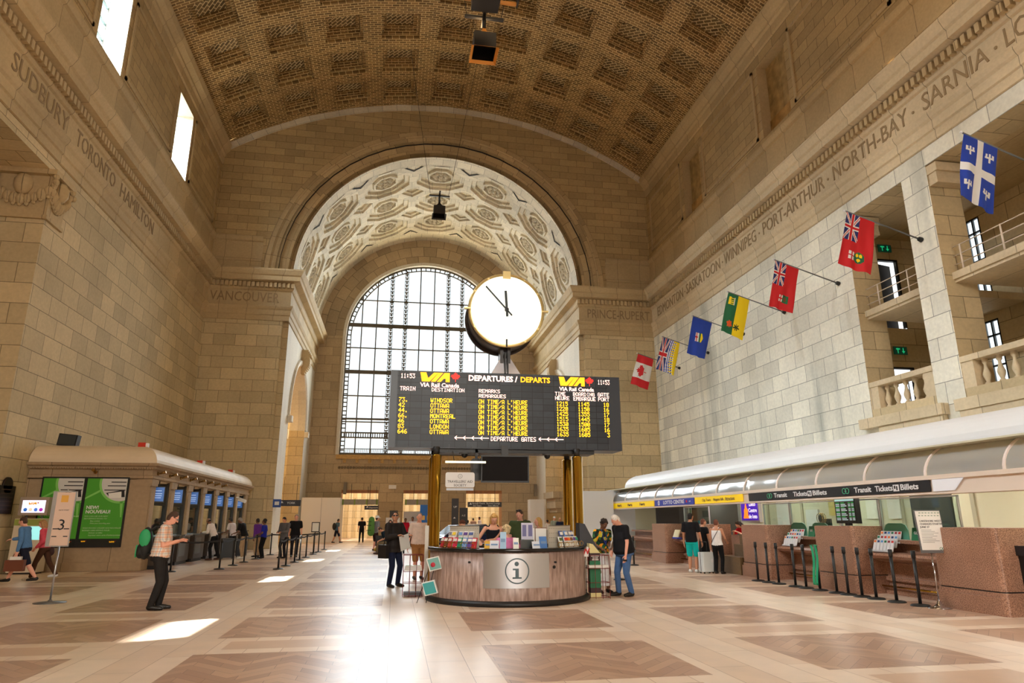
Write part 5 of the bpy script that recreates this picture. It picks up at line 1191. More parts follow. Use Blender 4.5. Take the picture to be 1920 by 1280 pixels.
# frosted peg panels
for a0, a1, n in ((-66, -33, 'left'), (26, 58, 'right')):
    r = thing('pegboard', 'pale perforated panel standing on the %s side of the round desk' % n, 'board', (DC[0], DC[1], 1.05)); m = MB()
    PG = M('perforated_board', (196, 190, 176), .6); cyl_patch(m, 1.42, radians(a0), radians(a1), 0, .42, n=8); cyl_patch(m, 1.40, radians(a0), radians(a1), 0, .42, n=8)
    m.build('board', PG, r); m = MB(); cyl_patch(m, 1.43, radians(a0), radians(a1), .41, .43, n=8)
    for i in range(16):
        for j in range(4): a = radians(a0+(a1-a0)*(i+.5)/16); m.cyl((1.424*sin(a), -1.424*cos(a), .1+.09*j), (1.428*sin(a), -1.428*cos(a), .1+.09*j), .008, .008, 5)
    m.build('peg_holes_and_edge', M('peg_shadow', (132, 126, 114), .6), r)
BROC = [(196, 60, 50), (120, 70, 40), (224, 40, 90), (40, 150, 120), (120, 160, 220), (100, 70, 150), (190, 30, 50), (240, 210, 60), (90, 110, 60), (70, 90, 150), (230, 120, 40), (140, 140, 150)]
BN = {0: 'red', 1: 'brown', 2: 'pink', 3: 'green', 4: 'light blue', 5: 'purple', 6: 'crimson', 7: 'yellow', 8: 'olive', 9: 'navy', 10: 'orange', 11: 'grey'}
def broc(ci, a, rr, z, w=.1, h=.2, label='', grp='brochures on the round desk', white=False):
    x, y, z0 = on_desk(a, rr); r = thing('brochure', label, 'brochure', (x, y, z0+z), radians(a), grp)
    m = MB(); m.obox((0, 0, h/2), (w/2, 0, 0), (0, .012, -.0), (0, .03, h/2)); m.build('cover', PAPER if white else M('brochure_'+BN[ci].replace(' ', '_'), BROC[ci], .5), r)
    m = MB(); m.obox((0, .0, h*.78), (w/2*.8, 0, 0), (0, .016, 0), (0, .012, h*.13)); m.build('title_band', PAPER if not white else M('brochure_'+BN[ci].replace(' ', '_'), BROC[ci], .5), r); return r
def wire(a0, a1, side):
    r = thing('brochure_holder', 'brass wire brochure holder on the %s of the round desk' % side, 'holder', on_desk(a0, 1.6)); m = MB(); N_ = 8
    for z in (.02, .1): m.tube([(DC[0]+1.63*sin(radians(a0+(a1-a0)*k/N_)), DC[1]-1.63*cos(radians(a0+(a1-a0)*k/N_)), 1.05+z) for k in range(N_+1)], .006, 5, BRASS)
    for k in range(0, N_+1, 2):
        a = radians(a0+(a1-a0)*k/N_); m.tube([(DC[0]+1.63*sin(a)+.04*cos(q), DC[1]-1.63*cos(a), 1.11+.05*sin(q)) for q in [i*pi/4 for i in range(9)]], .005, 4, BRASS)
    part(m, 'wire_loops', BRASS, r)
wire(-67, -34, 'left'); wire(30, 62, 'right')
lst = [(6, -66), (1, -61), (0, -56), (2, -50.5), (3, -46), (4, -41.5), (5, -37), (6, -33.5)]
for i, (c, a) in enumerate(lst): broc(c, a, 1.58, .0, .1, .2, '%s brochure in the front row left of the desk, %s' % (BN[c], ['outermost', 'next to the outermost', 'third in', 'bright one, fourth in', 'fifth in', 'sixth in', 'seventh in', 'nearest the pale gap'][i]))
for i, (c, a) in enumerate([(11, -60), (7, -55), (4, -48), (5, -43), (9, -38)]): broc(c, a, 1.50, .12, .1, .2, '%s brochure in the rear row left of the desk' % BN[c], white=True)
for i, (c, a) in enumerate([(8, 33), (0, 38.5), (10, 42), (1, 46), (5, 50.5), (3, 55)]): broc(c, a, 1.58, .0, .09, .21, '%s topped white brochure in the front row right of the desk' % BN[c], white=True)
for i, (c, a) in enumerate([(9, 37), (4, 43), (11, 49), (9, 54)]): broc(c, a, 1.50, .1, .09, .22, '%s brochure in the rear row right of the desk, %s' % (BN[c], ['nearest the middle', 'second', 'third', 'outermost'][i]))
def card(a, rr, w, h, rgb, label, txt=None, name='desk_card'):
    x, y, z0 = on_desk(a, rr); r = thing(name, label, 'card', (x, y, z0), radians(a)); m = MB(); m.obox((0, 0, h/2), (w/2, 0, 0), (0, .008, 0), (0, .02, h/2)); m.build('card_sheet', M('card_%d_%d_%d' % rgb, rgb, .5), r)
    m = MB(); m.obox((0, -.006, h*.5), (w*.36, 0, 0), (0, .008, 0), (0, .006, h*.1)); m.build('printed_area', M('card_print', (120, 150, 190), .5), r); return r
card(-12.5, 1.55, .12, .31, (170, 206, 236), 'tall light blue card standing upright on the desk left of the pink shirt')
card(-3.5, 1.6, .11, .2, (236, 238, 230), 'small white card stand on the desk in front of the pink shirt')
card(-24, 1.5, .14, .14, (226, 180, 70), 'small yellow picture book on the desk beside the peg panel'); card(-19, 1.52, .18, .15, (226, 228, 236), 'white picture cards lying next to the small yellow book')
card(12, 1.55, .18, .13, (224, 230, 240), 'low white leaflet block right of the middle of the desk'); card(17.5, 1.55, .16, .22, (80, 130, 200), 'blue and white picture card standing on the desk')
r = thing('sign_holder', 'acrylic holder of timetables standing on the desk before the green shirt', 'holder', on_desk(9, 1.25)); m = MB(); m.box(-.12, .12, -.01, .01, .16, .48); m.build('timetable_sheet', M('timetable_lilac', (206, 206, 226), .5), r)
m = MB(); m.box(-.1, -.02, -.014, -.01, .22, .44); m.box(.02, .1, -.014, -.01, .22, .44); m.build('printed_table', M('table_print', (110, 110, 160), .5), r); m = MB(); m.box(-.13, .13, -.015, .1, 0, .15); m.build('holder_base', M('smoked_acrylic', (60, 66, 64), .3), r)
r = thing('white_board', 'pair of white notice boards standing on the desk right of the timetables', 'board', on_desk(18, 1.15)); m = MB(); m.box(-.2, .02, -.01, .01, 0, .38); m.box(.04, .26, -.01, .01, 0, .37); m.build('board_sheet', PAPER, r); m = MB(); m.box(-.205, .27, .01, .02, 0, .385); m.build('backing', M('board_edge_brown', (120, 76, 50), .5), r)
# brass pillars and board
BX0, BX1, BZ0, BZ1, BY = -.21, 5.53, 3.24, 5.10, 16.1
for i, (x, y, n) in enumerate(((.93, 16.0, 'front one at the left of the desk'), (.92, 16.9, 'rear one at the left of the desk'), (4.33, 16.0, 'front one at the right of the desk'), (4.31, 16.9, 'rear one at the right of the desk'))):
    r = thing('brass_pillar', 'polished brass pillar under the departure board, '+n, 'pillar', (x, y, 0), group='brass pillars under the board')
    m = MB(); m.lathe([(.13, 0), (.13, .05), (.118, .06), (.118, 3.05), (.11, 3.07), (.001, 3.07)], n=28); m.build('shaft', BRASS, r); m = MB(); m.cyl((0, 0, 3.07), (0, 0, 3.26), .075, .075, 16); m.cyl((0, 0, 0), (0, 0, .03), .15, .15, 20); m.build('black_neck', BLACK, r)
LEDY = M('led_amber', (255, 196, 20), .5, emit=2.2); LEDO = M('led_pinkish_white', (255, 214, 200), .5, emit=1.9); LEDR = M('led_red', (240, 40, 30), .5, emit=1.6); LEDL = M('led_logo_amber', (250, 176, 20), .5, emit=1.5)
G5 = dict(zip('0123456789ABCDEFGHIJKLMNOPQRSTUVWXYZ/\'.:-<', ['3E5149453E', '00427F4000', '4261514946', '2141454B31', '1814127F10', '2745454539', '3C4A494930', '0171090503', '3649494936', '064949291E', '7E1111117E', '7F49494936', '3E41414122', '7F4141221C', '7F49494941', '7F09090901', '3E4149497A', '7F0808087F', '00417F4100', '2040413F01', '7F08142241', '7F40404040', '7F020C027F', '7F0408107F', '3E4141413E', '7F09090906', '3E4151215E', '7F09192946', '4649494931', '01017F0101', '3F4040403F', '1F2040201F', '3F4038403F', '6314081463', '0708700807', '6151494543', '2010080402', '0005030000', '0060600000', '0036360000', '0808080808', '08142A4908']))
def led(root, txt, x0, x1, z0, z1, mat, y=BY-.012):
    n = len(txt)*6-1; dx = (x1-x0)/n; dz = (z1-z0)/7; m = MB()
    for i, ch in enumerate(txt):
        if ch not in G5: continue
        h = G5[ch]
        for c in range(5):
            b = int(h[2*c:2*c+2], 16); rr = 0
            while rr < 7:
                if b >> rr & 1:
                    e = rr
                    while e < 7 and b >> e & 1: e += 1
                    X = x0+(i*6+c)*dx; m.face([(X, y, z1-e*dz), (X+dx*1.05, y, z1-e*dz), (X+dx*1.05, y, z1-rr*dz), (X, y, z1-rr*dz)])
                    rr = e
                rr += 1
    return part(m, 'led_text', mat, root)
def board():
    r = thing('departure_board', 'wide dark electronic departure board carried on brass pillars above the desk', 'board', ((BX0+BX1)/2, BY+.4, BZ0))
    K = 16.1/14.5; X = lambda x: x*K; Z = lambda z: 1.587+(z-1.587)*K
    m = MB(); m.box(BX0, BX1, BY+.02, BY+.8, BZ0, BZ1); part(m, 'casing', M('board_casing', (40, 48, 60), .35), r)
    m = MB(); m.box(BX0+.17, BX1-.33, BY, BY+.02, BZ0+.02, BZ1-.02); part(m, 'display', stone('board_face', (54, 60, 68), .272, .155, .007, var=.22, stain=.1, mort_rgb=(30, 33, 38), rough=.35, offset=0, bump=0), r)
    m = MB(); m.box(1.0, BX1-.7, BY+.1, BY+.7, BZ0-.09, BZ0); part(m, 'under_beam', BLACK, r)
    L_ = lambda t, a, b, mt: led(r, t, X(a[0]), X(b[0]), Z(b[1]), Z(a[1]), mt)
    L_('11:53', (.025, 4.678), (.33, 4.575), LEDO); L_('11:53', (4.46, 4.674), (4.74, 4.565), LEDO)
    for t, a, b in (('TRAIN', (.018, 4.39), (.349, 4.30)), ('DESTINATION', (.701, 4.376), (1.415, 4.295)), ('REMARKS', (1.733, 4.377), (2.205, 4.297)), ('REMARQUES', (1.733, 4.267), (2.337, 4.189)), ('TIME', (3.457, 4.367), (3.696, 4.282)), ('HEURE', (3.457, 4.27), (3.784, 4.184)), ('BOARDING', (3.872, 4.368), (4.375, 4.286)), ('EMBARQUE', (3.878, 4.268), (4.397, 4.179)), ('GATE', (4.451, 4.376), (4.715, 4.288)), ('PORT', (4.457, 4.269), (4.715, 4.18)), ('DEPARTURE GATES', (2.007, 3.339), (3.007, 3.243))): L_(t, a, b, LEDO)
    rows = [('73.', 'WINDSOR', '1215', '1145', '18'), ('42', 'OTTAWA', '1220', '1150', '16'), ('44.', 'OTTAWA', '1425', '1355', '17'), ('66.', 'MONTREAL', '1515', '1445', '18'), ('46', 'OTTAWA', '1530', '1500', '17'), ('83', 'LONDON', '1635', '1605', '16'), ('646', 'OTTAWA', '1635', '1605', '3')]
    cw = .0685
    for i, (n, d, t, bd, g) in enumerate(rows):
        zt = 4.148-.1142*i; zb = zt-.093
        for s_, x in ((n, .005), (d, .685), ("ON TIME/A L'HEURE", 1.733), (t, 3.482), (bd, 3.98), (g, 4.71-cw*len(g))):
            w = (1.088 if len(s_) > 12 else cw*len(s_)-.01); L_(s_, (x, zt), (x+w, zb), LEDY)
    m = MB()
    for x0 in (1.22, 3.07):
        for k in range(4 if x0 < 2 else 3):
            x = x0+k*.185; zc_ = 3.30
            for p, q in (((x, zc_), (x+.19, zc_)), ((x, zc_), (x+.05, zc_+.04)), ((x, zc_), (x+.05, zc_-.04))):
                p = (X(p[0]), Z(p[1])); q = (X(q[0]), Z(q[1])); m.face([(p[0], BY-.012, p[1]-.009), (q[0], BY-.012, q[1]-.009), (q[0], BY-.012, q[1]+.009), (p[0], BY-.012, p[1]+.009)])
    part(m, 'led_arrows', LEDO, r)
    for x0, x1, lx0, lx1, vx0, vx1 in ((.443, 1.088, 1.11, 1.318, .449, 1.3), (3.548, 4.152, 4.161, 4.366, 3.557, 4.365)):
        w = X(x1)-X(x0); z0, z1 = Z(4.51), Z(4.715); y = BY-.014; f = lambda pts: [(X(x0)+w*a, y, z0+(z1-z0)*b) for a, b in pts]
        m = MB(); m.face(f([(0, 1), (.2, 1), (.27, .38), (.46, 1), (.62, 1), (.32, 0), (.06, 0)])); m.face(f([(.5, 0), (.66, 0), (.82, 1), (.66, 1)][::1] if 0 else [(.36, 0), (.52, 0), (.78, 1), (.62, 1)])); m.face(f([(.82, 1), (1, 1), (1, 0), (.86, 0), (.86, .35), (.80, .35), (.70, 0), (.56, 0)])); part(m, 'led_logo_letters', LEDL, r)
        m = MB(); cx, cz, s_ = X((lx0+lx1)/2), Z(4.62), (X(lx1)-X(lx0))/1.65; m.face([(cx+s_*a, y, cz+s_*b*1.1-.02) for a, b in LEAF]); part(m, 'led_leaf', LEDR, r)
        lett('VIA Rail Canada', LEDO, r, (X((vx0+vx1)/2), y, Z(4.434)), FW, size=.11, width=X(vx1)-X(vx0), bold=.002, ext=0)
    lett('DEPARTURES / ', LEDO, r, (X(2.07), BY-.014, Z(4.615)), FW, size=.15, width=X(2.62)-X(1.525), bold=.005, ext=0)
    lett('DEPARTS', LEDL, r, (X(3.005), BY-.014, Z(4.615)), FW, size=.15, width=X(3.343)-X(2.667), bold=.005, ext=0)
    return r
board()
for x, n in ((1.62, 'left'), (3.66, 'right')):
    r = thing('dome_camera', 'small dome camera under the %s half of the departure board' % n, 'camera', (x, BY+.2, BZ0-.09)); m = MB(); m.cyl((0, 0, -.03), (0, 0, 0), .12, .12, 16); m.build('mount', GREYM, r); m = MB(); m.sphere((0, 0, -.04), .08, None, 12); m.build('dome', BLACK, r)
def clock():
    cz, cx, cy, R_ = 6.72, 2.60, 16.0, .96
    r = thing('clock', 'large round white station clock on top of the departure board', 'clock', (cx, cy+.5, BZ1))
    m = MB(); m.cyl((cx, cy+.02, cz), (cx, cy+.1, cz), R_, R_, 64); part(m, 'front_case', M('clock_brass', (222, 200, 140), .3, .7), r)
    m = MB(); m.cyl((cx, cy, cz), (cx, cy+.02, cz), R_*.94, R_*.94, 64); part(m, 'dial', M('clock_dial_lit', (252, 252, 240), .4, emit=.9), r)
    m = MB(); m.lathe([(R_*.94, 0), (R_, 0), (R_*1.02, .02), (R_*1.0, .05)], (0, 0, 0), 64); o = m.build('bezel', MATS['clock_brass'], r); o.matrix_local = Matrix.Translation(Vector((cx, cy-.0, cz))-r.location) @ Matrix.Rotation(-pi/2, 4, 'X')
    m = MB(); m.cyl((cx, cy+.1, cz), (cx, cy+.95, cz), R_*.93, R_*.93, 64); part(m, 'drum', M('clock_drum', (66, 56, 52), .4, .5), r); m = MB(); m.cyl((cx, cy+.95, cz), (cx, cy+1.05, cz), R_, R_, 64); part(m, 'rear_case', MATS['clock_drum'], r)
    m = MB(); m.box(cx-.1, cx+.1, cy-.05, cy+.1, cz+R_*.87, cz+R_*1.07); part(m, 'twelve_mark', MATS['clock_brass'], r)
    for s_ in (-1, 1): m = MB(); m.box(cx+s_*R_*.95, cx+s_*R_*1.12, cy-.04, cy+.06, cz-.02, cz+.02); part(m, 'side_mark', MATS['clock_brass'], r)
    m = MB(); m.box(cx-.02, cx+.02, cy-.03, cy, cz-R_, cz-R_*.8); part(m, 'six_mark', BLACK, r)
    for k in range(12):
        if k % 3: a = k*pi/6; m = MB(); m.cyl((cx+.97*R_*sin(a), cy-.02, cz+.97*R_*cos(a)), (cx+.97*R_*sin(a), cy+.02, cz+.97*R_*cos(a)), .03, .03, 8); part(m, 'hour_stud', MATS['clock_brass'], r)
    def hand(a, l, tl, w, nm):
        m = MB(); d = Vector((sin(a), 0, cos(a))); n_ = Vector((cos(a), 0, -sin(a))); c = Vector((cx, cy-.04, cz+.0)); m.obox(c+d*(l-tl)/2, d*(l+tl)/2, n_*w, (0, .008, 0)); part(m, nm, M('hand_black', (24, 40, 44), .4), r)
    hand(radians(-3.5), 0.5, .18, .03, 'hour_hand'); hand(radians(-42), .80, .2, .019, 'minute_hand')
    m = MB(); m.cyl((cx, cy-.07, cz), (cx, cy, cz), .05, .05, 16); part(m, 'hub', BLACK, r)
    m = MB(); m.box(cx-.13, cx-.05, cy+.2, cy+.5, 5.3, cz-R_*.85); m.box(cx+.05, cx+.13, cy+.2, cy+.5, 5.3, cz-R_*.85); m.box(cx-.05, cx+.05, cy+.3, cy+.5, 5.3, cz-R_*.85); part(m, 'support_post', M('post_dark', (40, 34, 34), .4), r)
    m = MB(); z0, z1 = BZ1, 5.52
    for s_ in (-1, 1):
        for t_ in (-1, 1): pass
    P = [(cx-.36, cy+.1, z0), (cx+.36, cy+.1, z0), (cx+.36, cy+.7, z0), (cx-.36, cy+.7, z0)]; Q = [(cx-.12, cy+.25, z1), (cx+.14, cy+.25, z1), (cx+.14, cy+.5, z1), (cx-.12, cy+.5, z1)]
    for i in range(4): j = (i+1) % 4; m.face([P[i], P[j], Q[j], Q[i]])
    m.face(P[::-1]); m.face(Q); part(m, 'white_foot', M('foot_white', (214, 212, 218), .5), r)
    m = MB(); m.box(cx-.04, cx-.01, cy+.06, cy+.2, z0, z1+.1); m.box(cx+.03, cx+.06, cy+.06, cy+.2, z0, z1+.1); part(m, 'foot_strut', BLACK, r)
    return r
clock()
r = thing('television', 'large dark television hanging below the departure board', 'television', (2.5, 15.6, 2.42)); m = MB(); m.box(-.56, .56, 0, .07, 0, .62); m.build('casing', BLACK, r); m = MB(); m.box(-.53, .53, -.004, 0, .04, .59); m.build('screen', M('tv_off_screen', (26, 22, 22), .6, spec=.1), r); m = MB(); m.box(-.08, .08, .05, .12, .3, .85); m.build('bracket', BLACK, r); r.rotation_euler = (0, 0, radians(-3))
r = thing('television', 'black edge-on television just left of the large hanging one', 'television', (1.9, 16.0, 2.5)); m = MB(); m.box(-.1, .1, 0, .6, 0, .5); m.build('casing', BLACK, r); m = MB(); m.box(-.03, .03, .2, .3, .5, .75); m.build('bracket', BLACK, r)
r = thing('tube_lamp', 'lit strip lamp hanging under the board above the round sign', 'lamp', (1.6, 15.4, 2.86)); m = MB(); m.cyl((-.5, 0, 0), (.42, 0, 0), .022, .022, 10); m.build('tube', M('lit_tube', (255, 244, 200), .4, emit=2.5), r); m = MB(); m.cyl((-.3, 0, 0), (-.3, .5, .3), .008, .008, 5); m.cyl((.3, 0, 0), (.3, .5, .3), .008, .008, 5); m.build('hanger', BLACK, r)
r = thing('hanging_sign', 'white hanging sign reading TRAVELLERS\' AID SOCIETY', 'sign', (1.42, 15.2, 2.28)); m = MB(); pts = []
for cx, cz, a0 in ((.28, .29, 0), (-.28, .29, pi/2), (-.28, .05, pi), (.28, .05, 1.5*pi)): pts += [(cx+.045*cos(a0+i*pi/8), cz+.045*sin(a0+i*pi/8)) for i in range(5)]
m.poly(pts, -.01, .01, None, Matrix.Rotation(pi/2, 4, 'X')); m.build('sign_board', WHITE, r); m = MB(); m.box(-.3, .3, -.008, .008, -.06, -.01); m.build('lower_strip', M('strip_pale_blue', (206, 216, 228), .5), r)
lettering('TRAVELLERS\' AID', INK, r, (0, -.014, .13), FW, size=.075, width=.56); lettering('SOCIETY', INK, r, (0, -.014, .05), FW, size=.07, width=.28)
m = MB(); m.tube([(.045*cos(k*pi/8), -.013, .25+.045*sin(k*pi/8)) for k in range(17)], .004, 5); m.build('logo_ring', GREYM, r); lettering('i', INK, r, (0, -.014, .25), FW, size=.07)

for _x in (-.26, .26): m = MB(); m.cyl((_x, 0, .33), (_x, 0, .96), .003, .003, 4); m.build('hanging_wire', GREYM, r)

# hanging loudspeaker horns
def horn(name, label, loc, w, orange_lit, extra=False):
    r = thing(name, label, 'speaker', loc); HM = M('horn_dark', (24, 20, 18), .4); GM = M('horn_orange_lit', (224, 150, 60), .45)  # warm glow on the horn is put into its orange colour
    m = MB(); m.lathe([(.06*w, .62*w), (.1*w, .5*w), (.22*w, .36*w), (.46*w, .22*w)], n=4, smooth=False); m.build('horn_flare', GM if orange_lit else HM, r).rotation_euler = (0, 0, pi/4)
    h = w*.46*.7071+.02
    m = MB()
    for a, b in (((-h, -h), (h, -h)), ((h, -h), (h, h)), ((h, h), (-h, h)), ((-h, h), (-h, -h))): m.face([(a[0], a[1], -.28*w), (b[0], b[1], -.28*w), (b[0], b[1], .24*w), (a[0], a[1], .24*w)])
    m.face([(-h, -h, .2*w), (h, -h, .2*w), (h, h, .2*w), (-h, h, .2*w)]); m.build('mouth_box', HM, r)
    m = MB(); e = .07*w
    for a, b in (((-h, -h), (h, -h)), ((h, -h), (h, h)), ((h, h), (-h, h)), ((-h, h), (-h, -h))):
        s_ = 1+e*1.2/h; m.face([(a[0], a[1], -.28*w), (b[0], b[1], -.28*w), (b[0]*s_, b[1]*s_, -.36*w), (a[0]*s_, a[1]*s_, -.36*w)])
    m.build('lip', GM if orange_lit else HM, r)
    m = MB(); m.cyl((0, 0, .6*w), (0, 0, 1.1*w), .06*w, .06*w, 8); m.box(-.62*w, .62*w, -.05*w, .05*w, .98*w, 1.06*w); m.box(-.05*w, .05*w, -.5*w, .5*w, 1.06*w, 1.12*w); m.build('crossbar', HM, r)
    m = MB(); zc_ = ceil_z(loc[0])-loc[2]
    m.cyl((-.55*w, 0, 1.05*w), (-2.0, .5, zc_), .012, .012, 5); m.cyl((.55*w, 0, 1.05*w), (2.2, .5, zc_), .012, .012, 5); m.build('cable', HM, r); return r
horn('hanging_loudspeaker', 'small black horn loudspeaker hanging in front of the coffered arch', (1.85, 35.6, 18.75), .95, False)
horn('hanging_loudspeaker', 'large horn loudspeaker, flare coloured orange-lit, hanging near the top of the hall', (2.5, 20.5, 18.1), 1.15, True)
r = thing('horn_cluster', 'black frame of horns, bars coloured orange-lit, hanging above the large loudspeaker', 'speaker', (2.3, 18.9, 18.6)); 
for _b in ((-1.1, -.45, -.04, .04, -.05, .06), (.55, 1.1, -.04, .04, -.05, .06)): m = MB(); m.box(*_b); m.build('orange_lit_bar', MATS['horn_orange_lit'], r)  # bars take the same orange-lit colour
for _b in ((-1.16, -1.1, -.6, .06, -.1, .6), (1.1, 1.16, -.6, .06, -.1, .6), (-.42, .5, -.5, .25, -.25, .35)): m = MB(); m.box(*_b); m.build('dark_bracket', MATS['horn_dark'], r)
m = MB(); zc_ = ceil_z(2.3)-18.6; m.cyl((-1.13, -.5, .6), (-1.13, -.5, zc_), .014, .014, 5); m.cyl((1.13, -.5, .6), (1.13, -.5, zc_), .014, .014, 5); m.cyl((0, 0, .3), (0, 0, zc_), .014, .014, 5); m.build('cable', MATS['horn_dark'], r)
lamp('horn_lamp', 'POINT', (2.5, 21.4, 18.9), 60, WARM, .2)

# ---------------- racks beside the desk
RW = M('rack_red_wire', (120, 40, 36), .5)
def wire_rack(x, y, w, d, h, mat, label, shelves):
    r = thing('newspaper_rack', label, 'rack', (x, y, 0)); m = MB()
    for sx in (-w/2, -w/6, w/6, w/2):
        for sy in (-d/2, d/2): m.cyl((sx, sy, 0), (sx, sy, h), .006, .006, 5)
    for z in [.03]+shelves+[h]:
        m.tube([(-w/2, -d/2, z), (w/2, -d/2, z), (w/2, d/2, z), (-w/2, d/2, z), (-w/2, -d/2, z)], .007, 5)
    m.build('wire_frame', mat, r); return r
wire_rack(.46, 15.5, .42, .32, .86, RW, 'thin red wire newspaper rack left of the desk', [.28, .52]); wire_rack(4.28, 14.45, .46, .3, .86, RW, 'red wire rack right of the desk before the green stand', [.32, .6])
r = thing('newspaper_stack', 'stack of folded newspapers in the left wire rack', 'newspapers', (.46, 15.5, .52)); m = MB()
for i in range(5): m.box(-.19+.006*i, .19-.004*i, -.14, .14, .015+.02*i, .033+.02*i)
m.build('papers', PAPER, r); m = MB(); m.box(-.16, -.03, -.1, .1, .114, .116); m.box(.02, .15, -.1, .1, .114, .116); m.build('front_page_picture', M('newsprint_green', (150, 160, 110), .6), r)
r = thing('newspaper_stack', 'low dark bundle of papers at the bottom of the left wire rack', 'newspapers', (.46, 15.5, .035)); m = MB(); m.box(-.19, .19, -.14, .14, 0, .06); m.build('papers', M('paper_grey', (90, 88, 90), .7), r)
r = thing('newspaper_stack', 'flat white papers on the shelf of the right wire rack', 'newspapers', (4.28, 14.45, .61)); m = MB(); m.box(-.2, .24, -.12, .12, 0, .05); m.build('papers', PAPER, r)
r = thing('magazine_stand', 'black wire easel holding two tilted magazine racks left of the desk', 'stand', (.82, 14.5, 0)); m = MB(); m.tube([(-.3, -.2, 0), (.05, .1, .95)], .008, 5); m.tube([(-.12, -.22, 0), (.1, .1, .9)], .008, 5); m.tube([(.05, .1, .95), (.2, .2, 0)], .008, 5); m.build('easel', BLACK, r)
TEAL = M('magazine_teal', (60, 160, 160), .5)
for i, (x, z, n) in enumerate(((.86, .62, 'upper'), (.78, .16, 'lower'))):
    r = thing('magazine_pile', 'pile of teal and white magazines tilted on the %s easel ledge' % n, 'magazines', (x, 14.32, z), radians(-15)); m = MB()
    for k in range(4): m.obox((0, -.02*k, .12), (.13, 0, .03), (0, .008, 0), (-.05, .05, .12))
    m.build('magazines', PAPER, r); m = MB(); m.obox((0, -.075, .12), (.11, 0, .025), (0, .004, 0), (-.045, .045, .1)); m.build('cover_picture', TEAL if i else M('magazine_mixed', (120, 170, 160), .5), r)
    if i == 0: m = MB(); m.sphere((-.02, -.1, .1), .05, None, 8, (1, .3, 1)); m.build('red_fruit_picture', M('fruit_red', (190, 40, 60), .5), r)
m = MB(); m.box(.70, .78, 15.55, 15.62, 0, 1.47); tag(m.build('upright_screen', M('white_panel_edge', (224, 220, 210), .5)), 'narrow white upright panel seen edge-on beside the left brass pillar', 'panel')
r = thing('leaflet_dispenser', 'dark angular dispenser right of the desk top', 'dispenser', (4.15, 14.75, 0)); m = MB(); m.face([(-.14, 0, .9), (.3, 0, .9), (-.02, 0, 1.5), (-.14, 0, 1.52)]); m.face([(-.14, .3, .9), (.3, .3, .9), (-.02, .3, 1.5), (-.14, .3, 1.52)]); m.face([(.3, 0, .9), (.3, .3, .9), (-.02, .3, 1.5), (-.02, 0, 1.5)]); m.face([(-.14, 0, .9), (-.14, .3, .9), (-.14, .3, 1.52), (-.14, 0, 1.52)]); m.face([(-.02, 0, 1.5), (-.02, .3, 1.5), (-.14, .3, 1.52), (-.14, 0, 1.52)]); m.box(-.14, -.05, .0, .3, 0, .9); m.build('body', M('slate_plastic', (40, 44, 52), .4), r)
r = thing('brochure_box', 'tall narrow green and maroon box with cream top right of the desk', 'box', (4.26, 14.6, 0)); m = MB(); m.box(-.11, .12, -.1, .1, 0, .1, M('cream_box', (226, 210, 150), .5)); m.box(-.11, .12, -.1, .1, .1, .2, M('maroon', (60, 26, 26), .5)); m.box(-.11, .12, -.1, .1, .2, .74, GREENP); m.box(-.11, .12, -.1, .1, .74, .9, MATS['maroon']); m.build('body', None, r)
m = MB(); m.poly([(-.11, .9), (.12, .9), (-.03, 1.08), (-.11, 1.1)], -.1, .1, None, Matrix.Rotation(pi/2, 4, 'X')); m.build('cream_top', MATS['cream_box'], r)
for t, z in (('Emergency', .86), ('Exit', .81), ('Issue', .77)): pass
m = MB(); m.box(-.08, .09, -.103, -.1, .83, .85); m.box(-.05, .07, -.103, -.1, .79, .81); m.box(-.06, .08, -.103, -.1, .755, .775); m.build('printed_line', PAPER, r)
r = thing('sticker_card', 'white card with a red letter W beside the desk', 'card', (4.02, 14.3, .84)); m = MB(); m.box(-.07, .05, -.005, .005, 0, .2); m.build('card_sheet', WHITE, r); lettering('W', REDP, r, (-.01, -.008, .1), FW, size=.16, bold=.006)
m = MB(); m.cyl((-.01, .01, -.84), (-.01, .01, 0), .008, .008, 5); m.build('card_post', BLACK, r)

# ---------------- far bay
WHB = M('hoarding_white', (222, 218, 212), .5)
r = thing('hoarding', 'white construction hoarding at the left of the far bay', 'hoarding', (-5.3, 53, 0)); m = MB(); m.box(-6.75, -4.0, 52.9, 53.0, 0, 3.22); m.box(-4.08, -4.0, 53, 56.6, 0, 3.22); m.build('panels', WHB, r).location = (5.3, -53, 0); m = MB(); m.box(-5.34, -5.32, 52.895, 52.9, 0, 3.2); m.build('seam', GREYM, r).location = (5.3, -53, 0)
m = MB(); m.box(10.2, 11.3, 51.6, 52.6, 0, 3.1); tag(m.build('hoarding', WHB), 'tall narrow white hoarding box at the right of the far bay', 'hoarding')
WR2 = M('grey_wrapping', (150, 142, 130), .7, noise=.1); TAPE = M('green_tape', (130, 150, 70), .6)
for i, (x0, x1, n) in enumerate(((-4.05, -1.2, 'left'), (.8, 3.6, 'middle'))):
    r = thing('wrapped_sign', 'hanging sign wrapped in grey cloth before the %s far doorway' % n, 'sign', ((x0+x1)/2, 55, 2.75)); w = (x1-x0)/2; m = MB(); m.box(-w, w, -.06, .06, 0, .42); m.build('wrapped_board', WR2, r)
    m = MB()
    for q in (-.93, -.3, .35, .9): m.box(w*q-.06, w*q+.06, -.07, .07, -.01, .43)
    m.build('tape_band', TAPE, r); m = MB(); m.cyl((-w*.5, 0, .42), (-w*.5, 0, 1.6), .02, .02, 5); m.cyl((w*.5, 0, .42), (w*.5, 0, 1.6), .02, .02, 5); m.build('hanging_rod', BLACK, r)
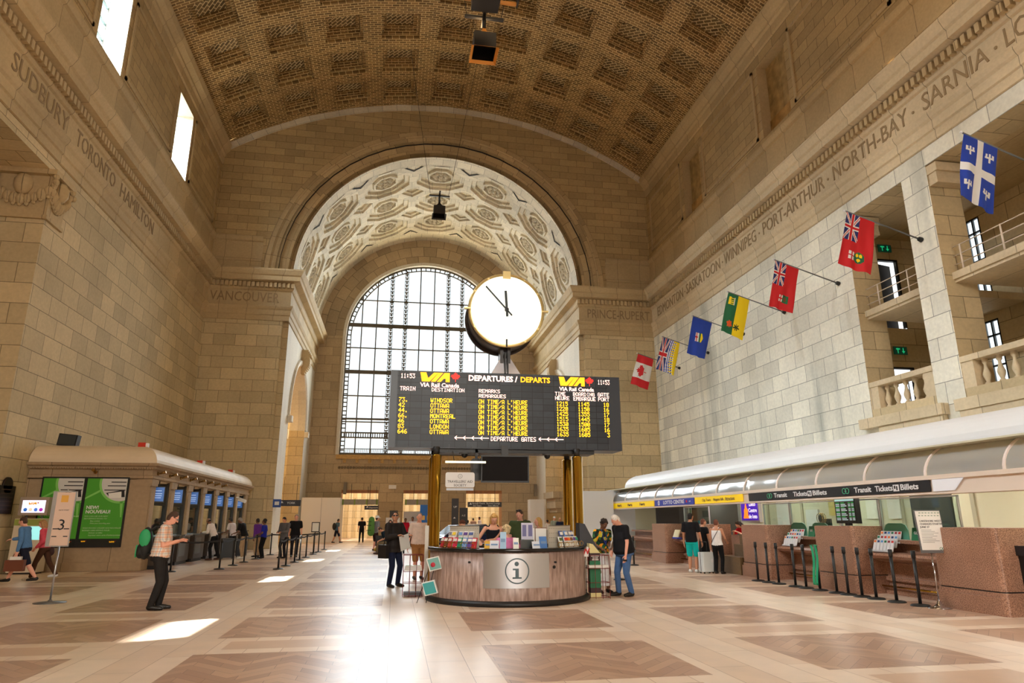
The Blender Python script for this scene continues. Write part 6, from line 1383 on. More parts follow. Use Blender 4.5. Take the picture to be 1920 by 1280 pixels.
def dirsign(x0, x1, y, z0, z1, label, txts, rods=True):
    r = thing('direction_sign', label, 'sign', ((x0+x1)/2, y, z0)); w = (x1-x0)/2; m = MB(); m.box(-w, w, -.04, .04, 0, z1-z0); m.build('sign_board', M('sign_charcoal', (44, 42, 46), .45), r)
    for t, x, z, s_ in txts: lettering(t, WHITE, r, (x, -.05, z), FW, size=s_, ext=0)
    if rods: m = MB(); m.cyl((-w*.6, 0, z1-z0), (-w*.6, 0, z1-z0+1.4), .015, .015, 5); m.cyl((w*.6, 0, z1-z0), (w*.6, 0, z1-z0+1.4), .015, .015, 5); m.build('hanging_rod', BLACK, r)
    m = MB(); m.face([(-w+.12, -.045, (z1-z0)/2), (-w+.3, -.045, (z1-z0)/2), (-w+.21, -.045, (z1-z0)/2+.12)]); m.build('arrow', WHITE, r); return r
dirsign(5.26, 7.75, 50, 2.50, 2.86, 'dark hanging direction sign before the right far doorway', [('Arrivals Centre', -.45, .25, .15), ('GO Trains', -.55, .09, .14), ('Business Lounge', .62, .25, .15), ('Salon Affaires', .62, .09, .14)])
dirsign(-2.2, -1.15, 53, 2.35, 2.65, 'short dark direction sign below the wrapped sign at the far left doorway', [('Departures', .15, .15, .14)])
dirsign(4.1, 4.6, 50, .3, 3.1, 'tall dark directory panel with an up arrow between the far doorways', [('UP', 0, 2.2, .2)], False); dirsign(4.7, 5.3, 50.3, .3, 2.45, 'shorter dark directory panel right of the tall one', [('A-Z', 0, 1.6, .16)], False)
r = dirsign(-6.9, -5.6, 43.4, 2.42, 2.78, 'small dark sign reading YORK at the left passage', [('YORK', .1, .18, .18)], True)
m = MB(); m.box(-6.95, -6.5, D-.06, D, 2.32, 2.78); o = tag(m.build('blue_sign', M('sign_mid_blue', (40, 80, 160), .5)), 'small blue sign on the left pier', 'sign'); o2 = MB(); o2.box(-6.85, -6.6, D-.065, D-.06, 2.45, 2.65); o2.build('symbol', WHITE, o)
r = thing('menu_stand', 'black framed notice on a post at the far end of the left queue', 'sign', (-3.9, 36.6, 0)); m = MB(); m.box(-.2, .2, -.02, .02, 1.0, 1.5); m.box(-.02, .02, -.02, .02, 0, 1.0); m.box(-.18, .18, -.12, .12, 0, .03); m.build('frame', BLACK, r); m = MB(); m.box(-.16, .16, -.03, -.02, 1.05, 1.46); m.build('sheet', PAPER, r)
m = MB(); m.box(.7, 2.4, 51.9, 52.0, 0, 2.2); tag(m.build('hoarding', M('hoarding_grey', (176, 168, 158), .6)), 'low pale grey hoarding behind the man in the pale shirt', 'hoarding')
m = MB(); m.box(1.85, 2.7, 50.2, 50.3, .4, 2.65); o = tag(m.build('blue_poster', M('poster_blue', (20, 100, 180), .5)), 'tall blue poster board left of the brass pillar', 'poster'); m = MB(); m.box(1.95, 2.2, 50.19, 50.2, 1.6, 1.9); m.box(2.35, 2.6, 50.19, 50.2, 1.6, 1.9); m.build('poster_picture', M('poster_yellow', (220, 180, 90), .5), o)
m = MB(); m.box(2.0, 2.8, 50.05, 50.15, 0, .95); tag(m.build('red_panel', M('panel_dull_red', (150, 50, 50), .6)), 'dull red panel below the blue poster board', 'panel')
r = thing('cash_machine', 'white cash machine by the far wall behind the seated travellers', 'machine', (-.05, 46, 0)); m = MB(); m.box(-.45, .45, 0, .7, 0, 1.75); m.build('body', WHB, r); m = MB(); m.box(-.3, .3, -.02, 0, 1.05, 1.5); m.build('screen', BLACK, r); m = MB(); m.box(-.22, .3, .1, .5, 1.75, 2.2); m.build('top_box', M('dark_box', (60, 56, 52), .5), r)
for x, y, z, n in ((-3.95, YE-.25, 4.2, 'left'), (11.55, 56.0, 4.1, 'right')): m = MB(); m.box(x-.12, x+.12, y-.05, y+.2, z-.6, z+.35); tag(m.build('wall_loudspeaker', M('speaker_taupe', (120, 106, 86), .6)), 'slim taupe loudspeaker on the far wall, %s side' % n, 'speaker')
m = MB(); m.box(-.5, .1, YE-.14, YE, 4.05, 4.35); tag(m.build('wall_lamp', WHB), 'small white emergency lamp box between the far doorways', 'lamp')
r = thing('stone_bracket', 'dark carved stone shelf bracket on the right side of the far bay', 'bracket', (11.6, 49.3, 2.1)); m = MB(); m.box(-.5, .2, -1.6, 1.6, 1.0, 1.45); m.box(-.3, .2, -1.4, 1.4, .3, 1.0); m.box(-.15, .2, -1.2, 1.2, 0, .3); m.build('bracket', ST_END, r)
m = MB(); m.box(4.45, 11.0, 44.5, 44.9, 0, .95); tag(m.build('low_counter', M('counter_taupe', (170, 160, 144), .6)), 'low pale counter far behind the information desk', 'counter')
# benches and luggage
r = thing('bench', 'dark low bench under the seated travellers left of the board pillar', 'bench', (-.1, 35.2, 0)); m = MB(); m.box(-.75, .75, -.25, .3, .38, .45); m.build('seat', M('bench_wood', (60, 38, 26), .5), r); m = MB()
for x in (-.65, .65): m.box(x-.04, x+.04, -.2, .25, 0, .38)
m.box(-.75, .75, .26, .32, .45, .85); m.build('frame', BLACK, r)
def suitcase(x, y, w, d, h, mat, label, handle=True, rz=0):
    r = thing('suitcase', label, 'suitcase', (x, y, 0), rz); m = MB(); pts = []
    for cx, cy, a0 in ((w/2-.04, d/2-.04, 0), (-w/2+.04, d/2-.04, pi/2), (-w/2+.04, -d/2+.04, pi), (w/2-.04, -d/2+.04, 1.5*pi)): pts += [(cx+.04*cos(a0+i*pi/6), cy+.04*sin(a0+i*pi/6)) for i in range(4)]
    m.poly(pts, .05, h); m.build('shell', mat, r); m = MB()
    for sx in (-1, 1): 
        for sy in (-1, 1): m.cyl((sx*(w/2-.05)-.01, sy*(d/2-.04), .03), (sx*(w/2-.05)+.01, sy*(d/2-.04), .03), .03, .03, 10)
    m.build('wheels', BLACK, r)
    m = MB(); m.tube([(-w*.25, d*.3, h), (-w*.25, d*.3, h+(.3 if handle else .04)), (w*.25, d*.3, h+(.3 if handle else .04)), (w*.25, d*.3, h)], .01, 6); m.build('handle', BLACK, r)
    m = MB(); m.box(-w/2-.004, w/2+.004, -.01, .01, .06, h-.01); m.build('zip', M('zip_dark', (50, 50, 54), .5), r); return r
suitcase(9.5, 20.3, .42, .26, .62, M('suitcase_white', (214, 222, 224), .35), 'white suitcase standing between the shoppers at the lottery counter', rz=.2)
suitcase(-7.0, 31.9, .5, .34, .85, BLACK, 'tall black suitcase beside the man leaning at the kiosk', False, .1); suitcase(-6.75, 33.4, .46, .32, .7, M('suitcase_dark', (30, 30, 34), .5), 'black suitcase at the feet of the traveller in the white tee', True, .1)
# ------------------------------------------------------------------ PEOPLE
def V(*a): return Vector(a)
def tcap(mb, a, b, ra, rb, n=10, flat=1.0, fx=None):
    """closed tapered capsule from a to b"""
    a, b = Vector(a), Vector(b); d = (b-a); L_ = d.length
    if L_ < 1e-5: d = V(0, 0, 1); L_ = 1e-5
    d = d.normalized(); u = fx.normalized() if fx is not None else d.orthogonal().normalized(); u = (u-d*u.dot(d)).normalized(); w = d.cross(u)
    rings = []; K = 4
    for i in range(K+1): t = -pi/2+(pi/2)*i/K; rings.append((a+d*ra*sin(t), max(ra*cos(t), 1e-4)))
    for i in range(K+1): t = (pi/2)*i/K; rings.append((b+d*rb*sin(t), max(rb*cos(t), 1e-4)))
    i0 = len(mb.v)
    for c, r in rings:
        for k in range(n): t = 2*pi*k/n; mb.v.append(c+u*cos(t)*r+w*sin(t)*r*flat)
    m = len(rings)
    for j in range(m-1):
        for k in range(n):
            k2 = (k+1) % n; mb.f.append([i0+j*n+k, i0+j*n+k2, i0+(j+1)*n+k2, i0+(j+1)*n+k]); mb.m.append(0); mb.sm.append(True); mb.uv.append([(0, 0)]*4)
    mb.f.append([i0+k for k in range(n)][::-1]); mb.f.append([i0+(m-1)*n+k for k in range(n)])
    for _ in (0, 1): mb.m.append(0); mb.sm.append(True); mb.uv.append([(0, 0)]*n)
def loft(mb, secs, n=18):
    """closed loft of ellipses: (centre, rx, ry)"""
    i0 = len(mb.v); m = len(secs)
    for c, rx, ry in secs:
        for k in range(n): t = 2*pi*k/n; mb.v.append(Vector(c)+V(rx*cos(t), ry*sin(t), 0))
    for j in range(m-1):
        for k in range(n):
            k2 = (k+1) % n; mb.f.append([i0+j*n+k, i0+j*n+k2, i0+(j+1)*n+k2, i0+(j+1)*n+k]); mb.m.append(0); mb.sm.append(True); mb.uv.append([(0, 0)]*4)
    mb.f.append([i0+k for k in range(n)][::-1]); mb.f.append([i0+(m-1)*n+k for k in range(n)])
    for _ in (0, 1): mb.m.append(0); mb.sm.append(True); mb.uv.append([(0, 0)]*n)
def ell(mb, c, r, rot=None, n=14):
    i0 = len(mb.v); m = 9; c = Vector(c)
    for j in range(m):
        ph = -pi/2+pi*j/(m-1); rr = max(cos(ph), .01)
        for k in range(n):
            t = 2*pi*k/n; p = V(r[0]*rr*cos(t), r[1]*rr*sin(t), r[2]*sin(ph)); mb.v.append(c+(rot @ p if rot else p))
    for j in range(m-1):
        for k in range(n):
            k2 = (k+1) % n; mb.f.append([i0+j*n+k, i0+j*n+k2, i0+(j+1)*n+k2, i0+(j+1)*n+k]); mb.m.append(0); mb.sm.append(True); mb.uv.append([(0, 0)]*4)
    mb.f.append([i0+k for k in range(n)][::-1]); mb.f.append([i0+(m-1)*n+k for k in range(n)])
    for _ in (0, 1): mb.m.append(0); mb.sm.append(True); mb.uv.append([(0, 0)]*n)
def fuse(mb, name, mat, root, vox, smooth=3):
    o = mb.build(name, mat, root); md = o.modifiers.new('fuse', 'REMESH'); md.mode = 'VOXEL'; md.voxel_size = vox; md.use_smooth_shade = True
    if smooth: s = o.modifiers.new('soft', 'SMOOTH'); s.iterations = smooth; s.factor = .5
    return o
def ik(a, b, l1, l2, pole):
    a, b = Vector(a), Vector(b); d = b-a; L_ = min(d.length, (l1+l2)*.995); u = d.normalized(); b = a+u*L_
    x = (l1*l1-l2*l2+L_*L_)/(2*L_); h = sqrt(max(0, l1*l1-x*x)); p = Vector(pole); p = (p-u*p.dot(u))
    p = p.normalized() if p.length > 1e-6 else V(0, 1, 0); return a+u*x+p*h, b
SKINS = {'fair': M('skin_fair', (226, 168, 138), .5), 'tan': M('skin_tan', (198, 140, 108), .5), 'brown': M('skin_brown', (124, 82, 60), .5), 'pink': M('skin_pink', (232, 168, 144), .5)}
def cloth(name, rgb, rough=.85): return M('cloth_'+name, rgb, rough, noise=.08, nscale=14, spec=.2)
HC = {k: M('hair_'+k, c, .7, noise=.3, nscale=60) for k, c in {'black': (24, 20, 20), 'brown': (70, 46, 32), 'auburn': (104, 56, 40), 'blonde': (206, 160, 92), 'sandy': (176, 130, 84), 'grey': (140, 134, 130), 'white': (222, 214, 204), 'dark': (44, 32, 26), 'pale': (214, 190, 146)}.items()}
SHOE = {'black': M('shoe_black', (22, 20, 20), .4), 'white': M('shoe_white', (226, 226, 224), .6), 'brown': M('shoe_brown', (84, 52, 36), .5)}
def person(label, loc, rz, H=1.75, skin='fair', hair=('short', 'brown'), top=('tee', None), bottom=('trousers', None), shoes='black', lean=0, lat=0, head=(0, 0), LH=None, RH=None, LF=(-.1, 0), RF=(.1, 0), fat=1.0, vox=.017, sit=None, near=False, fem=False, extras=(), hip=None, torso_turn=0):
    """local frame: faces +Y, x to its right. LH/RH wrist targets, LF/RF ankle xy(z). angles in degrees"""
    r = thing('person', label, 'person', loc, radians(rz)); S = H; sk = SKINS[skin]; vox = .0085 if near else vox
    LN = radians(lean); TT = radians(torso_turn)
    hz = sit if sit else .515*S-.0
    if hip is None: hip = (0, 0)
    Hc = V(hip[0], hip[1], hz)
    Rl = Matrix.Rotation(TT, 3, 'Z') @ Matrix.Rotation(-LN, 3, 'X') @ Matrix.Rotation(radians(lat), 3, 'Y')
    def T(p): return Hc+Rl @ (Vector(p)*S-V(0, 0, .515*S))
    w = .92 if fem else 1.0
    sh = [T((s_*.112*w, -.004, .805)) for s_ in (-1, 1)]; neck0 = T((0, -.004, .84)); Rh = Rl @ Matrix.Rotation(radians(-head[0]), 3, 'Z') @ Matrix.Rotation(radians(-head[1]), 3, 'X')
    neck1 = T((0, .004, .868)); hc = neck1+Rh @ (V(0, .012, .062)*S)
    ft = fat
    # ---- body: one surface
    mb = MB(); n0 = len(mb.v)
    g2 = 1+1.7*(ft-1); prof = [(.49, .082*w*ft, .062*ft), (.53, .094*ft, .066*g2), (.58, .086*w*ft, .062*g2), (.64, .08*w*ft, .058*g2), (.70, .088*w*ft, .062*(1+1.2*(ft-1))), (.76, .098*w, .064), (.805, .102*w, .056), (.832, .062*w, .042), (.85, .036, .034)]
    loft(mb, [((0, -.004, z), a, b) for z, a, b in prof])
    for i in range(n0, len(mb.v)): mb.v[i] = T(mb.v[i])
    tcap(mb, neck0-Rl @ V(0, 0, .02), neck1+Rh @ V(0, 0, .03*S), .034*S, .031*S)
    ell(mb, hc, (.043*S, .052*S, .06*S), Rh); ell(mb, hc+Rh @ (V(0, .012, -.036)*S), (.032*S, .036*S, .032*S), Rh)     # skull, jaw
    tcap(mb, hc+Rh @ (V(0, .048, .008)*S), hc+Rh @ (V(0, .062, -.012)*S), .005*S, .0085*S, 8)                       # nose
    tcap(mb, hc+Rh @ (V(-.02, .045, .014)*S), hc+Rh @ (V(.02, .045, .014)*S), .006*S, .006*S, 8)                   # brow
    ell(mb, hc+Rh @ (V(0, .045, -.034)*S), (.014*S, .008*S, .006*S), Rh)                                           # lips
    for s_ in (-1, 1): ell(mb, hc+Rh @ (V(s_*.045, -.002, -.004)*S), (.006*S, .011*S, .017*S), Rh)                  # ears
    hands = []; arms = []
    for i, (s_, tgt) in enumerate(((-1, LH), (1, RH))):
        if tgt is None: tgt = (s_*.15*S, .03, .47*S)
        el, wr_ = ik(sh[i], tgt, .172*S, .15*S, Rl @ V(s_*.5, -1, -.4)); arms.append((sh[i], el, wr_))
        tcap(mb, sh[i], el, .030*S*(.9 if fem else 1.05)*(1+.3*(ft-1)), .023*S*(.9 if fem else 1)); tcap(mb, el, wr_, .023*S*(.9 if fem else 1), .0155*S)
        d = (wr_-el).normalized(); inn = V(-s_, .3, 0) if abs(d.z) > .6 else V(0, 0, -1)     # palm faces inward / down
        pn = (inn-d*inn.dot(d)).normalized(); ac = d.cross(pn).normalized()
        if near or vox < .014:
            tcap(mb, wr_, wr_+d*.045*S, .015*S, .022*S, 12, .55, ac)
            for k in range(4):
                off = (k-1.5)*.0125*S; L1 = (.026, .03, .028, .021)[k]*S; p0 = wr_+d*.055*S+ac*off; d1 = (d+pn*.35).normalized(); d2 = (d+pn*1.1).normalized()
                p1 = p0+d1*L1; tcap(mb, p0-d*.01, p1, .0056*S, .0052*S, 8); tcap(mb, p1, p1+d2*L1*.75, .0052*S, .0044*S, 8)
            sg = -1 if ac.y < 0 else 1
            p0 = wr_+d*.018*S+ac*sg*.016*S; p1 = p0+(d*.6+ac*sg*.8+pn*.2).normalized()*.025*S; tcap(mb, p0, p1, .0078*S, .0062*S, 8); tcap(mb, p1, p1+(d+pn*.5+ac*sg*.2).normalized()*.02*S, .006*S, .005*S, 8)
        else:
            tcap(mb, wr_, wr_+d*.05*S, .015*S, .02*S, 10, .6, ac)
            for k in range(4): off = (k-1.5)*.011*S; tcap(mb, wr_+d*.05*S+ac*off, wr_+(d+pn*.4)*(.088-.006*abs(k-1.5))*S+ac*off*1.15, .0062*S, .005*S, 6)
            tcap(mb, wr_+d*.02*S, wr_+(d*.06+ac*.03*(1 if ac.y > 0 else -1))*S, .009*S, .006*S, 6)
        hands.append((wr_, d, pn, ac))
    legs = []
    for i, (s_, F_) in enumerate(((-1, LF), (1, RF))):
        hp = Hc+V(s_*.052*S, 0, -.0*S); an = V(F_[0], F_[1], (F_[2] if len(F_) > 2 else 0)+.045*S)
        kn, an = ik(hp, an, .245*S, .235*S, V(s_*.12, 1, .15)); legs.append((hp, kn, an, s_))
        tcap(mb, hp, kn, .05*S*(.96 if fem else 1)*ft**.5, .032*S); tcap(mb, kn, kn.lerp(an, .35), .032*S, .034*S); tcap(mb, kn.lerp(an, .35), an, .034*S, .021*S)
        tcap(mb, an+V(0, 0, -.015*S), an+V(s_*.012, .06*S, -.029*S), .019*S, .012*S, 10)
    fuse(mb, 'body', sk, r, vox, 2)
    # ---- clothes
    kind, cm = top
    def torso(z0, z1, g, flare=0, stretch=1):
        t = MB(); sec = []
        zs = [z0+(z1-z0)*k/9 for k in range(10)]
        for z in zs:
            zz = max(.49, min(.845, z)); 
            for a, b in zip(prof[:-1], prof[1:]):
                if a[0] <= zz <= b[0]: u = (zz-a[0])/(b[0]-a[0]); rx, ry = a[1]+(b[1]-a[1])*u, a[2]+(b[2]-a[2])*u; break
            e = g+flare*max(0, (.66-z)); sec.append(((0, -.004, z), rx+e, ry+e*.9))
        loft(t, sec, 20)
        for i in range(len(t.v)): t.v[i] = T(t.v[i])
        return t
    if kind:
        z0 = {'tee': .50, 'shirt': .515, 'jacket': .45, 'tank': .50, 'dress': .46, 'blazer': .44}[kind]; g = {'tee': .010, 'shirt': .008, 'jacket': .016, 'tank': .006, 'dress': .006, 'blazer': .013}[kind]
        t = torso(z0, .842 if kind != 'tank' else .79, g, .05 if kind in ('tee', 'jacket', 'blazer') else .02)
        if kind != 'tank':
            tcap(t, sh[0], sh[1], (.036+g*.6)*S, (.036+g*.6)*S)
            lng = kind in ('jacket', 'blazer') or (kind == 'shirt' and 'long' in extras)
            for i in (0, 1):
                a, e, w_ = arms[i]
                if lng: tcap(t, a, e, (.034+g)*S, (.028+g)*S); tcap(t, e, e.lerp(w_, .96), (.028+g)*S, (.02+g*.7)*S)
                else: tcap(t, a, a.lerp(e, .62 if kind != 'dress' else .4), (.033+g)*S, (.032+g)*S)
        else:
            for s_ in (-1, 1): tcap(t, T((s_*.06, -.03, .78)), T((s_*.05, -.005, .835)), .018*S, .014*S); tcap(t, T((s_*.06, .035, .77)), T((s_*.05, -.0, .835)), .018*S, .014*S)
        if kind == 'dress':
            d_ = MB(); loft(t, [(Hc+V(0, 0, z), a*ft, b*ft) for z, a, b in ((-.42*S*.62, .125*S, .095*S), (-.1*S, .115*S, .085*S), (.03*S, .1*S, .075*S), (.1*S, .085*S, .066*S))], 20)
        fuse(t, 'jacket' if kind in ('jacket', 'blazer') else 'dress' if kind == 'dress' else 'shirt', cm, r, vox*1.05, 3)
        if 'collar' in extras:
            c = MB()
            for s_ in (-1, 1): tcap(c, T((s_*.032, -.03, .862)), T((s_*.018, .045, .828)), .012*S, .009*S, 8, .5)
            fuse(c, 'collar', cm, r, .008, 1)
    bk, bm = bottom
    if bk:
        t = MB()
        if bk in ('trousers', 'shorts', 'jeans'):
            secs = [((0, -.004, z), a, b) for z, a, b in ((.475, .09*ft, .068*ft), (.52, .1*ft, .072*(1+1.4*(ft-1))), (.565, .092*w*ft, .068*(1+1.5*(ft-1))))]; k0 = len(t.v); loft(t, secs, 18)
            for i in range(k0, len(t.v)): t.v[i] = Hc+(Rl.lerp(Matrix.Identity(3), .5) if sit is None else Matrix.Identity(3)) @ (Vector(t.v[i])*S-V(0, 0, .515*S))
            for hp, kn, an, s_ in legs:
                if bk == 'shorts': tcap(t, hp, hp.lerp(kn, .9), .056*S*ft**.5, .05*S)
                else: tcap(t, hp, kn, .056*S*ft**.5, .041*S); tcap(t, kn, an+V(0, -.005, .01), .041*S, .034*S)
        else:
            lg = {'skirt': .30, 'longskirt': .42}[bk]; loft(t, [(Hc+V(0, 0, -lg*S), .12*S, .1*S), (Hc+V(0, 0, -.1*S), .112*S*ft, .085*S*ft), (Hc+V(0, 0, .05*S), .088*S*ft, .066*S*ft)], 20)
        fuse(t, 'shorts' if bk == 'shorts' else 'skirt' if 'skirt' in bk else 'trousers', bm, r, vox*1.05, 3)
    for hp, kn, an, s_ in legs:
        t = MB(); b0 = V(an.x, an.y-.02*S, an.z-.03*S); zl = an.z-.045*S; tcap(t, V(an.x, an.y-.012*S, zl+.03*S), V(an.x+s_*.012, an.y+.062*S, zl+.02*S), .03*S, .026*S, 12, .9); tcap(t, V(an.x+s_*.012, an.y+.05*S, zl+.02*S), V(an.x+s_*.016, an.y+.10*S, zl+.017*S), .027*S, .02*S, 12, .9)
        for i in range(len(t.v)): t.v[i].z = max(t.v[i].z, zl)
        o = t.build('shoe', SHOE[shoes], r)
    # ---- hair
    hs, hcl = hair; t = MB(); hm = HC[hcl]
    if hs != 'bald':
        ell(t, hc+Rh @ (V(0, -.009, .013)*S), (.0475*S, .052*S, .056*S), Rh)
        if hs in ('short', 'fringe', 'bob', 'long', 'bun', 'curly'): ell(t, hc+Rh @ (V(0, -.024, -.008)*S), (.044*S, .036*S, .05*S), Rh)
        if hs in ('fringe', 'bob'): ell(t, hc+Rh @ (V(0, .022, .044)*S), (.04*S, .032*S, .02*S), Rh)
        if hs in ('bob', 'long'):
            for s_ in (-1, 1): tcap(t, hc+Rh @ (V(s_*.038, -.004, .02)*S), hc+Rh @ (V(s_*.042, -.004, -.055)*S), .018*S, .016*S)
            tcap(t, hc+Rh @ (V(0, -.03, 0)*S), hc+Rh @ (V(0, -.036, -.06 if hs == 'bob' else -.13)*S), .042*S, .036*S)
        if hs == 'curly': 
            random.seed(int(loc[0]*100))
            for k in range(26): a, b = random.uniform(0, 2*pi), random.uniform(-.2, 1.5); ell(t, hc+Rh @ (V(.05*cos(a)*cos(b), -.012+.052*sin(a)*cos(b)*(1 if sin(a) < 0 else .6), .02+.046*sin(b))*S), (.015*S,)*3)
        if hs == 'bun': ell(t, hc+Rh @ (V(0, -.062, .03)*S), (.024*S,)*3)
        fuse(t, 'hair', hm, r, max(vox*.8, .009), 1)
    else:
        for s_ in (-1, 1): ell(t, hc+Rh @ (V(s_*.034, -.018, -.008)*S), (.012*S, .03*S, .022*S), Rh)
        ell(t, hc+Rh @ (V(0, -.042, -.012)*S), (.03*S, .014*S, .022*S), Rh); fuse(t, 'hair', hm, r, .01, 1)
    # ---- eyes, mouth
    if near or H*0+vox < .0175:
        for s_ in (-1, 1):
            t = MB(); ell(t, hc+Rh @ (V(s_*.018, .0475, .004)*S), (.0075*S, .004*S, .0042*S), Rh, 8); e_ = t.build('eye', M('eye_white', (230, 226, 220), .3), r)
            t = MB(); ell(t, hc+Rh @ (V(s_*.018, .0512, .004)*S), (.0035*S, .002*S, .0036*S), Rh, 8); t.build('iris', M('iris_dark', (40, 28, 22), .3), e_)
        t = MB(); ell(t, hc+Rh @ (V(0, .0535, -.034)*S), (.012*S, .0035*S, .0022*S), Rh, 8); t.build('mouth', M('lip_rose', (160, 84, 76), .5), r)
    r['_'] = 0; del r['_']
    return dict(root=r, hc=hc, Rh=Rh, S=S, arms=arms, hands=hands, T=T, legs=legs, Hc=Hc)
def world_of(p, v):
    a = p['root'].rotation_euler.z; v = Vector(v); return Vector(p['root'].location)+Matrix.Rotation(a, 3, 'Z') @ v
def glasses(p, dark=True, up=0):
    S, hc, Rh = p['S'], p['hc'], p['Rh']; m = MB()
    for s_ in (-1, 1):
        ell(m, hc+Rh @ (V(s_*.019, .052-.03*(up > 0), .005+up)*S), (.0155*S, .004*S, .0105*S), Rh, 10); tcap(m, hc+Rh @ (V(s_*.034, .048-.03*(up > 0), .008+up)*S), hc+Rh @ (V(s_*.047, .0-.02*(up > 0), .006+up)*S), .002*S, .002*S, 6)
    tcap(m, hc+Rh @ (V(-.008, .054-.03*(up > 0), .008+up)*S), hc+Rh @ (V(.008, .054-.03*(up > 0), .008+up)*S), .002*S, .002*S, 6)
    m.build('sunglasses' if dark else 'spectacles', BLACK if dark else M('spectacle_rim', (60, 60, 64), .3), p['root'])
def patterned(name, base, cols, kind):
    if name in MATS: return MATS[name]
    m, N, L, B = newmat(name); tc = N.new('ShaderNodeTexCoord'); sp = N.new('ShaderNodeSeparateXYZ'); L.new(tc.outputs['Object'], sp.inputs[0]); col = None
    c = srgb(*base)
    if kind == 'plaid':
        cur = None
        h = math_node(N, L, 'ADD', sp.outputs[0], sp.outputs[1])
        for i, (ax, per, wd, rgb) in enumerate(cols):
            v = sp.outputs[2] if ax == 'z' else h
            f = math_node(N, L, 'LESS_THAN', math_node(N, L, 'FLOORED_MODULO', math_node(N, L, 'ADD', v, .013*i), per), wd)
            cur = mixc(N, L, math_node(N, L, 'MULTIPLY', f, .5), cur if cur is not None else c, srgb(*rgb))
        L.new(cur, B.inputs['Base Color'])
    else:
        vo = N.new('ShaderNodeTexVoronoi'); vo.inputs['Scale'].default_value = 16; L.new(tc.outputs['Object'], vo.inputs['Vector'])
        r = N.new('ShaderNodeValToRGB'); r.color_ramp.interpolation = 'CONSTANT'; sx = N.new('ShaderNodeSeparateColor'); L.new(vo.outputs['Color'], sx.inputs[0]); L.new(sx.outputs[0], r.inputs['Fac'])
        r.color_ramp.elements[0].color = c; r.color_ramp.elements[1].color = srgb(*cols[0]); r.color_ramp.elements[1].position = .35
        for k, rgb in enumerate(cols[1:]): e = r.color_ramp.elements.new(.35+.16*(k+1)); e.color = srgb(*rgb)
        L.new(r.outputs['Color'], B.inputs['Base Color'])
    B.inputs['Roughness'].default_value = .85; MATS[name] = m; return m
PLAID = patterned('plaid_shirt_cloth', (232, 222, 210), [('z', .085, .022, (222, 140, 90)), ('h', .085, .022, (222, 150, 100)), ('z', .085, .008, (70, 120, 170)), ('h', .085, .01, (80, 130, 180))], 'plaid')
FLORAL = patterned('floral_blouse_cloth', (20, 30, 26), [(30, 80, 50), (240, 160, 20), (50, 110, 60), (200, 190, 60)], 'floral')
C = cloth
def held(name, p, label, cat, mb, mat, off=(0, 0, 0)):
    o = mb.build(name, mat); q = world_of(p, off); o.location = q; o.rotation_euler = (0, 0, p['root'].rotation_euler.z); return tag(o, label, cat)
# plaid-shirted man
p = person('man in a plaid short-sleeved shirt looking at his phone, backpack on', (-4.29, 14.13, 0), -82, 1.80, 'pink', ('short', 'brown'), ('shirt', PLAID), ('trousers', C('charcoal', (40, 38, 38))), 'black', lean=5, head=(0, 28), LH=(-.08, .27, 1.20), RH=(.07, .28, 1.22), LF=(-.09, .06), RF=(.1, -.04), fat=1.22, near=True, extras=('collar',)); glasses(p, False)
m = MB(); m.obox((0, .365, 1.28), (.035, 0, 0), (0, .03, .05), (0, .006, -.004)); held('mobile_phone', p, 'phone held in both hands of the man in the plaid shirt', 'phone', m, BLACK)
r = thing('backpack', 'black and green backpack on the back of the man in the plaid shirt', 'backpack', world_of(p, (0, -.25, .98)), radians(-82)); m = MB(); ell(m, (0, -.02, .2), (.15, .11, .3)); ell(m, (0, -.1, .06), (.12, .07, .14)); fuse(m, 'bag', M('pack_black', (24, 26, 26), .7), r, .016)
m = MB(); ell(m, (.13, -.03, .3), (.03, .1, .16)); ell(m, (-.13, -.03, .3), (.03, .1, .16)); m.obox((-.03, -.165, .06), (.01, 0, .03), (0, .01, 0), (-.01, 0, .08)); m.obox((.05, -.165, .06), (.01, 0, .03), (0, .01, 0), (-.01, 0, .08)); m.build('green_panel', M('pack_green', (30, 150, 90), .6), r)
m = MB()
for s_ in (-1, 1): m.tube([(s_*.1, .02, .42), (s_*.12, .14, .5), (s_*.13, .30, .46), (s_*.13, .36, .3), (s_*.12, .3, .1), (s_*.1, .05, 0)], .018, 6)
m.build('strap', MATS['pack_black'], r)
# man in black jacket
p = person('man in sunglasses and black jacket holding white sheets, left of the desk', (.05, 17.75, 0), -140, 1.80, 'tan', ('short', 'dark'), ('jacket', C('jacket_black', (38, 32, 30), .6)), ('trousers', C('navy_trousers', (30, 36, 60))), 'black', lean=-2, head=(38, -8), LH=(-.16, .34, 1.22), RH=(.2, .33, 1.22), LF=(-.15, .0), RF=(.15, .03), fat=1.15, near=True, extras=('collar',)); glasses(p)
m = MB(); m.obox((.02, .40, 1.06), (.15, .0, -.04), (0, .003, 0), (.04, 0, .17)); held('paper_sheets', p, 'white sheets of paper in the hands of the man in the black jacket', 'paper', m, PAPER)
r = thing('shoulder_bag', 'black shoulder bag hanging at the hip of the man in the black jacket', 'bag', world_of(p, (.3, -.05, .72)), radians(-140)); m = MB(); m.obox((0, 0, .12), (.05, 0, 0), (0, .15, 0), (0, 0, .16)); m.build('bag', BLACK, r); m = MB(); m.tube([(0, 0, .28), (-.05, .0, .5), (-.13, .02, .82)], .012, 5); m.build('strap', BLACK, r)
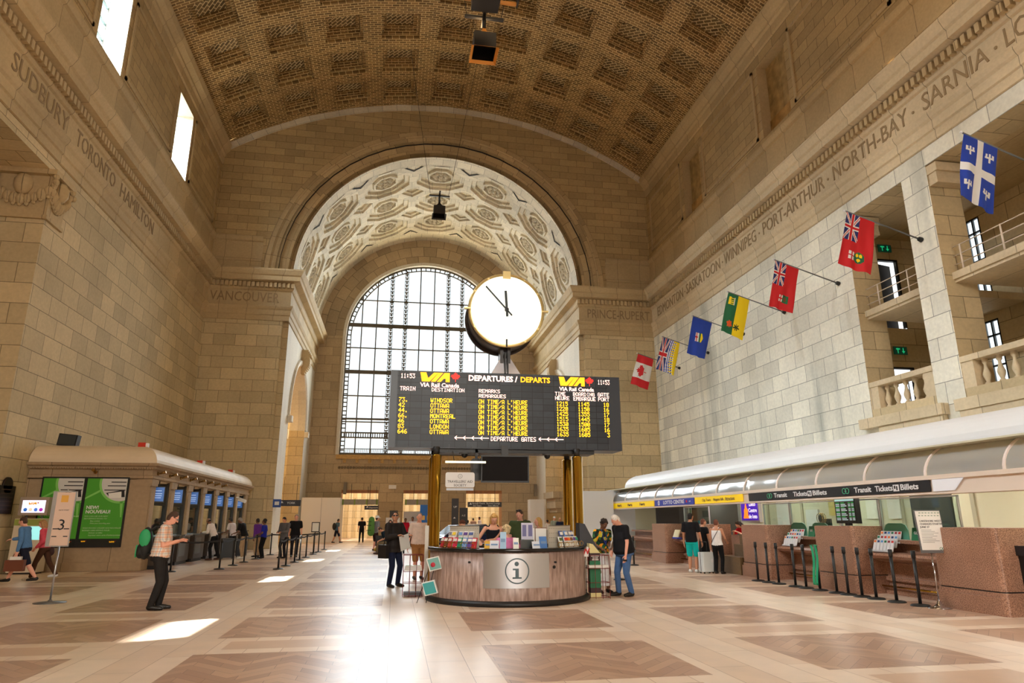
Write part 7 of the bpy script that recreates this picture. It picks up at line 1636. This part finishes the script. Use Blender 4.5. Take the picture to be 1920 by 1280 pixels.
# man in pale shirt and shorts
p = person('grey-haired man in a pale shirt and tan shorts standing left of the brass pillar', (.72, 19.8, 0), -165, 1.80, 'pink', ('short', 'grey'), ('shirt', C('pale_pink_white', (238, 214, 200))), ('shorts', C('tan_shorts', (168, 118, 70))), 'black', head=(15, -4), LH=(-.3, .02, .86), RH=(.32, .02, .86), fat=1.3, vox=.013, extras=('collar',)); 
m = MB(); m.lathe([(.165, 0), (.168, .02), (.165, .04)], (0, -.01, .93), 24); m.build('belt', C('belt_brown', (60, 40, 28)), p['root']).scale = (1, .78, 1)
# stooping man in jeans
p = person('white-haired man in a black tee and jeans looking down, hand in pocket', (5.0, 14.75, 0), 108, 1.76, 'pink', ('short', 'white'), ('tee', C('tee_black', (26, 26, 30))), ('jeans', C('denim_blue', (74, 104, 148))), 'black', lean=9, head=(0, 38), LH=(-.27, .16, .80), RH=(.23, .13, .93), LF=(-.12, -.06), RF=(.12, .1), fat=1.45, near=True)
m = MB(); a = p['hands'][1]; m.cyl(a[0]-a[1]*.012, a[0]+a[1]*.012, .034, .032, 14); m.build('wrist_watch', STEEL, p['root'])
m = MB(); m.obox(p['hands'][0][0]+V(0, .03, -.11), (.025, 0, 0), (0, .04, 0), (0, 0, .02)); held('mobile_phone', p, 'small dark phone in the lowered hand of the stooping man', 'phone', m, BLACK)
# woman in floral blouse
p = person('woman in a floral blouse and white skirt reading a leaflet right of the desk', (4.72, 15.45, 0), -168, 1.64, 'brown', ('curly', 'dark'), ('shirt', FLORAL), ('longskirt', C('white_skirt', (232, 230, 232))), 'black', lean=5, head=(0, 32), LH=(-.02, .32, .98), RH=(.16, .28, .96), LF=(-.1, .02), RF=(.1, 0), fem=True, fat=1.05, vox=.011)
m = MB(); m.obox((-.08, .42, 1.02), (.1, .02, .03), (0, .003, 0), (-.02, .05, .08)); held('leaflet', p, 'leaflet held by the woman in the floral blouse', 'leaflet', m, PAPER)
m = MB(); m.tube([p['T']((-.04, .04, .84)), p['T']((-.01, .085, .7)), p['T']((.0, .1, .64)), p['T']((.02, .085, .7)), p['T']((.04, .04, .84))], .006, 5); m.build('blue_lanyard', BLUEP, p['root'])
# lottery counter shoppers
p = person('man in a black tee and turquoise shorts seen from behind at the counter', (9.22, 20.65, 0), -42, 1.80, 'tan', ('short', 'black'), ('tee', MATS['cloth_tee_black']), ('shorts', C('turquoise', (20, 190, 186))), 'white', head=(22, 2), LH=(-.26, .05, .86), RH=(.28, .12, .9), vox=.012)
p = person('woman in a black dress standing between the two shoppers', (9.72, 20.85, 0), -75, 1.62, 'tan', ('short', 'auburn'), ('dress', C('dress_black', (24, 24, 26))), (None, None), 'brown', head=(15, 5), LH=(-.18, .1, .8), RH=(.2, .14, .82), fem=True, fat=1.05, vox=.012)
p = person('woman in a white top and black trousers with a crossbody strap at the counter', (9.78, 20.05, 0), -48, 1.60, 'tan', ('short', 'auburn'), ('tank', C('white_top', (238, 236, 236))), ('trousers', C('trousers_black', (22, 22, 24))), 'black', head=(-5, 4), LH=(-.24, .06, .76), RH=(.2, .26, .94), fem=True, fat=1.12, vox=.012)
m = MB(); m.tube([p['T']((.07, -.02, .835)), p['T']((.03, -.085, .74)), p['T']((-.05, -.085, .62)), p['T']((-.11, -.03, .53))], .008, 5); m.build('crossbody_strap', BLACK, p['root'])
m = MB(); tcap(m, (0, 0, .0), (0, 0, .16), .10, .05, 12, .7); tcap(m, (0, 0, .16), (0, 0, .33), .04, .015, 10, .7); h_ = world_of(p, p['hands'][0][0]); o = fuse(m, 'plastic_bag', M('bag_white', (226, 228, 230), .5), None, .014); o.location = (h_.x, h_.y, h_.z-.42); tag(o, 'white plastic bag carried by the woman in the white top', 'bag')
p = person('clerk with long dark hair and red top leaning over the lottery counter', (11.35, 20.95, 0), 95, 1.68, 'fair', ('long', 'dark'), ('tee', C('red_top', (210, 24, 44))), ('trousers', MATS['cloth_trousers_black']), 'black', lean=28, head=(0, 22), LH=(-.12, .50, 1.2), RH=(.16, .46, 1.2), fem=True, vox=.013)
# walking pair at the left edge
p = person('person in a blue shirt and dark shorts walking off the left edge with a bag', (-9.5, 20.3, 0), 92, 1.72, 'pink', ('short', 'brown'), ('shirt', C('blue_shirt', (86, 128, 176))), ('shorts', C('dark_shorts', (30, 32, 48))), 'black', lean=10, head=(0, 8), LH=(-.28, .05, .84), RH=(.3, .45, 1.12), LF=(-.08, -.42, .03), RF=(.1, .36, .0), fat=1.08, vox=.012, extras=('long',))
h_ = world_of(p, p['hands'][0][0]); r = thing('handbag', 'brown leather handbag with a white bag inside, carried by the walker in blue', 'bag', (h_.x, h_.y, h_.z-.5), radians(92)); m = MB(); m.obox((0, 0, .14), (.07, 0, 0), (0, .22, 0), (.0, 0, .14)); m.build('bag', M('leather_brown', (110, 56, 30), .5), r); m = MB(); m.tube([(0, -.12, .26), (0, -.06, .42), (0, .06, .42), (0, .12, .26)], .01, 5); m.build('handle', MATS['leather_brown'], r); m = MB(); m.obox((0, 0, .3), (.04, 0, 0), (0, .13, 0), (0, 0, .06)); m.build('white_bag', PAPER, r)
p = person('person in a pink cardigan and brown trousers walking behind the one in blue', (-9.62, 21.6, 0), 96, 1.64, 'pink', ('bob', 'sandy'), ('shirt', C('pink_cardigan', (222, 84, 104))), ('trousers', C('brown_trousers', (76, 50, 36))), 'white', lean=9, head=(0, 8), LH=(-.24, .12, .88), RH=(.26, -.1, .86), LF=(-.08, .2), RF=(.1, -.36, .03), fem=True, fat=1.1, vox=.013, extras=('long',))
h_ = world_of(p, p['hands'][1][0]); m = MB(); tcap(m, (0, 0, 0), (0, 0, .12), .12, .09, 12, .6); o = fuse(m, 'handbag', M('bag_maroon', (60, 26, 26), .5), None, .014); o.location = (h_.x, h_.y-.08, h_.z-.12); tag(o, 'dark maroon shoulder bag behind the person in pink', 'bag')
# people at the left counters and queue
FAR = .018
person('man in a white shirt leaning with his elbow on the kiosk counter', (-7.35, 30.9, 0), 80, 1.78, 'brown', ('bald', 'black'), ('shirt', C('white_shirt', (232, 220, 214))), ('trousers', MATS['cloth_trousers_black']), 'brown', lean=24, head=(5, 0), LH=(-.2, .42, 1.12), RH=(.1, .42, 1.12), LF=(-.1, .05), RF=(.12, -.2), vox=FAR, extras=('long',))
person('traveller in a white tee at the kiosk counter among black suitcases', (-7.2, 33.6, 0), 70, 1.76, 'brown', ('short', 'black'), ('tee', C('white_tee', (228, 218, 220))), ('trousers', MATS['cloth_trousers_black']), 'black', lean=14, head=(0, 8), LH=(-.2, .36, 1.05), RH=(.2, .36, 1.05), vox=FAR)
person('man in a black shirt and beige trousers bending towards the counter', (-6.35, 31.9, 0), 75, 1.78, 'brown', ('short', 'grey'), ('tee', C('shirt_black2', (24, 22, 24))), ('trousers', C('beige', (180, 152, 120))), 'white', lean=20, head=(0, 6), LH=(-.2, .42, 1.04), RH=(.2, .38, 1.02), vox=FAR)
person('person in a purple top standing behind the man in beige trousers', (-6.0, 33.1, 0), 60, 1.7, 'brown', ('short', 'dark'), ('shirt', C('purple', (104, 50, 140))), ('trousers', MATS['cloth_beige']), 'black', lean=8, vox=FAR, extras=('long',))
person('woman with dark curly hair in a royal blue top in the left queue', (-5.55, 31.8, 0), 82, 1.66, 'brown', ('curly', 'black'), ('shirt', C('royal_blue', (34, 44, 150))), ('trousers', MATS['cloth_trousers_black']), 'black', LH=(-.16, .22, 1.0), RH=(.18, .2, .98), fem=True, vox=FAR)
person('man in a grey blazer reading something in the left queue', (-4.72, 31.95, 0), 150, 1.76, 'tan', ('short', 'black'), ('blazer', C('blazer_grey', (92, 90, 92))), ('trousers', C('dark_trousers', (34, 32, 38))), 'black', head=(0, 25), LH=(-.1, .3, 1.1), RH=(.1, .3, 1.1), vox=FAR)
person('tall man in a black shirt behind the man in the grey blazer', (-4.38, 32.9, 0), 190, 1.86, 'pink', ('short', 'grey'), ('tee', MATS['cloth_shirt_black2']), ('trousers', MATS['cloth_dark_trousers']), 'black', fat=1.15, vox=FAR)
# far travellers
p = person('walker with a black backpack passing in front of the white hoarding', (-4.0, 51.6, 0), -60, 1.7, 'tan', ('short', 'black'), ('tee', C('slate', (80, 110, 130))), ('shorts', MATS['cloth_dark_shorts']), 'black', lean=5, LF=(-.1, -.25, .02), RF=(.1, .25), vox=.022)
m = MB(); ell(m, (0, -.22, 1.16), (.17, .13, .26)); o = fuse(m, 'backpack', MATS['pack_black'], None, .02); o.location = p['root'].location; o.rotation_euler = p['root'].rotation_euler; tag(o, 'black backpack on the walker by the white hoarding', 'backpack')
person('person dressed all in black walking towards the left far doorway', (-2.28, 52.2, 0), 10, 1.8, 'tan', ('short', 'dark'), ('tee', MATS['cloth_shirt_black2']), ('trousers', MATS['cloth_trousers_black']), 'black', LF=(-.1, .2), RF=(.1, -.18, .02), vox=.022)
p = person('backpacker in a white hat and dark shorts with a big green pack', (-.95, 38.4, 0), -50, 1.82, 'pink', ('short', 'brown'), ('tee', C('tee_grey', (140, 140, 146))), ('shorts', C('maroon_shorts', (50, 30, 34))), 'brown', lean=5, LH=(-.16, .25, 1.1), RH=(.16, .25, 1.1), vox=FAR)
q = p['hc']; m = MB(); m.lathe([(.001, .12), (.09, .11), (.105, .02), (.19, .0), (.19, -.01), (.1, .0)], (q.x, q.y, q.z+.03), 20); o = m.build('sun_hat', WHITE); o.location = p['root'].location; o.rotation_euler = p['root'].rotation_euler; tag(o, 'white brimmed hat on the backpacker', 'hat')
r = thing('backpack', 'tall green hiking pack on the backpacker in the white hat', 'backpack', p['root'].location, p['root'].rotation_euler.z); m = MB(); tcap(m, (0, -.3, .95), (0, -.28, 1.62), .19, .16, 12, .8); fuse(m, 'bag', M('hiking_green', (88, 140, 60), .7), r, .02)
m = MB()
for z in (1.05, 1.3, 1.5): m.box(-.19, .19, -.47, -.44, z, z+.03)
m.build('strap', BLACK, r)
person('seated youth in a dark tee and khaki trousers looking down by the bench', (-.28, 34.95, 0), 100, 1.74, 'fair', ('short', 'brown'), ('tee', C('dark_teal', (24, 44, 60))), ('trousers', C('khaki', (130, 118, 92))), 'brown', lean=24, head=(0, 30), LH=(-.12, .36, .62), RH=(.12, .36, .62), LF=(-.1, .42), RF=(.1, .42), sit=.54, vox=FAR)
person('seated traveller with brown hair further along the dark bench', (.3, 35.1, 0), 130, 1.68, 'fair', ('short', 'dark'), ('tee', MATS['cloth_shirt_black2']), ('trousers', MATS['cloth_dark_trousers']), 'black', lean=12, head=(0, 20), LH=(-.12, .34, .62), RH=(.12, .34, .62), LF=(-.1, .42), RF=(.1, .42), sit=.54, fem=True, vox=FAR)
person('woman with long hair sitting behind the bench near the far doorway', (-.25, 40.6, 0), 200, 1.66, 'fair', ('long', 'brown'), ('tee', C('plum', (70, 50, 90))), ('trousers', MATS['cloth_dark_trousers']), 'black', lean=10, head=(0, 25), fem=True, vox=.02)
r = thing('floor_bag', 'small yellow and dark bag on the floor at the feet of the backpacker', 'bag', (-.65, 36.6, 0)); m = MB(); ell(m, (0, 0, .14), (.3, .2, .14)); m.build('bag', M('bag_mustard', (190, 160, 50), .6), r)
person('person in a red shirt behind the man in sunglasses', (.72, 43, 0), 190, 1.72, 'brown', ('short', 'black'), ('tee', C('crimson', (190, 24, 50))), ('trousers', MATS['cloth_dark_trousers']), 'black', vox=.02)
person('person in a white tee behind the man in the pale shirt', (1.15, 43, 0), 160, 1.8, 'brown', ('short', 'black'), ('tee', MATS['cloth_white_tee']), ('trousers', MATS['cloth_dark_trousers']), 'black', vox=.02)
# at and behind the desk
person('blonde woman in a dark tank top leaning over the round desk', (2.22, 15.5, 0), 172, 1.76, 'fair', ('bob', 'blonde'), ('tank', C('tank_dark', (28, 28, 36))), ('trousers', MATS['cloth_dark_trousers']), 'black', lean=8, head=(-12, 15), LH=(.1, .36, 1.16), RH=(.3, .36, 1.12), fem=True, vox=.011)
person('woman with pale curly hair and pink shirt seated with her back to us', (2.40, 14.75, 0), 0, 1.66, 'pink', ('curly', 'pale'), ('shirt', C('pink_shirt', (222, 130, 180))), ('trousers', MATS['cloth_dark_trousers']), 'black', lean=0, head=(0, 5), LH=(-.2, .2, .9), RH=(.2, .2, .9), LF=(-.12, .38), RF=(.12, .38), sit=.68, fem=True, fat=1.25, vox=.012)
r = thing('stool', 'low stool under the woman in the pink shirt inside the desk', 'stool', (2.4, 14.72, 0)); m = MB(); m.cyl((0, 0, .54), (0, 0, .6), .2, .2, 18); m.build('seat', BLACK, r); m = MB(); m.cyl((0, 0, 0), (0, 0, .54), .03, .03, 8); m.cyl((0, 0, 0), (0, 0, .03), .2, .2, 14); m.build('base', GREYM, r)
p = person('bearded man in an olive tee with sunglasses on his head behind the desk', (3.15, 17.25, 0), 168, 1.86, 'pink', ('short', 'brown'), ('tee', C('olive', (72, 84, 50))), ('trousers', MATS['cloth_dark_trousers']), 'black', head=(18, 18), fat=1.22, vox=.013); glasses(p, True, .055)
person('blonde woman in profile behind the white notice boards', (3.6, 17.1, 0), 100, 1.66, 'pink', ('long', 'blonde'), ('tee', C('grey_top', (120, 116, 116))), ('trousers', MATS['cloth_dark_trousers']), 'black', fem=True, vox=.013)
person('dark-haired person mostly hidden behind the olive-shirted man', (3.5, 18.4, 0), 170, 1.6, 'tan', ('short', 'dark'), ('tee', MATS['cloth_shirt_black2']), ('trousers', MATS['cloth_dark_trousers']), 'black', vox=.02)
person('brown-haired person with a fringe behind the left peg panel', (1.62, 16.75, 0), 170, 1.62, 'fair', ('fringe', 'auburn'), ('tee', MATS['cloth_dark_trousers']), ('trousers', MATS['cloth_dark_trousers']), 'black', head=(-25, 25), vox=.013)
person('child peering over the desk beside the left peg panel', (2.02, 17.1, 0), 150, 1.34, 'pink', ('short', 'sandy'), ('tee', C('child_tee', (200, 150, 140))), ('trousers', MATS['cloth_dark_trousers']), 'black', vox=.014)
for x, y, rz, H_, hr, tc, lb in ((10.34, 46.3, 40, 1.6, ('bun', 'black'), C('cream_top', (222, 210, 200)), 'woman in a cream top far off at the right of the bay'), (10.8, 46.2, 200, 1.82, ('short', 'grey'), C('sage', (150, 156, 140)), 'man in a sage shirt and pale cap far off at the right'), (11.15, 46.0, 170, 1.75, ('bald', 'white'), C('dark_navy', (34, 40, 60)), 'bald man in dark navy far off at the right of the bay'),
    (6.35, 60, 0, 1.6, ('long', 'dark'), C('oatmeal', (200, 190, 176)), 'woman in oatmeal with long hair beyond the right far doorway'), (6.85, 60.3, 10, 1.76, ('short', 'dark'), C('taupe', (160, 130, 116)), 'man in a taupe shirt beyond the right far doorway'), (7.3, 59.5, 60, 1.86, ('short', 'dark'), MATS['cloth_white_tee'], 'man in a white tee stepping through the right far doorway'), (8.15, 57.6, 180, 1.66, ('long', 'black'), C('mushroom', (150, 140, 136)), 'woman with long black hair by the oak side of the right doorway')):
    p = person(lb, (x, y, 0), rz, H_, 'tan', hr, ('tee', tc), ('trousers', MATS['cloth_dark_trousers']), 'black', vox=.024, LF=(-.1, .1), RF=(.1, -.1))
    if 'cap' in lb: q = p['hc']; m = MB(); m.lathe([(.001, .1), (.07, .08), (.09, .02), (.09, 0)], (q.x, q.y, q.z+.03), 14); m.box(q.x-.06, q.x+.06, q.y+.05, q.y+.16, q.z+.03, q.z+.04); o = m.build('cap', M('cap_pale', (200, 206, 204), .7)); o.location = p['root'].location; o.rotation_euler = p['root'].rotation_euler; tag(o, 'pale cap on the man in the sage shirt', 'cap')
# yellow-green jacketed clerk's car-like display behind the desk
r = thing('display_car', 'dark blue show car partly hidden behind the brass pillar', 'car', (3.2, 29.5, 0), radians(10)); CB = M('car_blue', (20, 34, 84), .2, .3, coat=.5)
m = MB(); prof = [(-1.9, .35), (-1.9, .8), (-1.3, .95), (-.75, 1.38), (.5, 1.42), (1.2, .98), (2.0, .85), (2.1, .4)]
for y0, y1, k0, k1 in ((-.8, -.7, .96, 1), (-.7, .7, 1, 1), (.7, .8, 1, .96)):
    A = [(x, y0, .35+(z-.35)*k0) for x, z in prof]; B_ = [(x, y1, .35+(z-.35)*k1) for x, z in prof]
    for i in range(len(prof)): j = (i+1) % len(prof); m.face([A[i], A[j], B_[j], B_[i]])
m.face([(x, -.8, .35+(z-.35)*.96) for x, z in prof]); m.face([(x, .8, .35+(z-.35)*.96) for x, z in prof]); m.build('body', CB, r)
m = MB(); m.face([(-1.22, -.62, 1.02), (-1.22, .62, 1.02), (-.8, .58, 1.36), (-.8, -.58, 1.36)]); m.face([(-1.1, -.815, .98), (-.7, -.8, 1.3), (.45, -.8, 1.33), (.95, -.815, 1.0)]); m.build('window_glass', M('car_glass', (40, 60, 80), .05), r)
for sx in (-1.2, 1.3):
    for sy in (-.72, .72): m = MB(); m.cyl((sx, sy-.1, .3), (sx, sy+.1, .3), .3, .3, 20); m.cyl((sx, sy-.11, .3), (sx, sy+.11, .3), .17, .17, 14); m.build('wheel', BLACK, r)
# ---------------- lettering becomes mesh, one object each
bpy.context.view_layer.update()
_dg = bpy.context.evaluated_depsgraph_get()
for _o in [o for o in bpy.data.objects if o.type == 'FONT']:
    _me = bpy.data.meshes.new_from_object(_o.evaluated_get(_dg)); _n = bpy.data.objects.new('lettering', _me); COL.objects.link(_n)
    _n.parent = _o.parent; _n.matrix_parent_inverse = _o.matrix_parent_inverse.copy(); _n.location = _o.location; _n.rotation_euler = _o.rotation_euler; _n.scale = _o.scale
    bpy.data.objects.remove(_o)
